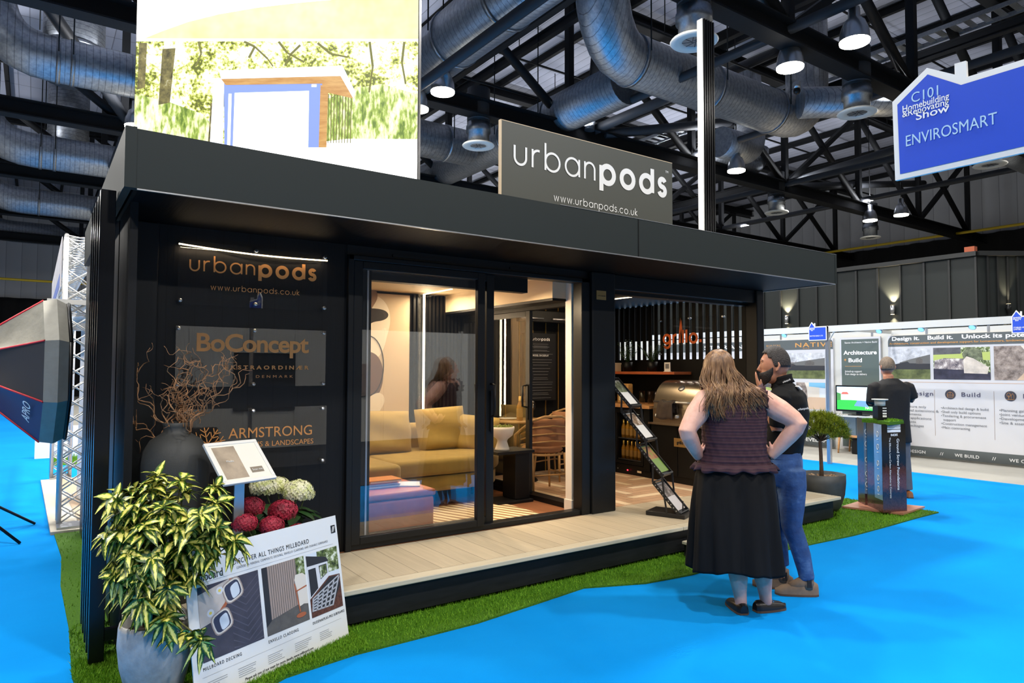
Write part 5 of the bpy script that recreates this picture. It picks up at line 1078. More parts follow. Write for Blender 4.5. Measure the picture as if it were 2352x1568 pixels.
M['p_tree'] = treeprint('print_foliage', [(0.4, rgb(40, 52, 28)), (0.5, rgb(110, 128, 66)), (0.62, rgb(226, 230, 210))], 28); M['p_soil'] = treeprint('print_soil', [(0.35, rgb(64, 36, 28)), (0.65, rgb(112, 70, 54))], 50); M['p_sky'] = mat('print_sky', (214, 222, 230), 0.5); M['p_wh'] = mat('print_house', (214, 216, 220), 0.5)
f1 = bq('photo', [(.055, .745), (.41, .745), (.41, .25), (.055, .25)], M['p_deck'])
M['p_deck2'] = mat('print_deck_light', (86, 84, 98), 0.5)
b = MB()
for i in range(13):
    for sd_ in (0, 1):
        t0 = .27 + i * .05
        a, c = ((.23, t0), (.32, t0 + .09)) if sd_ == 0 else ((.41, t0 - .0), (.32, t0 + .09))
        q = [(a[0], a[1]), (c[0], c[1]), (c[0], c[1] + .008), (a[0], a[1] + .008)]
        q = [(s, min(.743, max(.252, t))) for s, t in q]; b.poly([bp(s, t, .0014) for s, t in (q if sd_ else q[::-1])])
b.build('herringbone', M['p_deck2'], f1)
bq('tabletop', [(.055, .52), (.055, .30), (.235, .25), (.20, .40), (.12, .50)], M['p_table'], .0016, f1); bq('table_edge', [(.12, .50), (.20, .40), (.235, .25), (.25, .25), (.215, .41), (.135, .53)], M['p_wood'], .0018, f1)
def sq(x): return math.copysign(abs(x) ** .55, x)
def chairprint(cs, ct):
    def blob(nm, rx, ry, mm, dd, ox=0, oy=0):
        bq(nm, [(cs + ox + rx * sq(math.cos(a * .3927)) + .3 * rx * sq(math.sin(a * .3927)), ct + oy + ry * sq(math.sin(a * .3927)) - .35 * ry * sq(math.cos(a * .3927))) for a in range(16)][::-1], mm, dd, f1)
    blob('chair', .056, .075, M['p_clad'], .002); blob('chair', .05, .068, M['p_seat'], .0022); blob('chair', .043, .058, M['p_navy'], .0024); blob('chair', .024, .046, M['p_sky'], .0026, .012, .004)
chairprint(.175, .52); chairprint(.25, .335)
for (cs, ct) in ((.115, .44), (.175, .31)):
    bq('plate', [(cs + .02 * math.cos(a * .393), ct + .026 * math.sin(a * .393)) for a in range(16)][::-1], M['p_wh'], .0022, f1); bq('plate', [(cs + .008 * math.cos(a * .393), ct + .01 * math.sin(a * .393)) for a in range(16)][::-1], mat('print_yellow', (228, 206, 90), .5), .0026, f1)
f2 = bq('photo', [(.432, .745), (.722, .745), (.722, .25), (.432, .25)], M['p_floor']); bq('cladding', [(.468, .64), (.66, .60), (.66, .25), (.468, .25)], M['p_clad'], .0014, f2); bq('shade', [(.432, .68), (.468, .645), (.468, .25), (.432, .25)], M['p_dark'], .0014, f2); bq('foliage', [(.66, .45), (.722, .45), (.722, .25), (.66, .25)], M['p_tree'], .0014, f2); bq('wall', [(.66, .60), (.722, .62), (.722, .45), (.66, .45)], M['p_seat'], .0013, f2)
b = MB(); [b.poly([bp(s, t, .0018) for s, t in ((.48 + k * .0145, .638 - k * .003), (.4835 + k * .0145, .637 - k * .003), (.4835 + k * .0145, .25), (.48 + k * .0145, .25))]) for k in range(13)]; b.build('slats', M['p_floor'], f2)
bq('armchair', [(.64, .41), (.65, .375), (.70, .375), (.722, .40), (.722, .60), (.66, .62), (.655, .5)], M['p_seat'], .0022, f2); bq('armchair', [(.635, .44), (.642, .44), (.665, .66), (.657, .66)], M['p_wood'], .0026, f2); bq('armchair', [(.64, .505), (.64, .495), (.722, .475), (.722, .487)], M['p_wood'], .0026, f2); bq('tray', [(.665 + .035 * math.cos(a * .393), .685 + .018 * math.sin(a * .393)) for a in range(16)][::-1], M['p_wood'], .003, f2)
f3 = bq('photo', [(.738, .745), (.98, .745), (.98, .25), (.738, .25)], M['p_sky']); bq('trees', [(.82, .44), (.98, .44), (.98, .25), (.82, .25)], M['p_tree'], .0014, f3); bq('house', [(.738, .60), (.895, .47), (.895, .35), (.738, .30)], M['p_wh'], .0018, f3); bq('roof', [(.738, .345), (.905, .35), (.885, .31), (.738, .26)], M['p_dark'], .0022, f3); bq('door', [(.745, .585), (.805, .535), (.80, .37), (.745, .37)], M['p_dark'], .0024, f3)
bq('window', [(.83, .475), (.885, .44), (.885, .365), (.825, .365)], M['p_dark'], .0024, f3); b = MB(); [b.poly([bp(s, t, .0028) for s, t in ((.832 + k * .018, .467 - k * .01), (.845 + k * .018, .46 - k * .01), (.845 + k * .018, .372), (.83 + k * .018, .372))]) for k in range(3)]; b.build('panes', M['p_tree'], f3)
bq('ground', [(.738, .745), (.98, .745), (.98, .48), (.895, .47), (.738, .60)], M['p_soil'], .0016, f3); bq('base', [(.75, .70), (.90, .71), (.975, .57), (.97, .49), (.90, .48), (.755, .61)], M['p_dark'], .002, f3)
b = MB()
for k in range(6):
    f = k / 5; a = (.75 + .15 * f, .70 + .01 * f); c = (.76 + .21 * f, .60 - .10 * f)
    b.poly([bp(s, t, .0024) for s, t in ((a[0] - .006, a[1]), (a[0] + .006, a[1]), (c[0] + .006, c[1]), (c[0] - .006, c[1]))])
    a = (.752 + .003 * f, .70 - .09 * f); c = (.90 + .072 * f, .71 - .215 * f); b.poly([bp(s, t, .0024) for s, t in ((a[0], a[1]), (c[0], c[1]), (c[0], c[1] - .012), (a[0], a[1] - .012))])
b.build('lattice', mat('print_lattice', (176, 178, 184), .5), f3)
def bt(body, s, t, size, mm, width=None, align='CENTER', bold=0.0, space=1.0): return text(body, bp(s, t, 0), bu, bv, size, mm, po, width, align, bold, 0.0012, space=space)
bt('DISCOVER ALL THINGS MILLBOARD', .52, .165, .035, M['textk'], .505, space=1.2); bt('LEADERS IN MINERAL COMPOSITE DECKING, ENVELLO CLADDING AND DURABLE SUBFRAMES', .60, .20, .017, M['textg'], .63, space=1.3)
bt('millboard', .12, .215, .055, M['textk'], .165, bold=.004); bq('logo_bar', [(.047, .155), (.082, .155), (.082, .149), (.047, .149)], mat('logo_green', (70, 140, 90), .5), .0012)
bt('MILLBOARD DECKING', .16, .795, .022, M['textk'], .215, space=1.3); bt('ENVELLO CLADDING', .535, .795, .022, M['textk'], .2, space=1.3); bt('DUOSPAN/PLAS-PRO SUBFRAMES', .862, .795, .02, M['textk'], .245, space=1.2)
bt('Please ask one of our team for more details: www.millboard.com', .5, .972, .018, M['textk'], .45)
b = MB()
for s, t, w in ((.0, .225, 1), (.0, .835, 1)): b.poly([bp(.045, t + .002), bp(.955, t + .002), bp(.955, t), bp(.045, t)])
rr = random.Random(2)
for s in (.06, .24, .42, .60, .78):
    for k in range(5): w = rr.uniform(.07, .12); b.poly([bp(s, .875 + k * .014 + .005), bp(s + w, .875 + k * .014 + .005), bp(s + w, .875 + k * .014), bp(s, .875 + k * .014)])
b.build('small_print', mat('print_grey', (168, 170, 172), .5), po)
b = MB(); b.poly([bp(s, t, .0012) for s, t in ((.95, .14), (.985, .14), (.985, .075), (.95, .075))]); lg = b.build('emblem', M['textk'], po); b = MB(); [b.poly([bp(s + q, t, .0016) for s, t in ((.955, .13), (.959, .13), (.972, .085), (.966, .085))]) for q in (0, .009)]; b.build('stripes', M['white'], lg)
# ---------------------------------------------------------------- zigzag brochure stand
bsx, bsy = 4.83, 4.36
brs = thing('brochure_stand', 'black folding zigzag brochure stand on the deck beside the woman', 'brochure stand', (bsx, bsy, DK))
A_ = V(0.36, -0.933, 0); B_ = V(0.933, 0.36, 0); M['standk'] = mat('black_stand', (30, 30, 31), 0.4)
b = MB(); b.obox(V(bsx, bsy, DK + 0.02), A_ * 0.185, B_ * 0.125, V(0, 0, 0.02)); b.build('base', M['standk'], brs, 0.006)
LOW = []
def traydir(): return
covers = [[(224, 222, 216), (120, 130, 96)], [(232, 228, 220), (150, 120, 90)], [(120, 150, 60), (186, 120, 80)], [(206, 196, 190), (120, 104, 92)]]
z_b = [0.29, 0.62, 0.925, 1.235]; tops = []
for i in range(4):
    off = -0.155 * i
    p0 = V(bsx, bsy, 0) + A_ * (0.13 + off) + V(0, 0, z_b[i]); p1 = p0 - A_ * 0.245 + V(0, 0, 0.265)   # lower front end, upper rear end
    ax = (p1 - p0).normalized(); nn = B_.cross(ax).normalized()
    if nn.z < 0: nn = -nn
    t = MB()
    for sg in (-1, 1):
        t.bar(p0 + B_ * 0.115 * sg, p1 + B_ * 0.115 * sg, 0.008, 0.03, 0, nn)
        for k in range(9): q = p0.lerp(p1, (k + 1) / 10) + B_ * 0.1195 * sg; t.obox(q, ax * 0.005, B_ * 0.001, nn * 0.005, 1)
    t.bar(p0 - B_ * 0.115, p0 + B_ * 0.115, 0.012, 0.04, 0, nn); t.bar(p1 - B_ * 0.115, p1 + B_ * 0.115, 0.01, 0.012, 0, nn); t.obox((p0 + p1) / 2 - nn * 0.012, ax * 0.17, B_ * 0.112, nn * 0.002)
    t.build('tray', [M['standk'], M['alu']], brs)
    bk = thing('brochure', ['brochure in the lowest tray of the zigzag stand', 'green photo brochure in the second tray from the bottom of the zigzag stand', 'pale brochure in the second tray from the top of the zigzag stand', 'pale brochure in the topmost tray of the zigzag stand'][i], 'brochure', tuple(p0), 'brochures in the zigzag stand')
    cc = [covers[3], covers[2], covers[1], covers[0]][i]
    c = p0.lerp(p1, 0.5); b = MB(); b.obox(c - nn * 0.004, ax * 0.148, B_ * 0.104, nn * 0.004); cv = b.build('cover', mat('cover_base', cc[0], 0.35), bk)
    b = MB(); b.poly([c + nn * 0.0004 + ax * a + B_ * e for a, e in ((0.0, -0.1), (0.0, 0.1), (0.14, 0.1), (0.14, -0.1))][::-1]); b.build('picture', treeprint('cover_picture', [(0.35, rgb(*[x * .55 for x in cc[1]])), (0.5, rgb(*cc[1])), (0.65, rgb(*cc[0]))], 18), bk)
    tops.append((p0, p1))
def strut(p, q, w=.006, h=.016): b = MB(); b.bar(p, q, w, h, 0, A_); b.build('strut', M['standk'], brs)
for i in range(4):
    p0, p1 = tops[i]
    for sg in (-1, 1):
        s_ = B_ * 0.124 * sg
        if i < 3: q0, q1 = tops[i + 1]; strut(p1 + s_, q0.lerp(q1, 0.35) + s_); strut(p0.lerp(p1, 0.55) + s_, q0 + s_)
p0, p1 = tops[0]
for sg in (-1, 1): s_ = B_ * 0.124 * sg; strut(p0.lerp(p1, 0.55) + s_, V(bsx, bsy, DK + 0.04) + A_ * 0.02 + s_)
strut(p0, V(bsx, bsy, DK + 0.04) + A_ * 0.12, 0.2, 0.01)
# ---------------------------------------------------------------- pine bonsai in the round bowl
bx, by = 7.34, 4.36
bs = thing('bowl_planter', 'round charcoal bowl planter beyond the right end of the deck', 'planter', (bx, by, 0.0))
b = MB(); b.lathe([(0.0, 0.012), (0.15, 0.012), (0.19, 0.06), (0.232, 0.2), (0.245, 0.33), (0.245, 0.42), (0.228, 0.42), (0.225, 0.36), (0.0, 0.36)], (bx, by, 0), 40, cap=False); b.build('pot', mat('charcoal_bowl', (66, 68, 68), 0.55, var=0.15, vscale=12), bs)
M['pebble'] = mat('brown_pebble', (150, 124, 96), 0.8, var=0.3, vscale=50)
b = MB(); rr = random.Random(9)
for k in range(170):
    a = rr.random() * 6.28; r_ = 0.215 * math.sqrt(rr.random()); s_ = rr.uniform(0.008, 0.016); b.ell((bx + r_ * math.cos(a), by + r_ * math.sin(a), 0.372 + rr.random() * 0.014), (s_, s_ * rr.uniform(.7, 1.2), s_ * .7), 7, 5)
tag(b.build('pebbles', M['pebble']), 'brown pebbles covering the soil of the round bowl planter', 'pebbles', kind='stuff')
pn = thing('pine_bonsai', 'small dome-crowned pine tree growing in the round bowl planter', 'tree', (bx, by, 0.36))
b = MB(); tr_ = [V(bx - 0.01, by, 0.35), V(bx - 0.012, by, 0.5), V(bx - 0.02, by, 0.65), V(bx - 0.03, by, 0.78), V(bx - 0.03, by, 0.86)]; b.tube(tr_, [0.026, 0.021, 0.019, 0.018, 0.012], 10)
heads = []
for k in range(46):
    z = 1 - 1.12 * (k + .5) / 46; a = k * 2.39996; r_ = math.sqrt(max(0.02, 1 - z * z)); heads.append(V(bx - 0.02 + 0.265 * r_ * math.cos(a), by + 0.265 * r_ * math.sin(a), 0.865 + 0.225 * z))
for hd_ in heads[::2]: b.tube([tr_[3], tr_[4].lerp(hd_, 0.5) + V(0, 0, -0.01), hd_], [0.008, 0.005, 0.003], 5)
b.build('trunk', mat('pine_bark', (92, 74, 58), 0.85, var=0.3, vscale=40), pn)
M['needle'] = turfmat('pine_needles', (78, 98, 16), (160, 168, 48)); b = MB()
for hd_ in heads + [V(bx - 0.02 + rr.uniform(-.17, .17), by + rr.uniform(-.17, .17), 0.86 + rr.uniform(0, .14)) for _ in range(26)]:
    out = (hd_ - V(bx - .02, by, 0.80)).normalized()
    for k in range(210):
        d = (out * 0.7 + V(rr.gauss(0, .7), rr.gauss(0, .7), rr.gauss(0.15, .6))).normalized(); L = rr.uniform(0.035, 0.06); p = hd_ + V(rr.gauss(0, .022), rr.gauss(0, .022), rr.gauss(0, .014)); s_ = d.cross(V(rr.random(), rr.random(), 1)).normalized() * 0.0028
        b.poly([p - s_, p + s_, p + d * L], 0)
b.build('needles', M['needle'], pn)
fp = thing('red_flower', 'small red flowering plant half hidden behind the man at the deck end', 'flower', (7.0, 4.72, 0.0))
b = MB(); b.lathe([(0.0, 0.0), (0.07, 0.0), (0.09, 0.2), (0.08, 0.2), (0.0, 0.18)], (6.80, 4.55, DK), 18, cap=False); b.build('pot', M['char'], fp)
b = MB(); b.tube([(6.80, 4.55, DK + 0.18), (6.84, 4.50, 0.55), (6.86, 4.48, 0.68)], 0.005, 6); b.build('stems', M['stem_g'], fp); b = MB()
for k in range(60): b.ell((6.86 + rr.gauss(0, .018), 4.47 + rr.gauss(0, .018), 0.665 + rr.gauss(0, .03)), (0.008, 0.008, 0.008), 6, 4)
b.build('flower_head', mat('red_petal', (190, 44, 58), 0.5), fp); b = MB()
for k in range(10): a = k * 2.4; leafblade(b, (6.82, 4.5, 0.47 + 0.01 * k), (math.cos(a), math.sin(a), 0.3), 0.11, 0.025, 0.7)
b.build('leaves', M['leaf_g'], fp)
# ---------------------------------------------------------------- soil-section display pillars
tp = thing('soil_pillar_display', 'acrylic soil-section pillars with white lettering on a copper base plate', 'display', (7.92, 3.95, 0.0))
M['soilcol'] = NT('soil_section').m
def soilsec():
    t = NT('soil_section_print'); v = t.coord('Object'); sep = t.add('ShaderNodeSeparateXYZ'); t.link(v, sep.inputs[0]); n = t.noise(v, 26, 6, .7); k = t.add('ShaderNodeMath', operation='MULTIPLY_ADD'); t.link(n, k.inputs[0]); k.inputs[1].default_value = 0.24; t.link(sep.outputs[2], k.inputs[2])
    c = t.ramp(k.outputs[0], [(0.12, rgb(120, 76, 66)), (0.24, rgb(84, 60, 58)), (0.36, rgb(44, 44, 60)), (0.44, rgb(122, 70, 56)), (0.62, rgb(98, 56, 44)), (0.68, rgb(40, 32, 28)), (0.95, rgb(24, 21, 20))])
    n2 = t.noise(v, 60, 5, .8); c2 = t.ramp(n2, [(0.3, rgb(90, 90, 90)), (0.7, rgb(255, 255, 255))]); t.link(t.mixc(0.7, c, c2, 'MULTIPLY'), t.b.inputs['Base Color']); t.b.inputs['Roughness'].default_value = 0.12; return t.m
M['soilp'] = soilsec(); M['acrblue'] = mat('blue_acrylic', (112, 140, 176), 0.1, var=0.3, vscale=4, spec=0.7)
M['copper'] = mat('copper_board', (178, 122, 98), 0.35, var=0.2, vscale=7)
b = MB(); b.prism([(7.58, 4.27), (7.75, 3.68), (8.36, 3.73), (8.13, 4.33)], (0, 0, 0.02), (1, 0, 0), (0, 1, 0), 0.02); b.build('base_plate', M['copper'], tp)
pc = [V(7.70, 3.915, 0), V(7.88, 3.70, 0), V(8.08, 3.88, 0), V(7.90, 4.095, 0)]
def pillar(c0, c1, c2, c3, z0, z1, nm):
    b = MB(); i = 0; C4 = [c0, c1, c2, c3]; b.v = [tuple(p + V(0, 0, z0)) for p in C4] + [tuple(p + V(0, 0, z1)) for p in C4]
    b.f = [(0, 1, 5, 4), (1, 2, 6, 5), (2, 3, 7, 6), (3, 0, 4, 7), (4, 5, 6, 7), (3, 2, 1, 0)]; b.mi = [0, 0, 0, 1, 0, 0]; b.sm = [False] * 6; return b.build(nm, [M['soilp'], M['acrblue']], tp)
# front pillar: side strip facing left of the picture is blue acrylic, wide face shows soil
fA, fB = V(7.735, 3.885, 0), V(7.90, 3.70, 0)
def quadp(a, bb, depth, z0, z1, m):
    a, bb = Vector(a), Vector(bb); d = (bb - a).normalized(); n_ = V(-d.y, d.x, 0)
    if n_.dot(V(0.57, 0.82, 0)) < 0: n_ = -n_
    b = MB(); b.obox((a + bb) / 2 + n_ * depth / 2 + V(0, 0, (z0 + z1) / 2), (bb - a) / 2, n_ * depth / 2, V(0, 0, (z1 - z0) / 2)); return b, d, n_
def dpix(u, d, z=0.0):   # ground point along the camera column u at forward distance d
    k = (u - 1176) / 1568; return V((0.8192 * k + 0.573) * d, (-0.5736 * k + 0.8185) * d, z)
a0, a1, a2 = dpix(2003, 7.70), dpix(2021, 7.5), dpix(2075, 7.60)
b = MB(); back = V(0.57, 0.82, 0) * 0.2
b.prism([(p.x, p.y) for p in (a1, a2, a2 + V(.1, .16, 0), a0 + V(.12, .15, 0), a0)], (0, 0, 0.04), (1, 0, 0), (0, 1, 0), 0.955); b.build('pillar', M['soilp'], tp)
e0, e1 = dpix(1980, 7.92), dpix(2006, 7.82); b = MB(); b.prism([(p.x, p.y) for p in (e0, e1, e1 + V(.15, .13, 0), e0 + V(.13, .15, 0))], (0, 0, 0.04), (1, 0, 0), (0, 1, 0), 0.99); b.build('pillar', M['soilp'], tp)
def strip_face(p, q, z0, z1, m, nm, d=0.003):
    p, q = Vector(p), Vector(q); w = (q - p).normalized(); n_ = V(w.y, -w.x, 0)
    b = MB(); b.poly([p + n_ * d + V(0, 0, z0), q + n_ * d + V(0, 0, z0), q + n_ * d + V(0, 0, z1), p + n_ * d + V(0, 0, z1)]); b.build(nm, m, tp); return w, n_
strip_face(a0, a1, 0.17, 0.99, M['acrblue'], 'blue_face'); strip_face(e0, e0.lerp(e1, 0.55), 0.17, 1.0, M['acrblue'], 'blue_face')
w, n_ = (a1 - a0).normalized(), None
for p, q in ((a0, a1), (e0, e0.lerp(e1, .55))):
    w = (q - p).normalized(); n_ = V(w.y, -w.x, 0); c = p.lerp(q, .5) + n_ * 0.005; b = MB()
    for z in (0.28, 0.40, 0.56, 0.74, 0.88):
        b.tube([c + w * 0.022 * math.cos(k * .52) + V(0, 0, z + 0.03 * math.sin(k * .52)) for k in range(13)], 0.003, 5); b.bar(c - w * .02 + V(0, 0, z - .06), c + w * .02 + V(0, 0, z - .06), 0.004, 0.004)
    b.build('icons', M['textw'], tp)
w = (a2 - a1).normalized()
n2_ = V(w.y, -w.x, 0)
text('Ground Screw Foundations', a1.lerp(a2, .60) + n2_ * .004 + V(0, 0, 0.555), (0, 0, -1), w, 0.05, M['textw'], tp, 0.56, bold=.012)
text('The Efficient, Low-Carbon Alternative to Concrete', a1.lerp(a2, .28) + n2_ * .004 + V(0, 0, 0.52), (0, 0, -1), w, 0.034, M['textw'], tp, 0.66)
text('RADIX', a1.lerp(a2, .5) + n2_ * .004 + V(0, 0, 0.865), w, UZ, 0.035, M['textw'], tp, 0.10, bold=.03)
b = MB()
for k, hh in enumerate((.03, .018, .01, .005)):
    z = .905 + (0, .037, .062, .079)[k]; b.poly([a1.lerp(a2, .22) + n2_ * .004 + V(0, 0, z), a1.lerp(a2, .78) + n2_ * .004 + V(0, 0, z), a1.lerp(a2, .78) + n2_ * .004 + V(0, 0, z + hh), a1.lerp(a2, .22) + n2_ * .004 + V(0, 0, z + hh)])
b.build('logo_bars', M['textw'], tp)
b = MB(); gp_ = [dpix(1976, 7.86), dpix(2012, 7.70), dpix(2038, 7.45), dpix(2072, 7.62), dpix(2050, 7.9)]; b.prism([(p.x, p.y) for p in gp_], (0, 0, 0.99), (1, 0, 0), (0, 1, 0), 0.035, 0); rr = random.Random(6); c_ = dpix(2024, 7.68)
for k in range(2200):
    f = rr.random(); g_ = rr.random(); p = gp_[0].lerp(gp_[3], f).lerp(gp_[2 if f > .5 else 1].lerp(gp_[4], rr.random()), g_ * .8) + V(0, 0, 1.022); a = rr.random() * 6.28; p2 = p + V(rr.gauss(0, .012), rr.gauss(0, .012), rr.uniform(.01, .026)); b.poly([p + V(math.cos(a) * .003, math.sin(a) * .003, 0), p - V(math.cos(a) * .003, math.sin(a) * .003, 0), p2], 1)
b.build('turf_top', [M['turfbase'], M['turf']], tp)
q = dpix(2018, 7.75); b = MB(); b.obox(q + V(0, 0, 1.10), V(.819, -.574, 0) * .052, V(.574, .819, 0) * .052, V(0, 0, .085)); b.build('top_pillar', M['black'], tp); b = MB(); b.lathe([(0.0, 0.0), (.085, 0.0), (.085, .012), (0.0, .012)], q + V(0, 0, 1.25), 24, cap=False); b.lathe([(.055, -.065), (.055, 0)], q + V(0, 0, 1.25), 24); b.build('lid', M['offwhite'], tp)
b = MB()
for k in range(4): z = 1.06 + k * .032; b.poly([q + V(-.574, -.819, 0) * .0535 + V(.819, -.574, 0) * x + V(0, 0, zz) for x, zz in ((.0, z), (.045, z), (.045, z + .022 - k * .004), (.0, z + .022 - k * .004))])
b.build('logo_bars', M['textw'], tp)
# ---------------------------------------------------------------- near hanging blue sign (house outline)
M['blue'] = mat('sign_blue', (24, 74, 196), 0.45); M['paleblue'] = mat('pale_blue_lettering', (172, 206, 232), 0.5)
UY = (0, -1, 0)
def housesign(label, x, outer, inner, grp=None):
    t = thing('booth_sign', label, 'sign', (x, outer[0][0], outer[-1][1]), grp)
    b = MB(); b.prism([(-y, z) for y, z in outer], (x, 0, 0), UY, UZ, -0.012) if False else b.prism([(-y, z) for y, z in reversed(outer)], (x + 0.012, 0, 0), UY, UZ, 0.012); b.build('board', M['white'], t)
    b = MB(); b.poly([(x - 0.0015, y, z) for y, z in reversed(inner)]); b.build('blue_face', M['blue'], t)
    return t
HS = dict(outer=[(1.076, 2.447), (.97, 2.521), (.893, 2.472), (.893, 2.505), (.862, 2.503), (.861, 2.453), (.5, 2.453), (.5, 2.190), (1.072, 2.190)], inner=[(1.06, 2.433), (.968, 2.499), (.876, 2.434), (.515, 2.434), (.515, 2.208), (1.056, 2.207)])
hs = housesign('large hanging house-shaped blue sign with white border, at the upper right', 2.25, HS['outer'], HS['inner'])
def ht_(body, y, z, size, mm, w, bold=.02, al='LEFT', tilt=0.0, nm=hs, x=2.248): return text(body, (x, y, z), (0, -1, 0), UZ, size, mm, nm, w, al, bold, 0.001)
ht_('C101', 1.018, 2.424, .045, M['paleblue'], .078, 0); ht_('Homebuilding', 1.045, 2.402, .03, M['textw'], .135, .008); ht_('&Renovating', 1.045, 2.386, .028, M['textw'], .135, .008); ht_('Show', 1.005, 2.365, .034, M['textw'], .095, .01); ht_('ENVIROSMART', 1.038, 2.29, .05, M['paleblue'], .25, 0)
shp = thing('booth_post', 'aluminium booth post holding the large hanging blue sign', 'post', (2.28, 0.5, 0)); b = MB(); b.box(2.265, 0.46, 0, 2.305, 0.50, 2.5); b.build('post', M['alu'], shp)
# ---------------------------------------------------------------- booths behind the camera side (seen in the glass)
b = MB(); b.box(1.4, -4.56, 0, 9.4, -4.5, 2.45); [b.box(1.4 + k * 1.0, -4.5, 0, 1.44 + k * 1.0, -4.47, 2.5) for k in range(9)]; tag(b.build('booth_wall', M['offwhite']), 'white shell-scheme wall across the aisle, mirrored in the sliding door', 'booth wall')
b = MB(); b.box(3.2, -4.468, 0.75, 4.4, -4.44, 1.9); tag(b.build('booth_poster', M['bladk']), 'dark poster on the white wall across the aisle', 'poster')
b = MB(); b.box(5.2, -4.468, 1.0, 6.0, -4.44, 1.7); tag(b.build('booth_poster', M['p_clad']), 'brown poster on the white wall across the aisle', 'poster')
b = MB(); b.prism([(1.3, -4.4), (10, -4.4), (10, .85), (2.4, .85), (1.3, -.4)], (0, 0, 0.0), (1, 0, 0), (0, 1, 0), .012); tag(b.build('booth_mat', mat('dark_mat', (40, 40, 42), .9)), 'dark floor mat of the booth across the aisle', 'mat')
# ---------------------------------------------------------------- right hand booths
bw_ = thing('booth_gantry', 'white aluminium fascia frame over the two booths on the right', 'booth rail', (11.13, 6.47, 0))
b = MB(); b.box(11.10, 1.8, 2.24, 11.15, 10.5, 2.345); b.build('fascia_rail', M['offwhite'], bw_)
b = MB(); b.box(11.10, 6.44, 0, 11.16, 6.50, 2.34); [b.box(11.095, 6.447 + k * .02, 0, 11.10, 6.453 + k * .02, 2.3) for k in range(3)]; b.build('post', M['alu'], bw_)
b = MB(); b.box(11.16, 6.45, 2.28, 13.28, 6.49, 2.34); b.build('cross_rail', M['offwhite'], bw_)
b = MB(); b.bar((11.14, 6.40, 2.24), (11.14, 6.30, 2.1), 0.02, 0.02) if False else b.bar((11.13, 6.35, 2.25), (11.13, 6.46, 2.08), 0.03, 0.015); b.build('corner_brace', M['offwhite'], bw_)
for k, y in enumerate((7.32, 5.62, 4.98, 4.28)):
    t = thing('booth_spotlight', ['booth spotlight left of the small blue house sign', 'booth spotlight above the start of the long printed panel', 'booth spotlight above the middle of the long printed panel', 'booth spotlight nearest the right edge'][k], 'spotlight', (11.2, y, 2.2), 'small spotlights clipped under the booth rail')
    b = MB(); b.cyl((11.18, y, 2.24), (11.18, y, 2.29), .012, 8); b.build('clip', M['alu'], t); b = MB(); b.lathe([(0.0, 0), (.05, 0), (.045, .05), (.02, .07), (0.0, .07)], (11.16, y, 2.215), 16, axis=(.7, 0, .7)); b.build('lamp_head', M['offwhite'], t); b = MB(); b.lathe([(0.0, 0), (.042, 0)], (11.158, y, 2.213), 16, axis=(.7, 0, .7), cap=False); b.build('lens', emis('spot_lens', (150, 215, 255), 1.0), t)
M['pdk'] = mat('panel_slate', (86, 92, 92), 0.5); M['pwh'] = mat('panel_white', (200, 200, 203), 0.5); M['pgold'] = mat('panel_gold', (206, 150, 84), 0.5); M['purp'] = mat('panel_indigo', (84, 82, 104), 0.5)
def panel(name, label, y0, y1, z0, z1, x=13.3):
    t = thing(name, label, 'booth panel', (x, (y0 + y1) / 2, 0)); b = MB(); b.box(x, y1, z0, x + 0.04, y0, z1); b.build('board', M['pwh'], t); return t
def pq_(t, nm, y0, z0, y1, z1, mm, d, x=13.3): b = MB(); b.poly([(x - d, y0, z0), (x - d, y1, z0), (x - d, y1, z1), (x - d, y0, z1)]); return b.build(nm, mm, t)
def pt(t, body, y, z, size, mm, w=None, al='LEFT', bold=0.0, sp=1.0, d=.006, x=13.3): return text(body, (x - d, y, z), UY, UZ, size, mm, t, w, al, bold, 0.0, space=sp)
sh = thing('shell_wall', 'white shell-scheme back wall carrying the printed panels', 'booth wall', (13.36, 5, 0)); b = MB(); b.box(13.345, 1.0, 0, 13.42, 17.5, 2.35); b.build('wall', M['offwhite'], sh)
for k in range(10): y = 1.4 + k * 0.99 + .5; b = MB(); b.box(13.341, y - .02, 2.25, 13.35, y + .02, 2.36); b.build('wall_post', M['alu'], sh)
def rounded(y0, z0, y1, z1, r, d, x=13.3):
    return [(x - d, y0, z0), (x - d, y1, z0), (x - d, y1, z1)] + [(x - d, y0 - r + r * math.cos(a), z1 - r + r * math.sin(a)) for a in [PI / 2 - PI / 2 * i / 8 for i in range(9)]]
dp = panel('design_panel', 'long white printed panel with a slate header and three photos', 6.53, 1.2, 0.03, 2.24)
b = MB(); b.poly(rounded(6.53, 2.035, 1.2, 2.24, .12, .002)); b.build('header', M['pdk'], dp); pq_(dp, 'footer', 6.53, .03, 1.2, .205, M['pdk'], .002)
for body, y, w in (('Design it.', 6.46, .49), ('Build it.', 5.83, .42), ('Unlock its potential.', 5.27, 1.22)): pt(dp, body, y, 2.148, .10, M['textw'], w, bold=.03)
pt(dp, 'Architecture, construction and development support for homeowners, landowners and developers', 6.50, 2.075, .05, M['pgold'], 2.62, bold=.015)
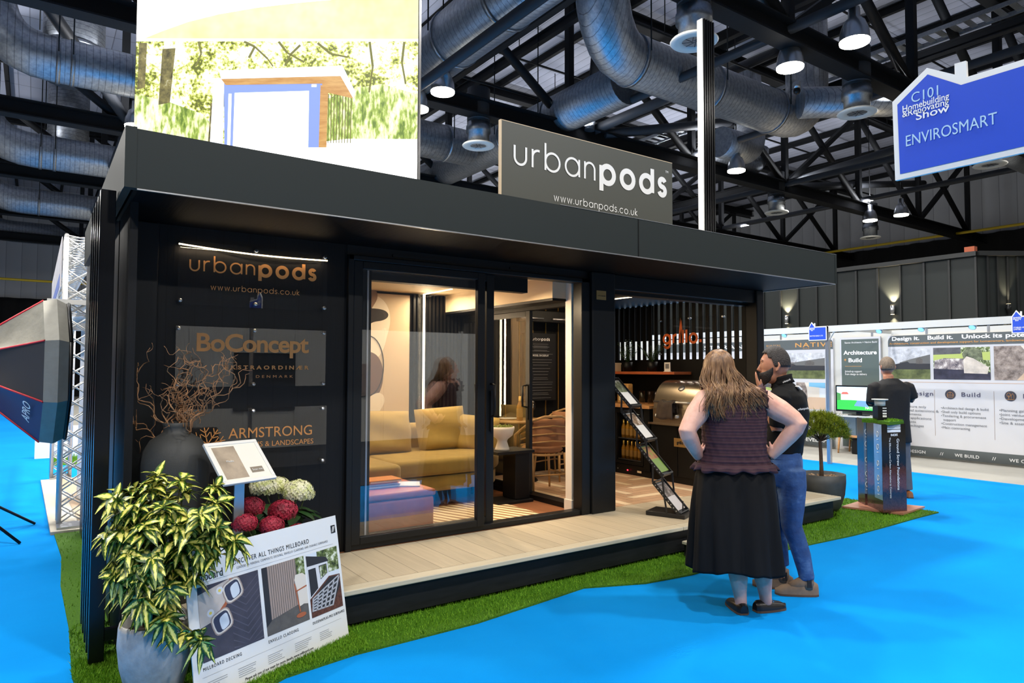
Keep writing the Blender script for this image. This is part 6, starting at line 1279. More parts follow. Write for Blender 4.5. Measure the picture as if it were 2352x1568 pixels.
def ph(t, y0, z0, y1, z1, kind, x=13.3):
    f = pq_(t, 'photo', y0, z0, y1, z1, {0: M['p_sky'], 1: M['p_tree']}.get(kind, M['p_sky']), .003, x)
    def q(nm, pts, mm, d): b = MB(); b.poly([(x - d, y0 + (y1 - y0) * s, z0 + (z1 - z0) * (1 - v)) for s, v in pts]); b.build(nm, mm, f)
    if kind == 0:
        q('sky', [(0, .6), (1, .6), (1, 0), (0, 0)], treeprint('print_clouds', [(.35, rgb(150, 152, 158)), (.65, rgb(224, 226, 230))], 5), .0035); q('hill', [(.25, .62), (1, .5), (1, .2), (.6, .32), (.25, .45)], mat('print_hill', (104, 104, 102), .5), .004); q('barn', [(0, .68), (1, .68), (1, .5), (.5, .48), (.45, .42), (0, .55)], M['p_dark'], .0045); q('barn', [(.66, .5), (.82, .5), (.82, .36), (.74, .28), (.66, .36)], M['p_floor'], .005); q('lawn', [(0, 1), (1, 1), (1, .66), (0, .66)], treeprint('print_lawn', [(.35, rgb(66, 74, 40)), (.65, rgb(116, 124, 74))], 8), .0042)
    elif kind == 1:
        q('lawn', [(0, .4), (1, .4), (1, .15), (0, .2)], mat('print_green', (176, 190, 104), .5), .0035); q('wood', [(0, .22), (.5, .2), (.5, 0), (0, 0)], mat('print_wood_dark', (84, 84, 88), .5, var=.4, vscale=9), .0037); q('tree', [(.55, .4), (.88, .4), (.86, .1), (.74, -.0), (.6, .02), (.52, .2)], treeprint('print_oak', [(.35, rgb(54, 60, 44)), (.65, rgb(132, 140, 110))], 14), .004)
        q('plinth', [(0, .9), (.45, .95), (.6, .8), (.58, .35), (.2, .33), (.02, .4)], treeprint('print_rubble', [(.35, rgb(58, 56, 72)), (.5, rgb(150, 140, 140)), (.65, rgb(232, 226, 222))], 11), .0045); q('gable', [(.55, .8), (.95, .82), (.98, .62), (.72, .35), (.6, .28), (.54, .4)], mat('print_stone', (206, 196, 184), .5, var=.2, vscale=9), .005); q('shadow', [(0, 1), (1, 1), (1, .78), (.58, .7), (0, .66)], mat('print_night', (52, 50, 66), .5, var=.4, vscale=10), .0048)
    else:
        q('stone', [(0, 1), (.25, 1), (.4, .6), (.38, .25), (.3, 0), (0, 0)], treeprint('print_stonewall', [(.35, rgb(96, 84, 78)), (.65, rgb(176, 162, 152))], 10), .0045); q('pale', [(.3, .55), (.8, .55), (.8, 0), (.3, 0)], M['p_seat'], .004); q('path', [(.2, 1), (1, 1), (1, .55), (.42, .55)], mat('print_path', (206, 178, 152), .5), .0042); q('sky', [(.45, .15), (1, .2), (1, 0), (.45, 0)], mat('print_blue', (120, 180, 214), .5), .0043)
ph(dp, 6.50, 1.43, 5.79, 1.99, 0); ph(dp, 5.735, 1.43, 4.84, 1.995, 1); ph(dp, 4.785, 1.43, 3.5, 2.0, 2); pq_(dp, 'rule', 6.5, 1.372, 1.2, 1.377, M['pgold'], .003)
for y in (5.73, 4.80): pq_(dp, 'divider', y + .003, .42, y - .003, 1.24, M['p_clad'], .003)
for y, w_, nm in ((6.35, 'Design', 0), (5.47, 'Build', 1), (4.56, 'Develop', 2)):
    b = MB(); b.lathe([(0.0, 0), (.085, 0)], (13.296, y, 1.165), 28, axis=(-1, 0, 0), cap=False); ic = b.build('icon_disc', M['purp'] if False else mat('icon_slate', (62, 62, 72), .5), dp); b = MB()
    if nm == 1: b.tube([(13.294, y + .05 * math.cos(k * .314), 1.155 + .05 * math.sin(k * .314)) for k in range(11)], .003, 5); b.bar((13.294, y + .058, 1.155), (13.294, y - .058, 1.155), .004, .006); b.bar((13.294, y + .045, 1.12), (13.294, y - .045, 1.12), .004, .006); b.bar((13.294, y + .045, 1.12), (13.294, y + .045, 1.15), .004, .006); b.bar((13.294, y - .045, 1.12), (13.294, y - .045, 1.15), .004, .006); b.bar((13.294, y, 1.17), (13.294, y, 1.215), .004, .012)
    else: b.tube([(13.294, y + .025 + .026 * math.cos(k * .524), 1.185 + .034 * math.sin(k * .524)) for k in range(13)], .003, 5); b.bar((13.294, y + .025, 1.11), (13.294, y + .025, 1.18), .004, .005); b.bar((13.294, y + .06, 1.11), (13.294, y - .055, 1.11), .004, .005); b.tube([(13.294, y - .01, 1.11), (13.294, y - .01, 1.18), (13.294, y - .03, 1.21), (13.294, y - .048, 1.18), (13.294, y - .048, 1.11)], .003, 5)
    b.build('icon', M['pgold'], ic); pt(dp, w_, y - .17, 1.135, .105, M['purp'], {0: .42, 1: .29, 2: .46}[nm], bold=.012, sp=1.15)
lists = [(6.45, ['Architecture only', 'Residential extensions &', 'refurbishments', 'Planning applications', 'Consultants', 'Design packages']), (5.63, ['Architect-led design & build', 'Shell only build options', 'Tendering & procurement', ' support', 'Construction management', 'Main contracting']), (4.73, ['Planning gain', 'Joint venture development', 'Development management', 'Site & asset strategy'])]
for y, ls in lists: text('\n'.join(('\u2022' if not s.startswith(' ') else ' ') + s for s in ls), (13.294, y, .905), UY, UZ, .062, M['textg'], dp, {6.45: .78, 5.63: .74, 4.73: .80}[y], 'LEFT', 0, 0, line=1.12)
for body, y, w in (('WE DESIGN', 6.36, .46), ('//', 5.66, .06), ('WE BUILD', 5.42, .38), ('//', 4.85, .06), ('WE CARE', 4.60, .38)): pt(dp, body, y, .08, .075, M['textw'], w, bold=.02, sp=1.1)
ap = panel('architecture_panel', 'tall slate printed panel about architecture behind the television', 7.46, 6.66, .05, 2.24, 13.27)
pq_(ap, 'face', 7.43, .08, 6.69, 2.20, mat('panel_green_slate', (84, 96, 92), .5), .002, 13.27)
for body, y, z, s_, w, mm, bo_ in (('Staran Architects + Native Build', 7.36, 2.12, .05, .64, 'textw', 0), ('Architecture', 7.38, 1.90, .11, .66, 'textw', .03), ('+', 7.38, 1.76, .1, .05, 'pgold', .02), ('Build', 7.29, 1.75, .11, .27, 'textw', .03), ('Joined-up support\nfrom design to delivery', 7.36, 1.55, .055, .44, 'textw', .01)): pt(ap, body, y, z, s_, M[mm], w, bold=bo_, x=13.27)
pq_(ap, 'rule', 7.36, 1.665, 7.03, 1.672, M['pgold'], .004, 13.27)
npn = panel('builder_panel', 'white printed panel with a slate header and gold capitals behind the man', 12.4, 7.62, .03, 2.24)
b = MB(); b.poly([(13.298, 12.4, 2.02), (13.298, 7.62, 2.02), (13.298, 7.62, 2.14)] + [(13.298, 7.72 - .1 * math.cos(a), 2.13 + .1 * math.sin(a)) for a in [PI / 2 * i / 8 for i in range(9)]] + [(13.298, 12.4, 2.23)]); b.build('header', M['pdk'], npn); pq_(npn, 'footer', 12.4, .03, 7.62, .24, M['pdk'], .002)
pt(npn, 'STARAN', 10.88, 2.075, .13, M['textw'], 1.1, bold=.015, sp=1.2); pt(npn, 'NATIVE', 8.47, 2.075, .13, M['pgold'], .82, bold=.015, sp=1.2); pt(npn, 'BUILDERS', 9.16, 2.10, .06, M['pgold'], .34, sp=1.2); pt(npn, 'BUILD', 8.28, 2.035, .035, M['pgold'], .14, sp=1.5); pt(npn, 'DEVELOP', 8.35, .11, .1, M['textw'], .55, bold=.02)
ph(npn, 9.10, 1.41, 7.80, 1.95, 0); ph(npn, 8.45, .78, 7.80, 1.33, 2); ph(npn, 9.3, .78, 8.55, 1.33, 1)
# small house signs on the rail
def smallsign(label, y, body):
    x = 11.06; o = [(y, 2.33), (y - .06, 2.42), (y - .105, 2.365), (y - .105, 2.40), (y - .125, 2.40), (y - .125, 2.335), (y - .33, 2.335), (y - .33, 2.10), (y, 2.10)]; i_ = [(y - .014, 2.325), (y - .06, 2.40), (y - .12, 2.322), (y - .317, 2.322), (y - .317, 2.113), (y - .014, 2.113)]
    t = housesign(label, x, o, i_, 'small blue house signs on the booth rail')
    text('Homebuilding\n&Renovating\n     Show', (x - .002, y - .022, 2.31), UY, UZ, .026, M['textw'], t, .10, 'LEFT', .02, 0.001, line=.8); text(body, (x - .002, y - .025, 2.17), UY, UZ, .028, M['textw'], t, .24, 'LEFT', .01, 0.001, line=.9)
    b = MB(); b.box(11.07, y - .2, 2.26, 11.10, y - .12, 2.3); b.build('clip', M['alu'], t)
smallsign('small blue house sign beside the aluminium post, over the gold capitals', 6.78, 'NATIVE BUILD LTD'); smallsign('small blue house sign on the rail at the right picture edge', 3.76, 'STARAN ARCHITECTS\nLIMITED')
# television on the sideboard
sbd = thing('sideboard', 'blue-grey sideboard on oak legs under the television', 'sideboard', (12.9, 6.8, 0)); M['bgrey'] = mat('blue_grey_lacquer', (92, 110, 122), .5)
b = MB(); b.box(12.72, 6.2, .36, 13.18, 7.32, .70); b.build('body', M['bgrey'], sbd); b = MB(); b.box(12.70, 6.18, .70, 13.2, 7.34, .73); b.build('top', M['white'], sbd); b = MB(); b.box(12.70, 6.18, .32, 13.2, 7.34, .36); b.build('rail', M['wood'], sbd)
for y in (6.76,): b = MB(); b.box(12.712, y - .02, .47, 12.72, y + .02, .58); b.build('handle', M['wood'], sbd)
b = MB(); b.box(12.715, 6.855, .37, 12.7195, 6.862, .695); b.build('door_gap', M['black'], sbd)
for x, y in ((12.74, 7.2), (12.74, 6.3), (13.14, 7.2), (13.14, 6.3)): b = MB(); b.tube([(x, y, .33), (x, y + (.03 if y > 7 else -.03), 0)], [.024, .015], 8); b.build('leg', M['wood'], sbd)
tv = thing('television', 'black television showing a house and lawn, on the sideboard', 'television', (12.85, 6.87, .73))
b = MB(); b.box(12.80, 6.44, .80, 12.85, 7.30, 1.30); b.build('housing', M['black'], tv, .005); b = MB(); b.box(12.76, 6.7, .73, 12.92, 7.04, .745); b.box(12.84, 6.82, .745, 12.87, 6.92, .82); b.build('stand', M['black'], tv)
def tvq(nm, pts, c, d, e=1.0): b = MB(); b.poly([(12.80 - d, 7.27 - .80 * s, .835 + .435 * (1 - v)) for s, v in pts]); b.build(nm, emis('tv_' + nm, c, e), tv)
tvq('sky', [(0, 1), (1, 1), (1, 0), (0, 0)], (190, 226, 240), .002, 1.1); tvq('lawn', [(0, 1), (1, 1), (1, .62), (.1, .55), (0, .6)], (40, 160, 60), .003); tvq('houses', [(.05, .58), (.9, .55), (.85, .3), (.7, .22), (.4, .32), (.15, .25), (.05, .35)], (226, 234, 240), .0035); tvq('roofs', [(.1, .33), (.3, .33), (.26, .22), (.14, .22)], (200, 90, 80), .004); tvq('car', [(.42, .82), (.75, .86), (.8, .6), (.5, .58)], (90, 130, 170), .0042); tvq('trees', [(0, .6), (.1, .58), (.1, .3), (0, .25)], (60, 120, 60), .004)
text('NATIVE', (12.795, 6.62, .86), UY, UZ, .07, M['white'], tv, .2, bold=.03)
cbl = thing('cable_box', 'black flat box under the sideboard', 'box', (12.9, 6.6, .0)); b = MB(); b.box(12.8, 6.35, .0, 13.2, 7.0, .28); b.build('box', M['black'], cbl, .01)
# willow twigs in the far booth
fw = thing('booth_twigs', 'curly willow twigs in a vase before the white panel beside the man', 'branches', (12.2, 8.0, 0)); b = MB(); b.lathe([(0.0, 0.0), (.14, 0.0), (.2, .5), (.1, .95), (.12, 1.02)], (12.2, 8.15, 0), 20, cap=False); b.build('vase', M['char'], fw)
rw = random.Random(31); b = MB()
for k in range(9): twig(b, V(12.2, 8.15, 1.0), V(rw.uniform(-.3, .3), rw.uniform(-.5, .5), 1).normalized(), rw.uniform(.6, 1.0), .011, .9, 1, False)
b.build('twigs', mat('brown_twig', (112, 78, 60), .7), fw)
# ---------------------------------------------------------------- dark ribbed building behind the booths
M['cont'] = mat('container_paint', (40, 45, 45), 0.5, spec=0.3); M['cont2'] = mat('container_rib', (28, 31, 32), 0.45)
cb = thing('dark_building', 'dark grey ribbed metal building behind the booths on the right', 'building', (17, 8, 0))
b = MB(); b.box(17.0, 6.41, 0, 17.6, 16, 4.17); b.build('wall', M['cont'], cb)
for k in range(18):
    y = 6.41 + k * 0.535; b = MB(); b.box(16.955, y - .02, 0, 17.0, y + .02, 4.1); b.build('rib', M['cont2'], cb)
b = MB(); b.box(16.9, 6.38, 4.12, 17.02, 16, 4.22); b.build('roof_trim', M['cont2'], cb)
w0 = V(17.0, 6.41, 0); wd_ = V(.82, -.57, 0).normalized(); wn_ = V(-.57, -.82, 0)
b = MB(); b.obox(w0 + wd_ * 2.0 - wn_ * .1 + V(0, 0, 2.08), wd_ * 2.0, wn_ * .1, V(0, 0, 2.08)); b.build('wall', M['cont'], cb)
for k in range(9): b = MB(); b.obox(w0 + wd_ * (.22 + k * .22) + wn_ * .02 + V(0, 0, 2.05), wd_ * .018, wn_ * .03, V(0, 0, 2.05)); b.build('rib', M['cont2'], cb)
b = MB(); b.obox(w0 + wd_ * 2.0 + wn_ * .03 + V(0, 0, 4.17), wd_ * 2.0, wn_ * .08, V(0, 0, .05)); b.build('roof_trim', M['cont2'], cb)
for k, (x, y, z) in enumerate(((16.93, 11.02, 2.98), (16.93, 8.19, 3.05))):
    t = thing('wall_light', ['wall light on the dark building, left of the small blue sign', 'wall light on the dark building, above the far man'][k], 'wall light', (x, y, z), 'up-and-down wall lights'); b = MB(); b.cyl((x, y, z - .11), (x, y, z + .11), .055, 16); b.bar((x, y, z), (17.0, y, z), .03, .03); b.build('housing', M['alu'], t); b = MB(); b.lathe([(0.0, 0), (.045, 0)], (x, y, z + .112), 14, cap=False); b.lathe([(0.0, 0), (.045, 0)], (x, y, z - .112), 14, cap=False); b.build('lens', M['emit_warm'], t)
    spot_light('wall_up_light', (x, y, z + .13), (x + .06, y, z + 1), 260, 80); spot_light('wall_down_light', (x, y, z - .13), (x + .06, y, z - 1), 110, 70)
lx = w0 + wd_ * .62 + wn_ * .1 + V(0, 0, 2.95); t = thing('wall_light', 'wall light on the dark building at the right picture edge', 'wall light', tuple(lx), 'up-and-down wall lights'); b = MB(); b.cyl(lx - V(0, 0, .1), lx + V(0, 0, .1), .05, 16); b.bar(lx, lx - wn_ * .12, .03, .03); b.build('housing', M['char'], t); b = MB(); b.lathe([(0.0, 0), (.045, 0)], lx + V(0, 0, .102), 14, cap=False); b.build('lens', M['emit_warm'], t); spot_light('wall_up_light', tuple(lx + V(0, 0, .12)), tuple(lx - wn_ * .06 + V(0, 0, 1)), 70, 50); spot_light('wall_down_light', tuple(lx - V(0, 0, .12)), tuple(lx - wn_ * .06 - V(0, 0, 1)), 50, 50)
for k, (y, s_) in enumerate(((6.45, .16), (4.8, .12))):
    pass
b = MB(); b.box(16.95, 6.42, 4.22, 17.1, 6.62, 4.34); tag(b.build('lifting_lug', mat('orange_lug', (170, 84, 50), .6)), 'small orange lifting lug on top of the dark building corner', 'lug')
# ---------------------------------------------------------------- left: white truss gate, platform, softbox
M['trussw'] = mat('white_truss', (206, 206, 204), 0.35, 0.3)
tg = thing('truss_gate', 'white box-truss gateway at the left beyond the pod slats', 'truss', (0.35, 7.95, 0))
def boxtruss(nm, p, q, w, nseg, r=.022):
    b = MB(); p = Vector(p); q = Vector(q); d = (q - p).normalized(); a = V(1, 0, 0); c = d.cross(a).normalized(); L = (q - p).length; cn = [(0, 0), (w, 0), (w, w), (0, w)]
    for (i, j) in cn: b.cyl(p + a * i + c * j, q + a * i + c * j, r, 8)
    for k in range(nseg):
        f0, f1 = L * k / nseg, L * (k + 1) / nseg; fm = (f0 + f1) / 2
        for e in range(4):
            c0, c1 = cn[e], cn[(e + 1) % 4]
            b.cyl(p + d * f0 + a * c0[0] + c * c0[1], p + d * fm + a * c1[0] + c * c1[1], .008, 5); b.cyl(p + d * fm + a * c1[0] + c * c1[1], p + d * f1 + a * c0[0] + c * c0[1], .008, 5)
            b.cyl(p + d * f0 + a * c1[0] + c * c1[1], p + d * fm + a * c0[0] + c * c0[1], .008, 5); b.cyl(p + d * fm + a * c0[0] + c * c0[1], p + d * f1 + a * c1[0] + c * c1[1], .008, 5)
    return b.build(nm, M['trussw'], tg)
boxtruss('tower', (.24, 8.17, .04), (.24, 8.17, 2.90), .22, 9); boxtruss('tower', (.24, 11.6, .04), (.24, 11.6, 2.90), .22, 9); boxtruss('top_beam', (.24, 8.17, 2.92), (.24, 13.5, 2.92), -.22 if False else .22, 14); boxtruss('lower_beam', (.24, 8.17, 2.36), (.24, 13.5, 2.36), .22, 10)
b = MB(); b.box(.22, 7.92, .03, .48, 8.2, .05); b.build('foot_plate', M['alu'], tg); b = MB(); b.box(.22, 11.55, .03, .48, 11.85, .05); b.build('foot_plate', M['alu'], tg)
b = MB(); b.box(.205, 8.4, 2.42, .21, 13.2, 2.94); b.build('banner', mat('banner_white', (208, 204, 206), .6, var=.2, vscale=1.5), tg); b = MB(); b.box(.202, 8.8, 2.46, .205, 13.0, 2.6); b.build('banner_stripe', mat('banner_blue', (120, 134, 190), .6), tg)
b = MB(); b.box(.09, 8.12, 2.22, .56, 8.2, 2.27); b.box(.16, 8.5, 1.98, .6, 8.6, 2.06); b.build('cross_bar', M['trussw'], tg)
b = MB(); b.prism([(.17, 7.86), (1.6, 7.86), (1.6, 11.6), (.12, 11.6)], (0, 0, .0), (1, 0, 0), (0, 1, 0), .03); pl_ = b.build('platform', mat('grey_mat', (188, 182, 168), .8, var=.06, vscale=3)); tag(pl_, 'pale grey floor mat under the white truss gateway', 'mat')
b = MB(); b.prism([(.42, 7.95), (1.55, 7.95), (1.55, 11.5), (.32, 11.5)], (0, 0, .031), (1, 0, 0), (0, 1, 0), .004); tag(b.build('platform_board', mat('beige_board', (176, 152, 128), .7, var=.08, vscale=3)), 'beige boards laid on the pale mat under the truss gateway', 'floor board')
b = MB(); b.box(.47, 9.2, .035, .50, 10.0, 2.2); tag(b.build('booth_banner', mat('banner_grey', (206, 204, 202), .5)), 'tall white banner board standing inside the truss gateway', 'banner')
b = MB(); b.box(.05, 14.6, 0, 2.5, 14.7, .55); tag(b.build('white_counter', M['white']), 'low white counter far beyond the truss gateway', 'counter'); b = MB(); b.box(.3, 13.4, 0, 2.2, 13.8, .03); 
for k in range(1200): x, y = .3 + 1.9 * rr.random(), 13.4 + .4 * rr.random(); b.poly([(x, y, .03), (x + .02, y, .03), (x + rr.gauss(0, .03), y, .06 + .12 * rr.random())])
tag(b.build('far_grass', M['turf']), 'patch of green turf far beyond the truss gateway', 'artificial grass', kind='stuff')
# softbox
SD = 6.2
def sx(u, v, d=SD): p = dpix(u, d); return p + V(0, 0, 1.58 - (v - 849) * d / 1568)
sc_ = sx(92, 855); ax_ = V(.819, -.574, 0) * .79 + V(.574, .819, 0) * .61; ax_.normalize(); aw = V(0, 0, 1); ac = ax_.cross(aw).normalized()
if ac.dot(V(.574, .819, 0)) > 0: ac = -ac
sb_ = thing('softbox', 'large octagonal softbox with red piping on a tripod at the left edge', 'studio light', tuple(dpix(-140, SD)))
R_ = .69
def octp(k, r, off): a = PI / 8 + k * PI / 4; return sc_ + (ac * math.cos(a) + aw * math.sin(a)) * r + ax_ * off
apex = sx(-150, 835)
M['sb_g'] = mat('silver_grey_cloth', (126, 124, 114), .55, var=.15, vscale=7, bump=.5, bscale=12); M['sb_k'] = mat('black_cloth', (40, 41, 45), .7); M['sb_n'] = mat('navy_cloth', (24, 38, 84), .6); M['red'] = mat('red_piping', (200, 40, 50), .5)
for k in range(8):
    b = MB(); n = 8; p0, p1 = octp(k, R_ * .97, 0), octp(k + 1, R_ * .97, 0)
    b.grid([[p0.lerp(apex, f).lerp(p1.lerp(apex, f), g) - ((p0 + p1) / 2 - sc_).normalized() * .06 * math.sin(PI * f) * math.sin(PI * g) for g in [i / 6 for i in range(7)]] for f in [i / n * .86 for i in range(n + 1)]]); mid = (p0 + p1) / 2 - sc_
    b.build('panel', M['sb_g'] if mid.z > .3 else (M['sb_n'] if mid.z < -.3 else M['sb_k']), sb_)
    b = MB(); b.tube([p0, p0.lerp(apex, .86)], .009, 6); b.build('piping', M['red'], sb_)
    b = MB(); b.grid([[octp(k, R_ * .97, 0), octp(k + 1, R_ * .97, 0)], [octp(k, R_, .10), octp(k + 1, R_, .10)], [octp(k, R_ * .93, .19), octp(k + 1, R_ * .93, .19)]], smooth=False); b.build('lip', mat('lip_grey', (146, 144, 134), .6, var=.1, vscale=9), sb_)
b = MB(); b.tube([octp(k, R_ * .94, .19) for k in range(9)], .016, 6); b.build('rim', M['black'], sb_)
b = MB(); b.poly([octp(k, R_ * .9, .12) for k in range(8)]); b.build('diffuser', M['white'], sb_)
c7 = (octp(7, R_ * .97, 0) + octp(0, R_ * .97, 0)) / 2
p6, p7 = octp(6, R_ * .97, 0), octp(7, R_ * .97, 0); cands = sorted([k for k in range(8)], key=lambda k: ((octp(k, R_, 0) + octp(k + 1, R_, 0)) / 2 - sc_).dot(V(-.4, -.6, -.7)))
kk = cands[-1]; q0, q1 = octp(kk, R_ * .97, 0), octp(kk + 1, R_ * .97, 0)
if q0.z < q1.z: q0, q1 = q1, q0
nrm = (q1 - q0).cross(apex - q0).normalized()
if nrm.dot(V(-.5, -.8, 0)) < 0: nrm = -nrm
uu = (q0 - q1).normalized(); vv = nrm.cross(uu).normalized(); tp_ = q0.lerp(q1, .62).lerp(apex, .08) + nrm * .02
text('APRO', tp_, uu, vv, .13, M['white'], sb_, .22, 'LEFT', 0)
g0 = dpix(-150, SD); b = MB(); b.tube([g0 + V(0, 0, .55), g0 + V(0, 0, 1.62)], .018, 8); b.build('pole', M['black'], sb_); b = MB(); b.cyl(apex - ax_ * .16, apex + ax_ * .14, .075, 16); b.build('lamp_head', M['black'], sb_)
for e in ((.05, 8.49, 0.01), (-.06, 7.62, 0.01), (-1.4, 8.1, 0.01)): b = MB(); b.tube([g0 + V(0, 0, .62), e], .013, 8); b.tube([g0 + V(0, 0, .3), g0.lerp(V(*e), .5) + V(0, 0, .3)], .008, 6); b.build('leg', M['black'], sb_)
# ---------------------------------------------------------------- people
def remesh(o, vox=.006, it=4, fac=.5):
    m = o.modifiers.new('remesh', 'REMESH'); m.mode = 'VOXEL'; m.voxel_size = vox; m.use_smooth_shade = True
    s = o.modifiers.new('smooth', 'SMOOTH'); s.factor = fac; s.iterations = it; return o
def skinmat(name, c, red):
    t = NT(name); n = t.noise(t.coord('Object'), 9, 4); t.link(t.ramp(n, [(.3, rgb(*red)), (.65, rgb(*c))]), t.b.inputs['Base Color']); t.b.inputs['Roughness'].default_value = .5; t.b.inputs['Subsurface Weight'].default_value = .12; t.b.inputs['Subsurface Radius'].default_value = (.02, .008, .004); t.b.inputs['Subsurface Scale'].default_value = .5; return t.m
def hand(b, w, f, s, curl=.35, k=1.0, spread=.12):
    """w wrist, f forward, s toward the thumb; five separate fingers"""
    w = Vector(w); f = Vector(f).normalized(); s = Vector(s); s = (s - f * s.dot(f)).normalized(); n = f.cross(s).normalized()
    b.ell(w + f * .05 * k, (.056 * k, .041 * k, .016 * k), 14, 10, 0, (f, s, n)); b.ell(w + f * .025 * k + s * .02 * k, (.035 * k, .024 * k, .017 * k), 10, 8, 0, (f, s, n))
    for i, (L, off) in enumerate(((.068, .031), (.078, .011), (.072, -.010), (.056, -.029))):
        p = w + f * (.088 - .006 * abs(i - 1.3)) * k + s * off * k; d = (f + s * (off * spread * 25 * .3)).normalized(); pts = [p - d * .02 * k, p]; a = 0
        for seg in (.45, .32, .23): a += curl * (.8 + .15 * i); dd = (d * math.cos(a) + n * math.sin(a)); p = p + dd * L * seg * k; pts.append(p)
        b.tube(pts, [.0095 * k, .0092 * k, .0088 * k, .0082 * k, .0062 * k], 8)
    p = w + f * .022 * k + s * .032 * k; d1 = (s * .75 + f * .65 + n * .2).normalized(); d2 = (s * .3 + f * .95 + n * .25).normalized()
    b.tube([p - d1 * .015 * k, p + d1 * .03 * k, p + d1 * .03 * k + d2 * .028 * k, p + d1 * .03 * k + d2 * .048 * k], [.013 * k, .0115 * k, .0095 * k, .007 * k], 8)
def eloft(b, rings, ang=0.0, n=32, m=0, cap=True, fn=None):
    ca, sa = math.cos(ang), math.sin(ang); rows = []
    for (cx, cy, z, rx, ry) in rings:
        row = []
        for j in range(n):
            t = 2 * PI * j / n; ex = 2.4; c_, s_ = math.cos(t), math.sin(t); q = (abs(c_) ** ex + abs(s_) ** ex) ** (-1 / ex); a, e = rx * c_ * q, ry * s_ * q
            p = Vector((cx + a * ca - e * sa, cy + a * sa + e * ca, z)); row.append(fn(p, t, z) if fn else p)
        rows.append(row)
    b.grid(rows, m, True, True, cap, cap)
def head(b, c, f, r=(.077, .098, .118), ears=True, nose=True, jaw=1.0):
    """head centred at c, facing f (horizontal)"""
    c = Vector(c); f = Vector(f).normalized(); up = V(0, 0, 1); s = f.cross(up).normalized()
    b.ell(c + up * .02, (r[0], r[1], r[2] * .88), 20, 14, 0, (s, f, up))
    b.ell(c + f * .022 - up * .045, (r[0] * .78, r[1] * .72, r[2] * .66 * jaw), 16, 12, 0, (s, f, up)); b.ell(c + f * .06 - up * .095, (.034, .03, .025), 10, 8, 0, (s, f, up))
    if nose: b.tube([c + f * .088 + up * .025, c + f * .103 - up * .002, c + f * .114 - up * .022, c + f * .095 - up * .032], [.009, .011, .014, .011], 8)
    b.ell(c + f * .085 + up * .045, (.055, .016, .012), 10, 8, 0, (s, f, up))
    b.ell(c + f * .09 - up * .058, (.026, .012, .008), 10, 8, 0, (s, f, up)); b.ell(c + f * .088 - up * .07, (.022, .012, .008), 10, 8, 0, (s, f, up))
    if ears:
        for sg in (-1, 1):
            e = c + s * (r[0] * .98) * sg - f * .008 - up * .005; b.tube([e + up * .03 - f * .004, e + up * .034 - f * .018 + s * .008 * sg, e + up * .01 - f * .026 + s * .012 * sg, e - up * .02 - f * .012 + s * .006 * sg, e - up * .03], [.006, .007, .008, .008, .006], 7); b.ell(e - f * .008, (.006, .014, .024), 8, 6, 0, (s, f, up))
def eyes(parent, c, f, M_):
    c = Vector(c); f = Vector(f).normalized(); s = f.cross(V(0, 0, 1)).normalized(); b = MB()
    for sg in (-1, 1): b.ell(c + s * .032 * sg + f * .076 + V(0, 0, .022), (.011, .011, .008), 10, 8, 0)
    b.xform(M_); b.build('eyes', mat('eye_white_' + parent.name, (226, 222, 216), .25), parent); b = MB()
    for sg in (-1, 1): b.ell(c + s * .032 * sg + f * .084 + V(0, 0, .022), (.0055, .0045, .0055), 8, 6, 0); b.tube([c + s * (.018 * sg) + f * .092 + V(0, 0, .046), c + s * (.034 * sg) + f * .093 + V(0, 0, .051), c + s * (.05 * sg) + f * .08 + V(0, 0, .045)], [.003, .004, .002], 6)
    b.xform(M_); b.build('brows_and_pupils', M['textk'], parent)
def shoe(up_, sole, heel, d, L, W, H, ankle_h=0.0):
    """low shoe: heel point on the ground, toe direction d"""
    heel = Vector(heel); d = Vector(d).normalized(); s = V(-d.y, d.x, 0); rows = []; rs2 = []
    for i in range(13):
        t = i / 12; w = W * (.62 + .38 * math.sin(PI * min(1, t * .75 + .12))) * (1 if t < .85 else math.sqrt(max(.05, 1 - ((t - .85) / .155) ** 2))); w *= 1 if t > .06 else .7
        h = H * (1.0 if t < .3 else 1 - .5 * (t - .3) / .7) * (1 if t < .9 else .75) * (1 if t > .03 else .8); p = heel + d * L * t
        rows.append([p + s * (w / 2 * math.cos(a)) + V(0, 0, .012 + h * max(0, math.sin(a)) ** .7) for a in [PI * k / 10 for k in range(11)]])
        rs2.append([p + s * (w / 2 * 1.05 * q) + V(0, 0, z) for q, z in ((-1, .001), (-1, .014), (1, .014), (1, .001))])
    up_.grid(rows, 0, True, False); up_.poly(rows[0], 0); up_.poly(rows[-1][::-1], 0); sole.grid(rs2, 0, False, True, True, True)
def arm(b, c, s, e, w, r=(.066, .074, .074, .058, .056, .054, .044, .031)):
    pts = [c, s, s.lerp(e, .5), s.lerp(e, .86), s.lerp(e, .93).lerp(e.lerp(w, .07), .5).lerp(e, .35), e.lerp(w, .16), e.lerp(w, .35), e.lerp(w, .7), w]
    b.tube(pts, [r[0], r[1], r[2], r[3], r[3] * .98, r[4], r[5], r[6], r[7]], 16)
def place(px, py): return Matrix(((.819, .574, 0, px), (-.574, .819, 0, py), (0, 0, 1, 0), (0, 0, 0, 1)))
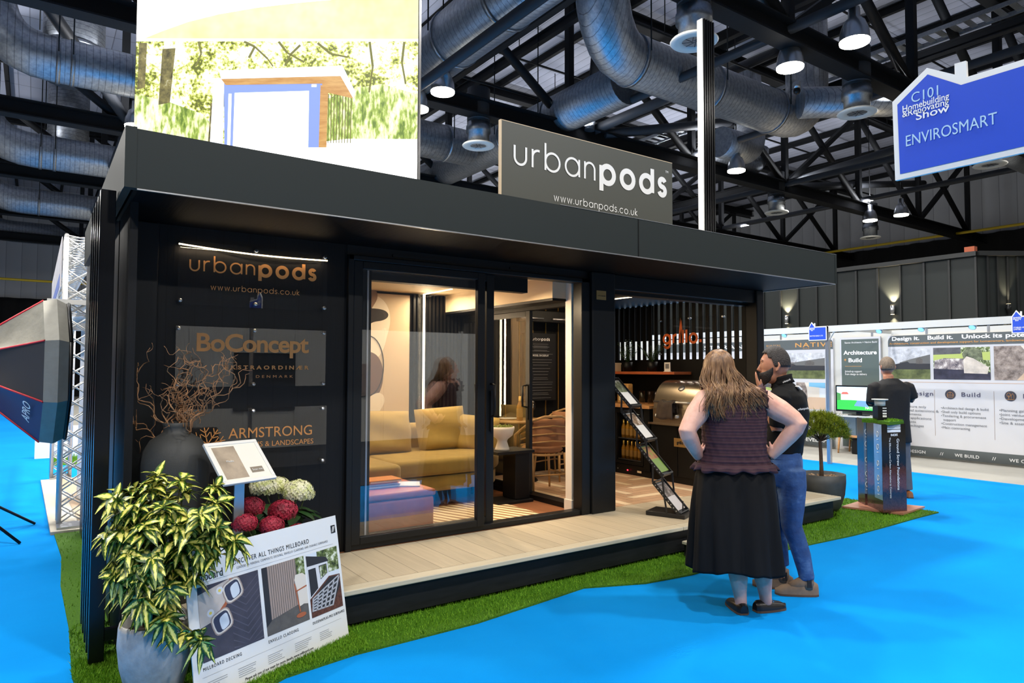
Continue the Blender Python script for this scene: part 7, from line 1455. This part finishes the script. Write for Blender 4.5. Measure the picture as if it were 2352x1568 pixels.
# ---- woman seen from behind, hands on hips
WX, WY = 3.90, 2.836; MW = place(WX, WY); KW = .002904
def wx(u): return (u - 1715) * KW
def wz(v): return 1.58 - (v - 851) * KW
woman = thing('person', 'woman with long wavy brown hair, burgundy sleeveless top, long black skirt, hands on hips', 'person', (WX, WY, 0))
b = MB()
eloft(b, [(wx(1687), .02, wz(1090), .20, .13), (wx(1687), .01, wz(1040), .19, .13), (wx(1685), 0, wz(1000), .185, .12), (wx(1685), 0, wz(950), .185, .115), (wx(1684), .01, wz(925), .18, .10), (wx(1682), .02, wz(905), .15, .075), (wx(1676), .03, wz(893), .075, .06)])
b.tube([V(wx(1678), .03, wz(905)), V(wx(1668), .035, wz(885)), V(wx(1660), .045, wz(868))], [.058, .052, .052], 12)
HWc = V(wx(1657), .06, wz(852)); HWf = V(.45, .85, 0); head(b, HWc, HWf, (.076, .096, .116))
# arms
LS, LE, LW_ = V(wx(1622), .02, wz(918)), V(wx(1566), -.10, wz(986)), V(wx(1603), .0, wz(1050))
arm(b, V(wx(1650), .02, wz(908)), LS, LE, LW_)
hand(b, LW_, V(.38, .45, .8), V(-.1, -.8, .3), .12, .95)
RS, RE, RW_ = V(wx(1748), .02, wz(916)), V(wx(1822), -.09, wz(969)), V(wx(1767), .0, wz(1048))
arm(b, V(wx(1718), .02, wz(906)), RS, RE, RW_)
hand(b, RW_, V(-.38, .45, .8), V(.1, -.8, .3), -.12, .95)
# legs
for (ua, uk, va) in ((1692, 1683, 1372), (1752, 1742, 1362)):
    y0 = -.03 if ua < 1700 else .0
    b.tube([V(wx(1690) - (.09 if ua < 1700 else -.09), .02, .86), V(wx(uk), .02, .50), V(wx(uk - 1), -.005, .34), V(wx(uk + 2), -.02 + y0, .22), V(wx(ua - 2), y0, .12), V(wx(ua), y0, .06), V(wx(ua), y0 + .03, .03)], [.10, .064, .066, .058, .042, .038, .034], 14)
b.xform(MW); remesh(b.build('body', skinmat('skin_fair', (226, 178, 158), (206, 148, 130)), woman), .0062)
eyes(woman, HWc, HWf, MW)
# smocked top with frills
tw = NT('burgundy_smocked'); wv = tw.wave(tw.coord('Object'), 16, 'Z', 'SIN', .6); tw.link(tw.ramp(wv, [(.2, rgb(50, 25, 35)), (.8, rgb(60, 31, 42))]), tw.b.inputs['Base Color']); tw.b.inputs['Roughness'].default_value = .85; tw.bump(wv, .25, .006); M['burg'] = tw.m
def pucker(p, t, z): return p + V(math.cos(t), math.sin(t), 0) * (.004 * math.sin(22 * t + z * 60) + .003 * math.sin(z * 160))
b = MB()
rows_ = [(1600, 1768, 1066, .165), (1606, 1760, 1052, .16), (1612, 1756, 1040, .155), (1614, 1754, 1022, .148), (1613, 1755, 1005, .144), (1614, 1756, 985, .142), (1616, 1757, 962, .14), (1615, 1757, 942, .136), (1613, 1756, 925, .126), (1618, 1752, 914, .11), (1634, 1738, 903, .085), (1650, 1716, 895, .07)]
fine = []
for i in range(len(rows_) - 1):
    for q in range(4):
        f = q / 4; a, c = rows_[i], rows_[i + 1]; fine.append(tuple(x + (y - x) * f for x, y in zip(a, c)))
fine.append(rows_[-1])
eloft(b, [(wx((l + r) / 2), .01, wz(v), (r - l) / 2 * KW, d) for l, r, v, d in fine], 0, 72, 0, False, pucker)
b.xform(MW); o = b.build('top', M['burg'], woman); o.modifiers.new('s', 'SOLIDIFY').thickness = .004
b = MB()
def ruffle(p, t, z): return p + V(math.cos(t), math.sin(t), 0) * (.014 * math.sin(17 * t) * max(0, (wz(1062) - z) / .04)) + V(0, 0, .006 * math.sin(11 * t) * max(0, (wz(1062) - z) / .03))
eloft(b, [(wx(1684), .01, wz(v), .25 + e, .165 + e) for v, e in ((1062, -.002), (1067, .012), (1072, .02), (1077, .024))], 0, 120, 0, False, ruffle); b.xform(MW); o = b.build('hem_frill', M['burg'], woman); o.modifiers.new('s', 'SOLIDIFY').thickness = .003
for S_, sg in ((LS, -1), (RS, 1)):
    b = MB(); rows = []
    for q in range(4):
        row = []
        for k in range(41):
            a = 2 * PI * k / 40; r_ = .086 + .006 * q + .005 * math.sin(13 * a) * q; row.append(S_ + V(sg * (-.022 + .012 * q - .25 * r_ * math.sin(a) * 0), r_ * math.cos(a), r_ * 1.0 * math.sin(a) - .012))
        rows.append(row)
    b.grid(rows); b.xform(MW); b.build('sleeve_frill', M['burg'], woman)
# skirt
M['skirt_k'] = mat('black_skirt', (17, 16, 16), .8, spec=.2, var=.3, vscale=5, stretch=(3, 3, .4))
b = MB(); prof = [(1046, 1625, 1745, .125), (1064, 1612, 1760, .148), (1090, 1600, 1770, .175), (1150, 1593, 1775, .2), (1200, 1589, 1778, .215), (1250, 1586, 1781, .228), (1280, 1584, 1783, .236), (1297, 1583, 1784, .24)]
fine = []
for i in range(len(prof) - 1):
    for q in range(3):
        f = q / 3; fine.append(tuple(x + (y - x) * f for x, y in zip(prof[i], prof[i + 1])))
fine.append(prof[-1])
def folds(p, t, z):
    k = max(0, min(1, (wz(1050) - z) / .75)); return p + V(math.cos(t), math.sin(t) * .8, 0) * k * (.022 * math.sin(9 * t + .6) + .012 * math.sin(17 * t + 2 * z)) + V(0, 0, (.02 * math.sin(3 * t + 1) + .008 * math.sin(9 * t)) * k ** 3)
eloft(b, [(wx((l + r) / 2), .01, wz(v), (r - l) / 2 * KW, d) for v, l, r, d in fine], 0, 96, 0, False, folds); b.xform(MW); o = b.build('skirt', M['skirt_k'], woman); o.modifiers.new('s', 'SOLIDIFY').thickness = .004
M['leather_k'] = mat('black_leather', (24, 22, 23), .32); M['sole'] = mat('brown_sole', (92, 70, 52), .7)
for nm, hl, d in (('shoe', V(wx(1693), -.085, 0), V(-.1, 1, 0)), ('shoe', V(wx(1724), -.02, 0), V(.93, .3, 0))):
    a, s_ = MB(), MB(); shoe(a, s_, hl, d, .24, .092, .062); a.xform(MW); s_.xform(MW); sh_ = a.build(nm, M['leather_k'], woman); s_.build('sole', M['sole'], sh_)
    if d.x > 0: b = MB(); c = hl + d * .13 + V(0, 0, .062); b.bar(c - V(-.3, .93, 0) * .025, c + V(-.3, .93, 0) * .025, .01, .006); b.xform(MW); b.build('buckle', M['alu'], sh_)
# hair
th = NT('brown_hair'); nz = th.noise(th.coord('Object', (6, 6, .8)), 9, 4); th.link(th.ramp(nz, [(.3, rgb(72, 46, 27)), (.5, rgb(118, 83, 52)), (.72, rgb(172, 134, 92))]), th.b.inputs['Base Color']); th.b.inputs['Roughness'].default_value = .42; M['hair_b'] = th.m
b = MB(); up = V(0, 0, 1); hs_ = HWf.cross(up).normalized()
b.ell(HWc + up * .022 - HWf * .012, (.088, .102, .116), 22, 16, 0, (hs_, HWf, up))
rh = random.Random(12)
CL = {}
def strand(a, L, spread, rr_, end=None):
    d0 = (V(math.cos(a), math.sin(a), 0)); c0 = HWc + up * .03 - HWf * .01; pts = []; n = 18; ph = CL.setdefault(int(a * 11), rh.random() * 6.28) + rh.uniform(-.5, .5)
    for i in range(n + 1):
        t = i / n; arcl = t * L
        if arcl < .16: g = arcl / .16 * PI / 2; p = c0 + d0 * .1 * math.sin(g) + up * .113 * math.cos(g)
        else:
            q = (arcl - .16); p = c0 + d0 * (.1 + spread * q) + up * (-q) + (end or V(0, 0, 0)) * (q / L) ** 1.4
            k_ = max(0, min(1, (wz(872) - p.z) / .10)); k_ = k_ * k_ * (3 - 2 * k_)
            if p.y < .09: p.y = p.y * (1 - k_) + min(p.y, -.115 - .012 * math.sin(a * 9 + ph)) * k_
            p += V(math.cos(ph + q * 25) * .02, math.sin(ph * 2 + q * 21) * .008, 0) * min(1, q / .1)
        pts.append(p)
    b.tube(pts, [rr_ * (1 - .6 * (i / n) ** 2) for i in range(n + 1)], 5)
NH = 900
for k in range(NH):
    a = PI + PI * (k + .5) / NH + rh.uniform(-.05, .05); a = a - .12 + rh.uniform(-.25, .25)
    f = (k + .5) / NH; L = rh.uniform(.38, .52) if .2 < f < .75 else rh.uniform(.34, .46); e = V(.10, 0, 0) if f < .7 else V(.27, -.03, .05)
    strand(a, L, rh.uniform(-.05, .25) if f < .7 else rh.uniform(0.1, .3), rh.uniform(.0022, .0044), e * rh.uniform(.1, 1))
for k in range(120): strand(-.1 + .5 * rh.random(), rh.uniform(.3, .42), .15, rh.uniform(.0024, .0044), V(.12, -.06, 0))
for k in range(80): strand(PI - .6 * rh.random(), rh.uniform(.26, .36), .05, rh.uniform(.0024, .0044), V(0, -.02, 0))
b.xform(MW); b.build('hair', M['hair_b'], woman)
# ---- man in black shirt and jeans
NX, NY = 4.46, 2.90; MM = place(NX, NY); KM = .003144
def mx(u): return (u - 1808) * KM
def mz(v): return 1.58 - (v - 851) * KM
man = thing('person', 'bearded man in black shirt, blue jeans and taupe ankle boots, turned toward the pod', 'person', (NX, NY, 0))
fdir = V(-.84, .54, 0).normalized(); sdir = V(-.54, -.84, 0).normalized(); ang = math.atan2(fdir.y, fdir.x)   # rx along facing
tc = V(mx(1806), .03, 0)
M['skin_m'] = skinmat('skin_tan', (196, 142, 112), (168, 112, 88))
b = MB(); HM = V(mx(1781), .02, mz(842)); HMf = V(-.93, .37, 0); head(b, HM, HMf, (.077, .099, .122))
b.tube([V(mx(1806), .03, mz(905)), V(mx(1797), .03, mz(880)), V(mx(1788), .025, mz(860))], [.066, .06, .058], 12)
eloft(b, [(tc.x, .03, mz(1000), .10, .16), (tc.x, .03, mz(940), .105, .18), (tc.x, .03, mz(900), .08, .13)], ang)
ls = tc + sdir * .19 + V(0, 0, mz(912)); le = ls + fdir * .05 + sdir * .03 + V(0, 0, -.28); lw = V(mx(1752), .02, mz(900)); le2 = V(mx(1772), -.10, mz(985))
b.tube([ls, ls.lerp(le2, .5), le2], [.05, .046, .042], 12); b.tube([le2, le2.lerp(lw, .4), lw], [.044, .042, .028], 12); hand(b, lw, V(-.35, .25, .9), V(-.2, -.9, .1), .15, .95)
rs2_ = tc - sdir * .18 + V(0, 0, mz(912)); re = rs2_ + V(.0, .0, -.29); rw_ = re + fdir * .20 + V(0, 0, .06); b.tube([rs2_, re], [.05, .042], 12); rw_ = re + fdir * .18 - sdir * (-.06) + V(0, 0, .1); b.tube([re, rw_], [.042, .028], 12); hand(b, rw_, fdir + sdir * .4 + V(0, 0, .3), V(0, 0, 1), .4, .95)
b.tube([V(mx(1798), -.06, .9), V(mx(1806), -.06, .5), V(mx(1836), -.06, .08)], [.07, .045, .03], 10); b.tube([V(mx(1785), .07, .9), V(mx(1786), .07, .5), V(mx(1800), .08, .08)], [.07, .045, .03], 10); b.ell(V(mx(1797), .02, .93), (.085, .085, .10))
b.xform(MM); remesh(b.build('body', M['skin_m'], man), .006); eyes(man, HM, HMf, MM)
M['shirt_k'] = mat('black_shirt', (13, 13, 14), .8, bump=.6, bscale=9, spec=.2)
b = MB()
rg_ = [(1798, 1052, .115, .165), (1799, 1040, .122, .172), (1803, 1015, .13, .18), (1808, 985, .137, .19), (1811, 950, .138, .2), (1811, 925, .132, .205), (1810, 908, .12, .2), (1808, 897, .10, .165), (1805, 888, .08, .105), (1800, 879, .07, .075)]
def wr(p, t, z): return p + V(math.cos(t), math.sin(t), 0) * (.005 * math.sin(5 * t + z * 26) + .004 * math.sin(3 * t - z * 44))
eloft(b, [(mx(u), .03, mz(v), rx, ry) for u, v, rx, ry in rg_], ang, 40, 0, True, wr)
b.tube([ls - sdir * .05 + V(0, 0, .015), ls, ls.lerp(le2, .5), le2.lerp(ls, .12)], [.07, .076, .068, .062], 14); b.tube([rs2_ + sdir * .05 + V(0, 0, .015), rs2_, rs2_.lerp(re, .5), re.lerp(rs2_, .12)], [.07, .076, .068, .062], 14)
b.xform(MM); remesh(b.build('shirt', M['shirt_k'], man), .008, 5)
b = MB(); c0, c1 = V(mx(1800), .03, mz(884)), V(mx(1796), .03, mz(866)); rows = []
for q in range(4):
    f = q / 3; rows.append([c0.lerp(c1, f) + (fdir * math.cos(2 * PI * k / 32) + sdir * math.sin(2 * PI * k / 32)) * (.083 - .006 * f - .008 * math.sin(PI * f)) + V(0, 0, -.025 * math.cos(2 * PI * k / 32)) for k in range(33)])
b.grid(rows); b.xform(MM); o = b.build('collar', M['shirt_k'], man); o.modifiers.new('s', 'SOLIDIFY').thickness = .006
MR = MM.to_3x3()
def mtext(body, p, u, v, size, w): return text(body, MM @ p, MR @ u, MR @ v, size, M['textw'], man, w)
ctr = c0.lerp(c1, .45); mtext('urbanpods', ctr + V(.0, -.088, 0) , V(.9, .1, .35), V(-.35, 0, .9), .02, .062)
mtext('urbanpods', V(mx(1816), -.195, mz(937)), V(1, .25, .12), V(-.1, 0, 1), .022, .085)
b = MB(); p = V(mx(1826), -.05, mz(890)); b.obox(p, V(.004, 0, .004), V(0, .03, 0), V(-.012, 0, .012)); b.xform(MM); b.build('shoulder_stripe', M['textw'], man)
# jeans
def jeans():
    t = NT('blue_denim'); n = t.noise(t.coord('Object'), 7, 5); f = t.noise(t.coord('Object', (1, 1, 2)), 9, 4); k = t.add('ShaderNodeMath', operation='MULTIPLY_ADD'); t.link(f, k.inputs[0]); k.inputs[1].default_value = .4; t.link(n, k.inputs[2])
    t.link(t.ramp(k.outputs[0], [(.4, rgb(28, 50, 92)), (.75, rgb(50, 82, 130)), (1.0, rgb(104, 134, 172))]), t.b.inputs['Base Color']); t.b.inputs['Roughness'].default_value = .8; t.bump(k.outputs[0], .5, .02); return t.m
M['denim'] = jeans(); b = MB()
eloft(b, [(mx(1800), .02, mz(v), rx, ry) for v, rx, ry in ((1110, .10, .15), (1085, .118, .165), (1062, .12, .17), (1040, .112, .166), (1030, .108, .162))], ang, 36)
b.tube([V(mx(1803), -.055, mz(1075)), V(mx(1805), -.065, mz(1110)), V(mx(1804), -.07, mz(1160)), V(mx(1803), -.07, mz(1200)), V(mx(1815), -.065, mz(1230)), V(mx(1826), -.06, mz(1265)), V(mx(1834), -.055, mz(1298)), V(mx(1838), -.055, mz(1318))], [.105, .1, .084, .07, .064, .062, .054, .052], 16)
b.tube([V(mx(1790), .08, mz(1075)), V(mx(1789), .085, mz(1120)), V(mx(1787), .085, mz(1180)), V(mx(1788), .085, mz(1215)), V(mx(1794), .085, mz(1260)), V(mx(1799), .085, mz(1300))], [.105, .098, .078, .068, .06, .052], 16)
b.xform(MM); remesh(b.build('jeans', M['denim'], man), .008, 5)
b = MB(); eloft(b, [(mx(1799), .02, mz(v), .117, .168) for v in (1049, 1037)], ang, 36, 0, False); b.xform(MM); b.build('waistband', M['denim'], man)
M['taupe'] = mat('taupe_suede', (122, 104, 88), .85, var=.15, vscale=18); M['elastic'] = mat('boot_elastic', (30, 30, 34), .8)
for (ua, ya, d, L) in ((1842, -.055, V(-.98, .1, 0), .29), (1806, .085, V(-.95, .3, 0), .28)):
    a, s_ = MB(), MB(); hl = V(mx(ua) + .058, ya - .005, 0); shoe(a, s_, hl, d, L, .10, .085); x0 = hl + V(d.x, d.y, 0) * .075
    a.tube([x0 + V(0, 0, .05), x0 + V(.003, 0, .10), x0 + V(.003, 0, .135)], [.05, .047, .044], 14); a.tube([x0 + V(0, 0, .10), x0 + V(d.x, d.y, 0) * .05 + V(0, 0, .075), x0 + V(d.x, d.y, 0) * .11 + V(0, 0, .05)], [.044, .042, .034], 12); a.xform(MM); s_.xform(MM); bo_ = a.build('boot', M['taupe'], man); s_.build('sole', M['sole'], bo_)
    b = MB(); b.obox(x0 + V(0, -.046, .095), V(.015, 0, 0), V(0, .005, 0), V(0, 0, .03)); b.xform(MM); b.build('elastic_gusset', M['elastic'], bo_)
# hair and beard
thm = NT('dark_hair'); nz = thm.noise(thm.coord('Object'), 120, 3); thm.link(thm.ramp(nz, [(.3, rgb(18, 15, 14)), (.7, rgb(52, 44, 40))]), thm.b.inputs['Base Color']); thm.b.inputs['Roughness'].default_value = .6; thm.bump(nz, .8, .01); M['hair_k'] = thm.m
ms = HMf.cross(V(0, 0, 1)).normalized(); upz = V(0, 0, 1)
b = MB(); rows = []
for i in range(15):
    row = []
    for j in range(29):
        a = 2 * PI * j / 28; ca = math.cos(a)   # ca=1 : front
        low = .30 + (.42 if ca > .55 else (.10 if ca > .0 else -.50)) ; low = low + .0; t = low + (PI / 2 - low) * i / 14
        top_ = .018 * max(0, math.sin(t)) ** 2; row.append(HM + upz * .02 + HMf * ((.101 + top_ * .6) * math.cos(t) * ca) + ms * ((.079 + top_ * .3) * math.cos(t) * math.sin(a)) + upz * ((.107 + top_) * math.sin(t)))
    rows.append(row)
b.grid(rows); b.xform(MM); o = b.build('hair', M['hair_k'], man); o.modifiers.new('s', 'SOLIDIFY').thickness = .008
b = MB(); rows = []
for i in range(9):
    row = []
    for j in range(21):
        a = -1.75 + 3.5 * j / 20; g = i / 8; rr_ = .985 + .055 * math.sin(PI * min(1, g + .12)); z = -.046 - .078 * g - (.012 * math.cos(a) if g > .6 else 0); k = 1 - .36 * g ** 2
        row.append(HM + HMf * (.024 + .082 * math.cos(a) * rr_ * k) + ms * (.073 * math.sin(a) * rr_ * k) + upz * (z + (.045 * (abs(a) / 1.75) ** 3)))
    rows.append(row)
b.grid(rows); b.xform(MM); o = b.build('beard', M['hair_k'], man); o.modifiers.new('s', 'SOLIDIFY').thickness = .007
# ---- far man seen from behind
FX, FY2 = 8.9, 4.3; MF = place(FX, FY2); KF = .0055
def fx(u): return (u - 2053) * KF
def fz(v): return 1.58 - (v - 851) * KF
far = thing('person', 'grey-haired man in black jacket and grey trousers seen from behind at the booths', 'person', (FX, FY2, 0))
b = MB(); HF = V(fx(2040), .03, fz(843)); HFf = V(.05, 1, 0); head(b, HF, HFf, (.08, .1, .122)); b.tube([V(fx(2042), .02, fz(880)), V(fx(2041), .02, fz(860))], [.064, .06], 12)
eloft(b, [(fx(2046), .02, fz(v), rx, ry) for v, rx, ry in ((1000, .16, .11), (950, .16, .11), (900, .17, .11), (882, .14, .09), (872, .06, .06))])
for sg, uo, eo in ((-1, 2006, (2000, 925)), (1, 2088, (2098, 915))):
    s0 = V(fx(uo), .02, fz(888)); e0_ = V(fx(eo[0]), .02, fz(eo[1])); h0 = V(fx(2046) + sg * .10, .30, fz(902)); b.tube([s0, e0_], [.05, .042], 12); b.tube([e0_, h0], [.042, .028], 12); hand(b, h0, V(-.5 * sg, .5, .5), V(0, 0, 1), .5, .95)
for sg in (-1, 1): b.tube([V(fx(2052) + sg * .09, .02, .9), V(fx(2054) + sg * .1, .03, .5), V(fx(2056) + sg * .11, .0, .06)], [.08, .052, .036], 12)
b.xform(MF); remesh(b.build('body', M['skin_m'], far), .008); eyes(far, HF, HFf, MF)
M['jacket'] = mat('black_jacket', (17, 17, 19), .8, bump=.5, bscale=10); b = MB()
eloft(b, [(fx(2047), .02, fz(v), rx, ry) for v, rx, ry in ((1014, .225, .155), (1000, .222, .155), (960, .212, .145), (920, .215, .14), (895, .22, .135), (881, .19, .115), (873, .11, .09), (868, .075, .075))], 0, 36, 0, True, wr)
for sg, uo, eo in ((-1, 2006, (2000, 925)), (1, 2088, (2098, 915))):
    s0 = V(fx(uo), .02, fz(890)); e0_ = V(fx(eo[0]), .02, fz(eo[1])); h0 = V(fx(2046) + sg * .10, .28, fz(902)); b.tube([s0 - V(sg * .06, 0, -.02), s0, s0.lerp(e0_, .5), e0_], [.07, .074, .066, .058], 14); b.tube([e0_, h0], [.058, .042], 14)
b.xform(MF); remesh(b.build('jacket', M['jacket'], far), .01, 5)
M['trou'] = mat('grey_trousers', (96, 98, 104), .85, var=.12, vscale=10); b = MB(); eloft(b, [(fx(2051), .02, z, .17, .125) for z in (.80, .88, .96)], 0, 28)
for sg in (-1, 1): b.tube([V(fx(2052) + sg * .09, .02, .88), V(fx(2054) + sg * .1, .03, .5), V(fx(2056) + sg * .11, .0, .09)], [.105, .085, .07], 14)
b.xform(MF); remesh(b.build('trousers', M['trou'], far), .01, 5)
for sg in (-1, 1): a, s_ = MB(), MB(); shoe(a, s_, V(fx(2056) + sg * .11, -.09, 0), V(.12 * sg, 1, 0), .29, .10, .075); a.xform(MF); s_.xform(MF); q = a.build('shoe', mat('tan_leather', (168, 104, 58), .5), far); s_.build('sole', M['sole'], q)
b = MB(); rows = []
for i in range(13):
    row = []
    for j in range(29):
        a = 2 * PI * j / 28; ca = math.cos(a); low = .35 if ca > .5 else (.05 if ca > -.1 else -.45); t = low + (PI / 2 - low) * i / 12
        row.append(HF + upz * .02 + HFf * (.104 * math.cos(t) * ca) + V(1, 0, 0) * (.083 * math.cos(t) * math.sin(a)) + upz * (.112 * math.sin(t)))
    rows.append(row)
b.grid(rows); b.xform(MF); o = b.build('hair', mat('grey_hair', (112, 98, 84), .7, var=.35, vscale=60), far); o.modifiers.new('s', 'SOLIDIFY').thickness = .006
# ---------------------------------------------------------------- fit lettering widths
bpy.context.view_layer.update()
for ob, w in FIT:
    dx = ob.dimensions.x / max(1e-6, abs(ob.matrix_world.to_scale().x))
    if dx > 1e-5:
        k = w / dx; mb_ = ob.matrix_basis.copy(); ob.matrix_basis = mb_ @ Matrix.Diagonal((k, 1, 1, 1))

bpy.context.view_layer.update()
dg = bpy.context.evaluated_depsgraph_get()
for ob in TXT:          # lettering becomes plain mesh
    me = bpy.data.meshes.new_from_object(ob.evaluated_get(dg)); cu = ob.data
    nm = ob.name; pa = ob.parent; mi = ob.matrix_parent_inverse.copy(); mb_ = ob.matrix_basis.copy()
    o = bpy.data.objects.new('lettering', me); COL.objects.link(o); o.parent = pa; o.matrix_parent_inverse = mi; o.matrix_basis = mb_
    bpy.data.objects.remove(ob)
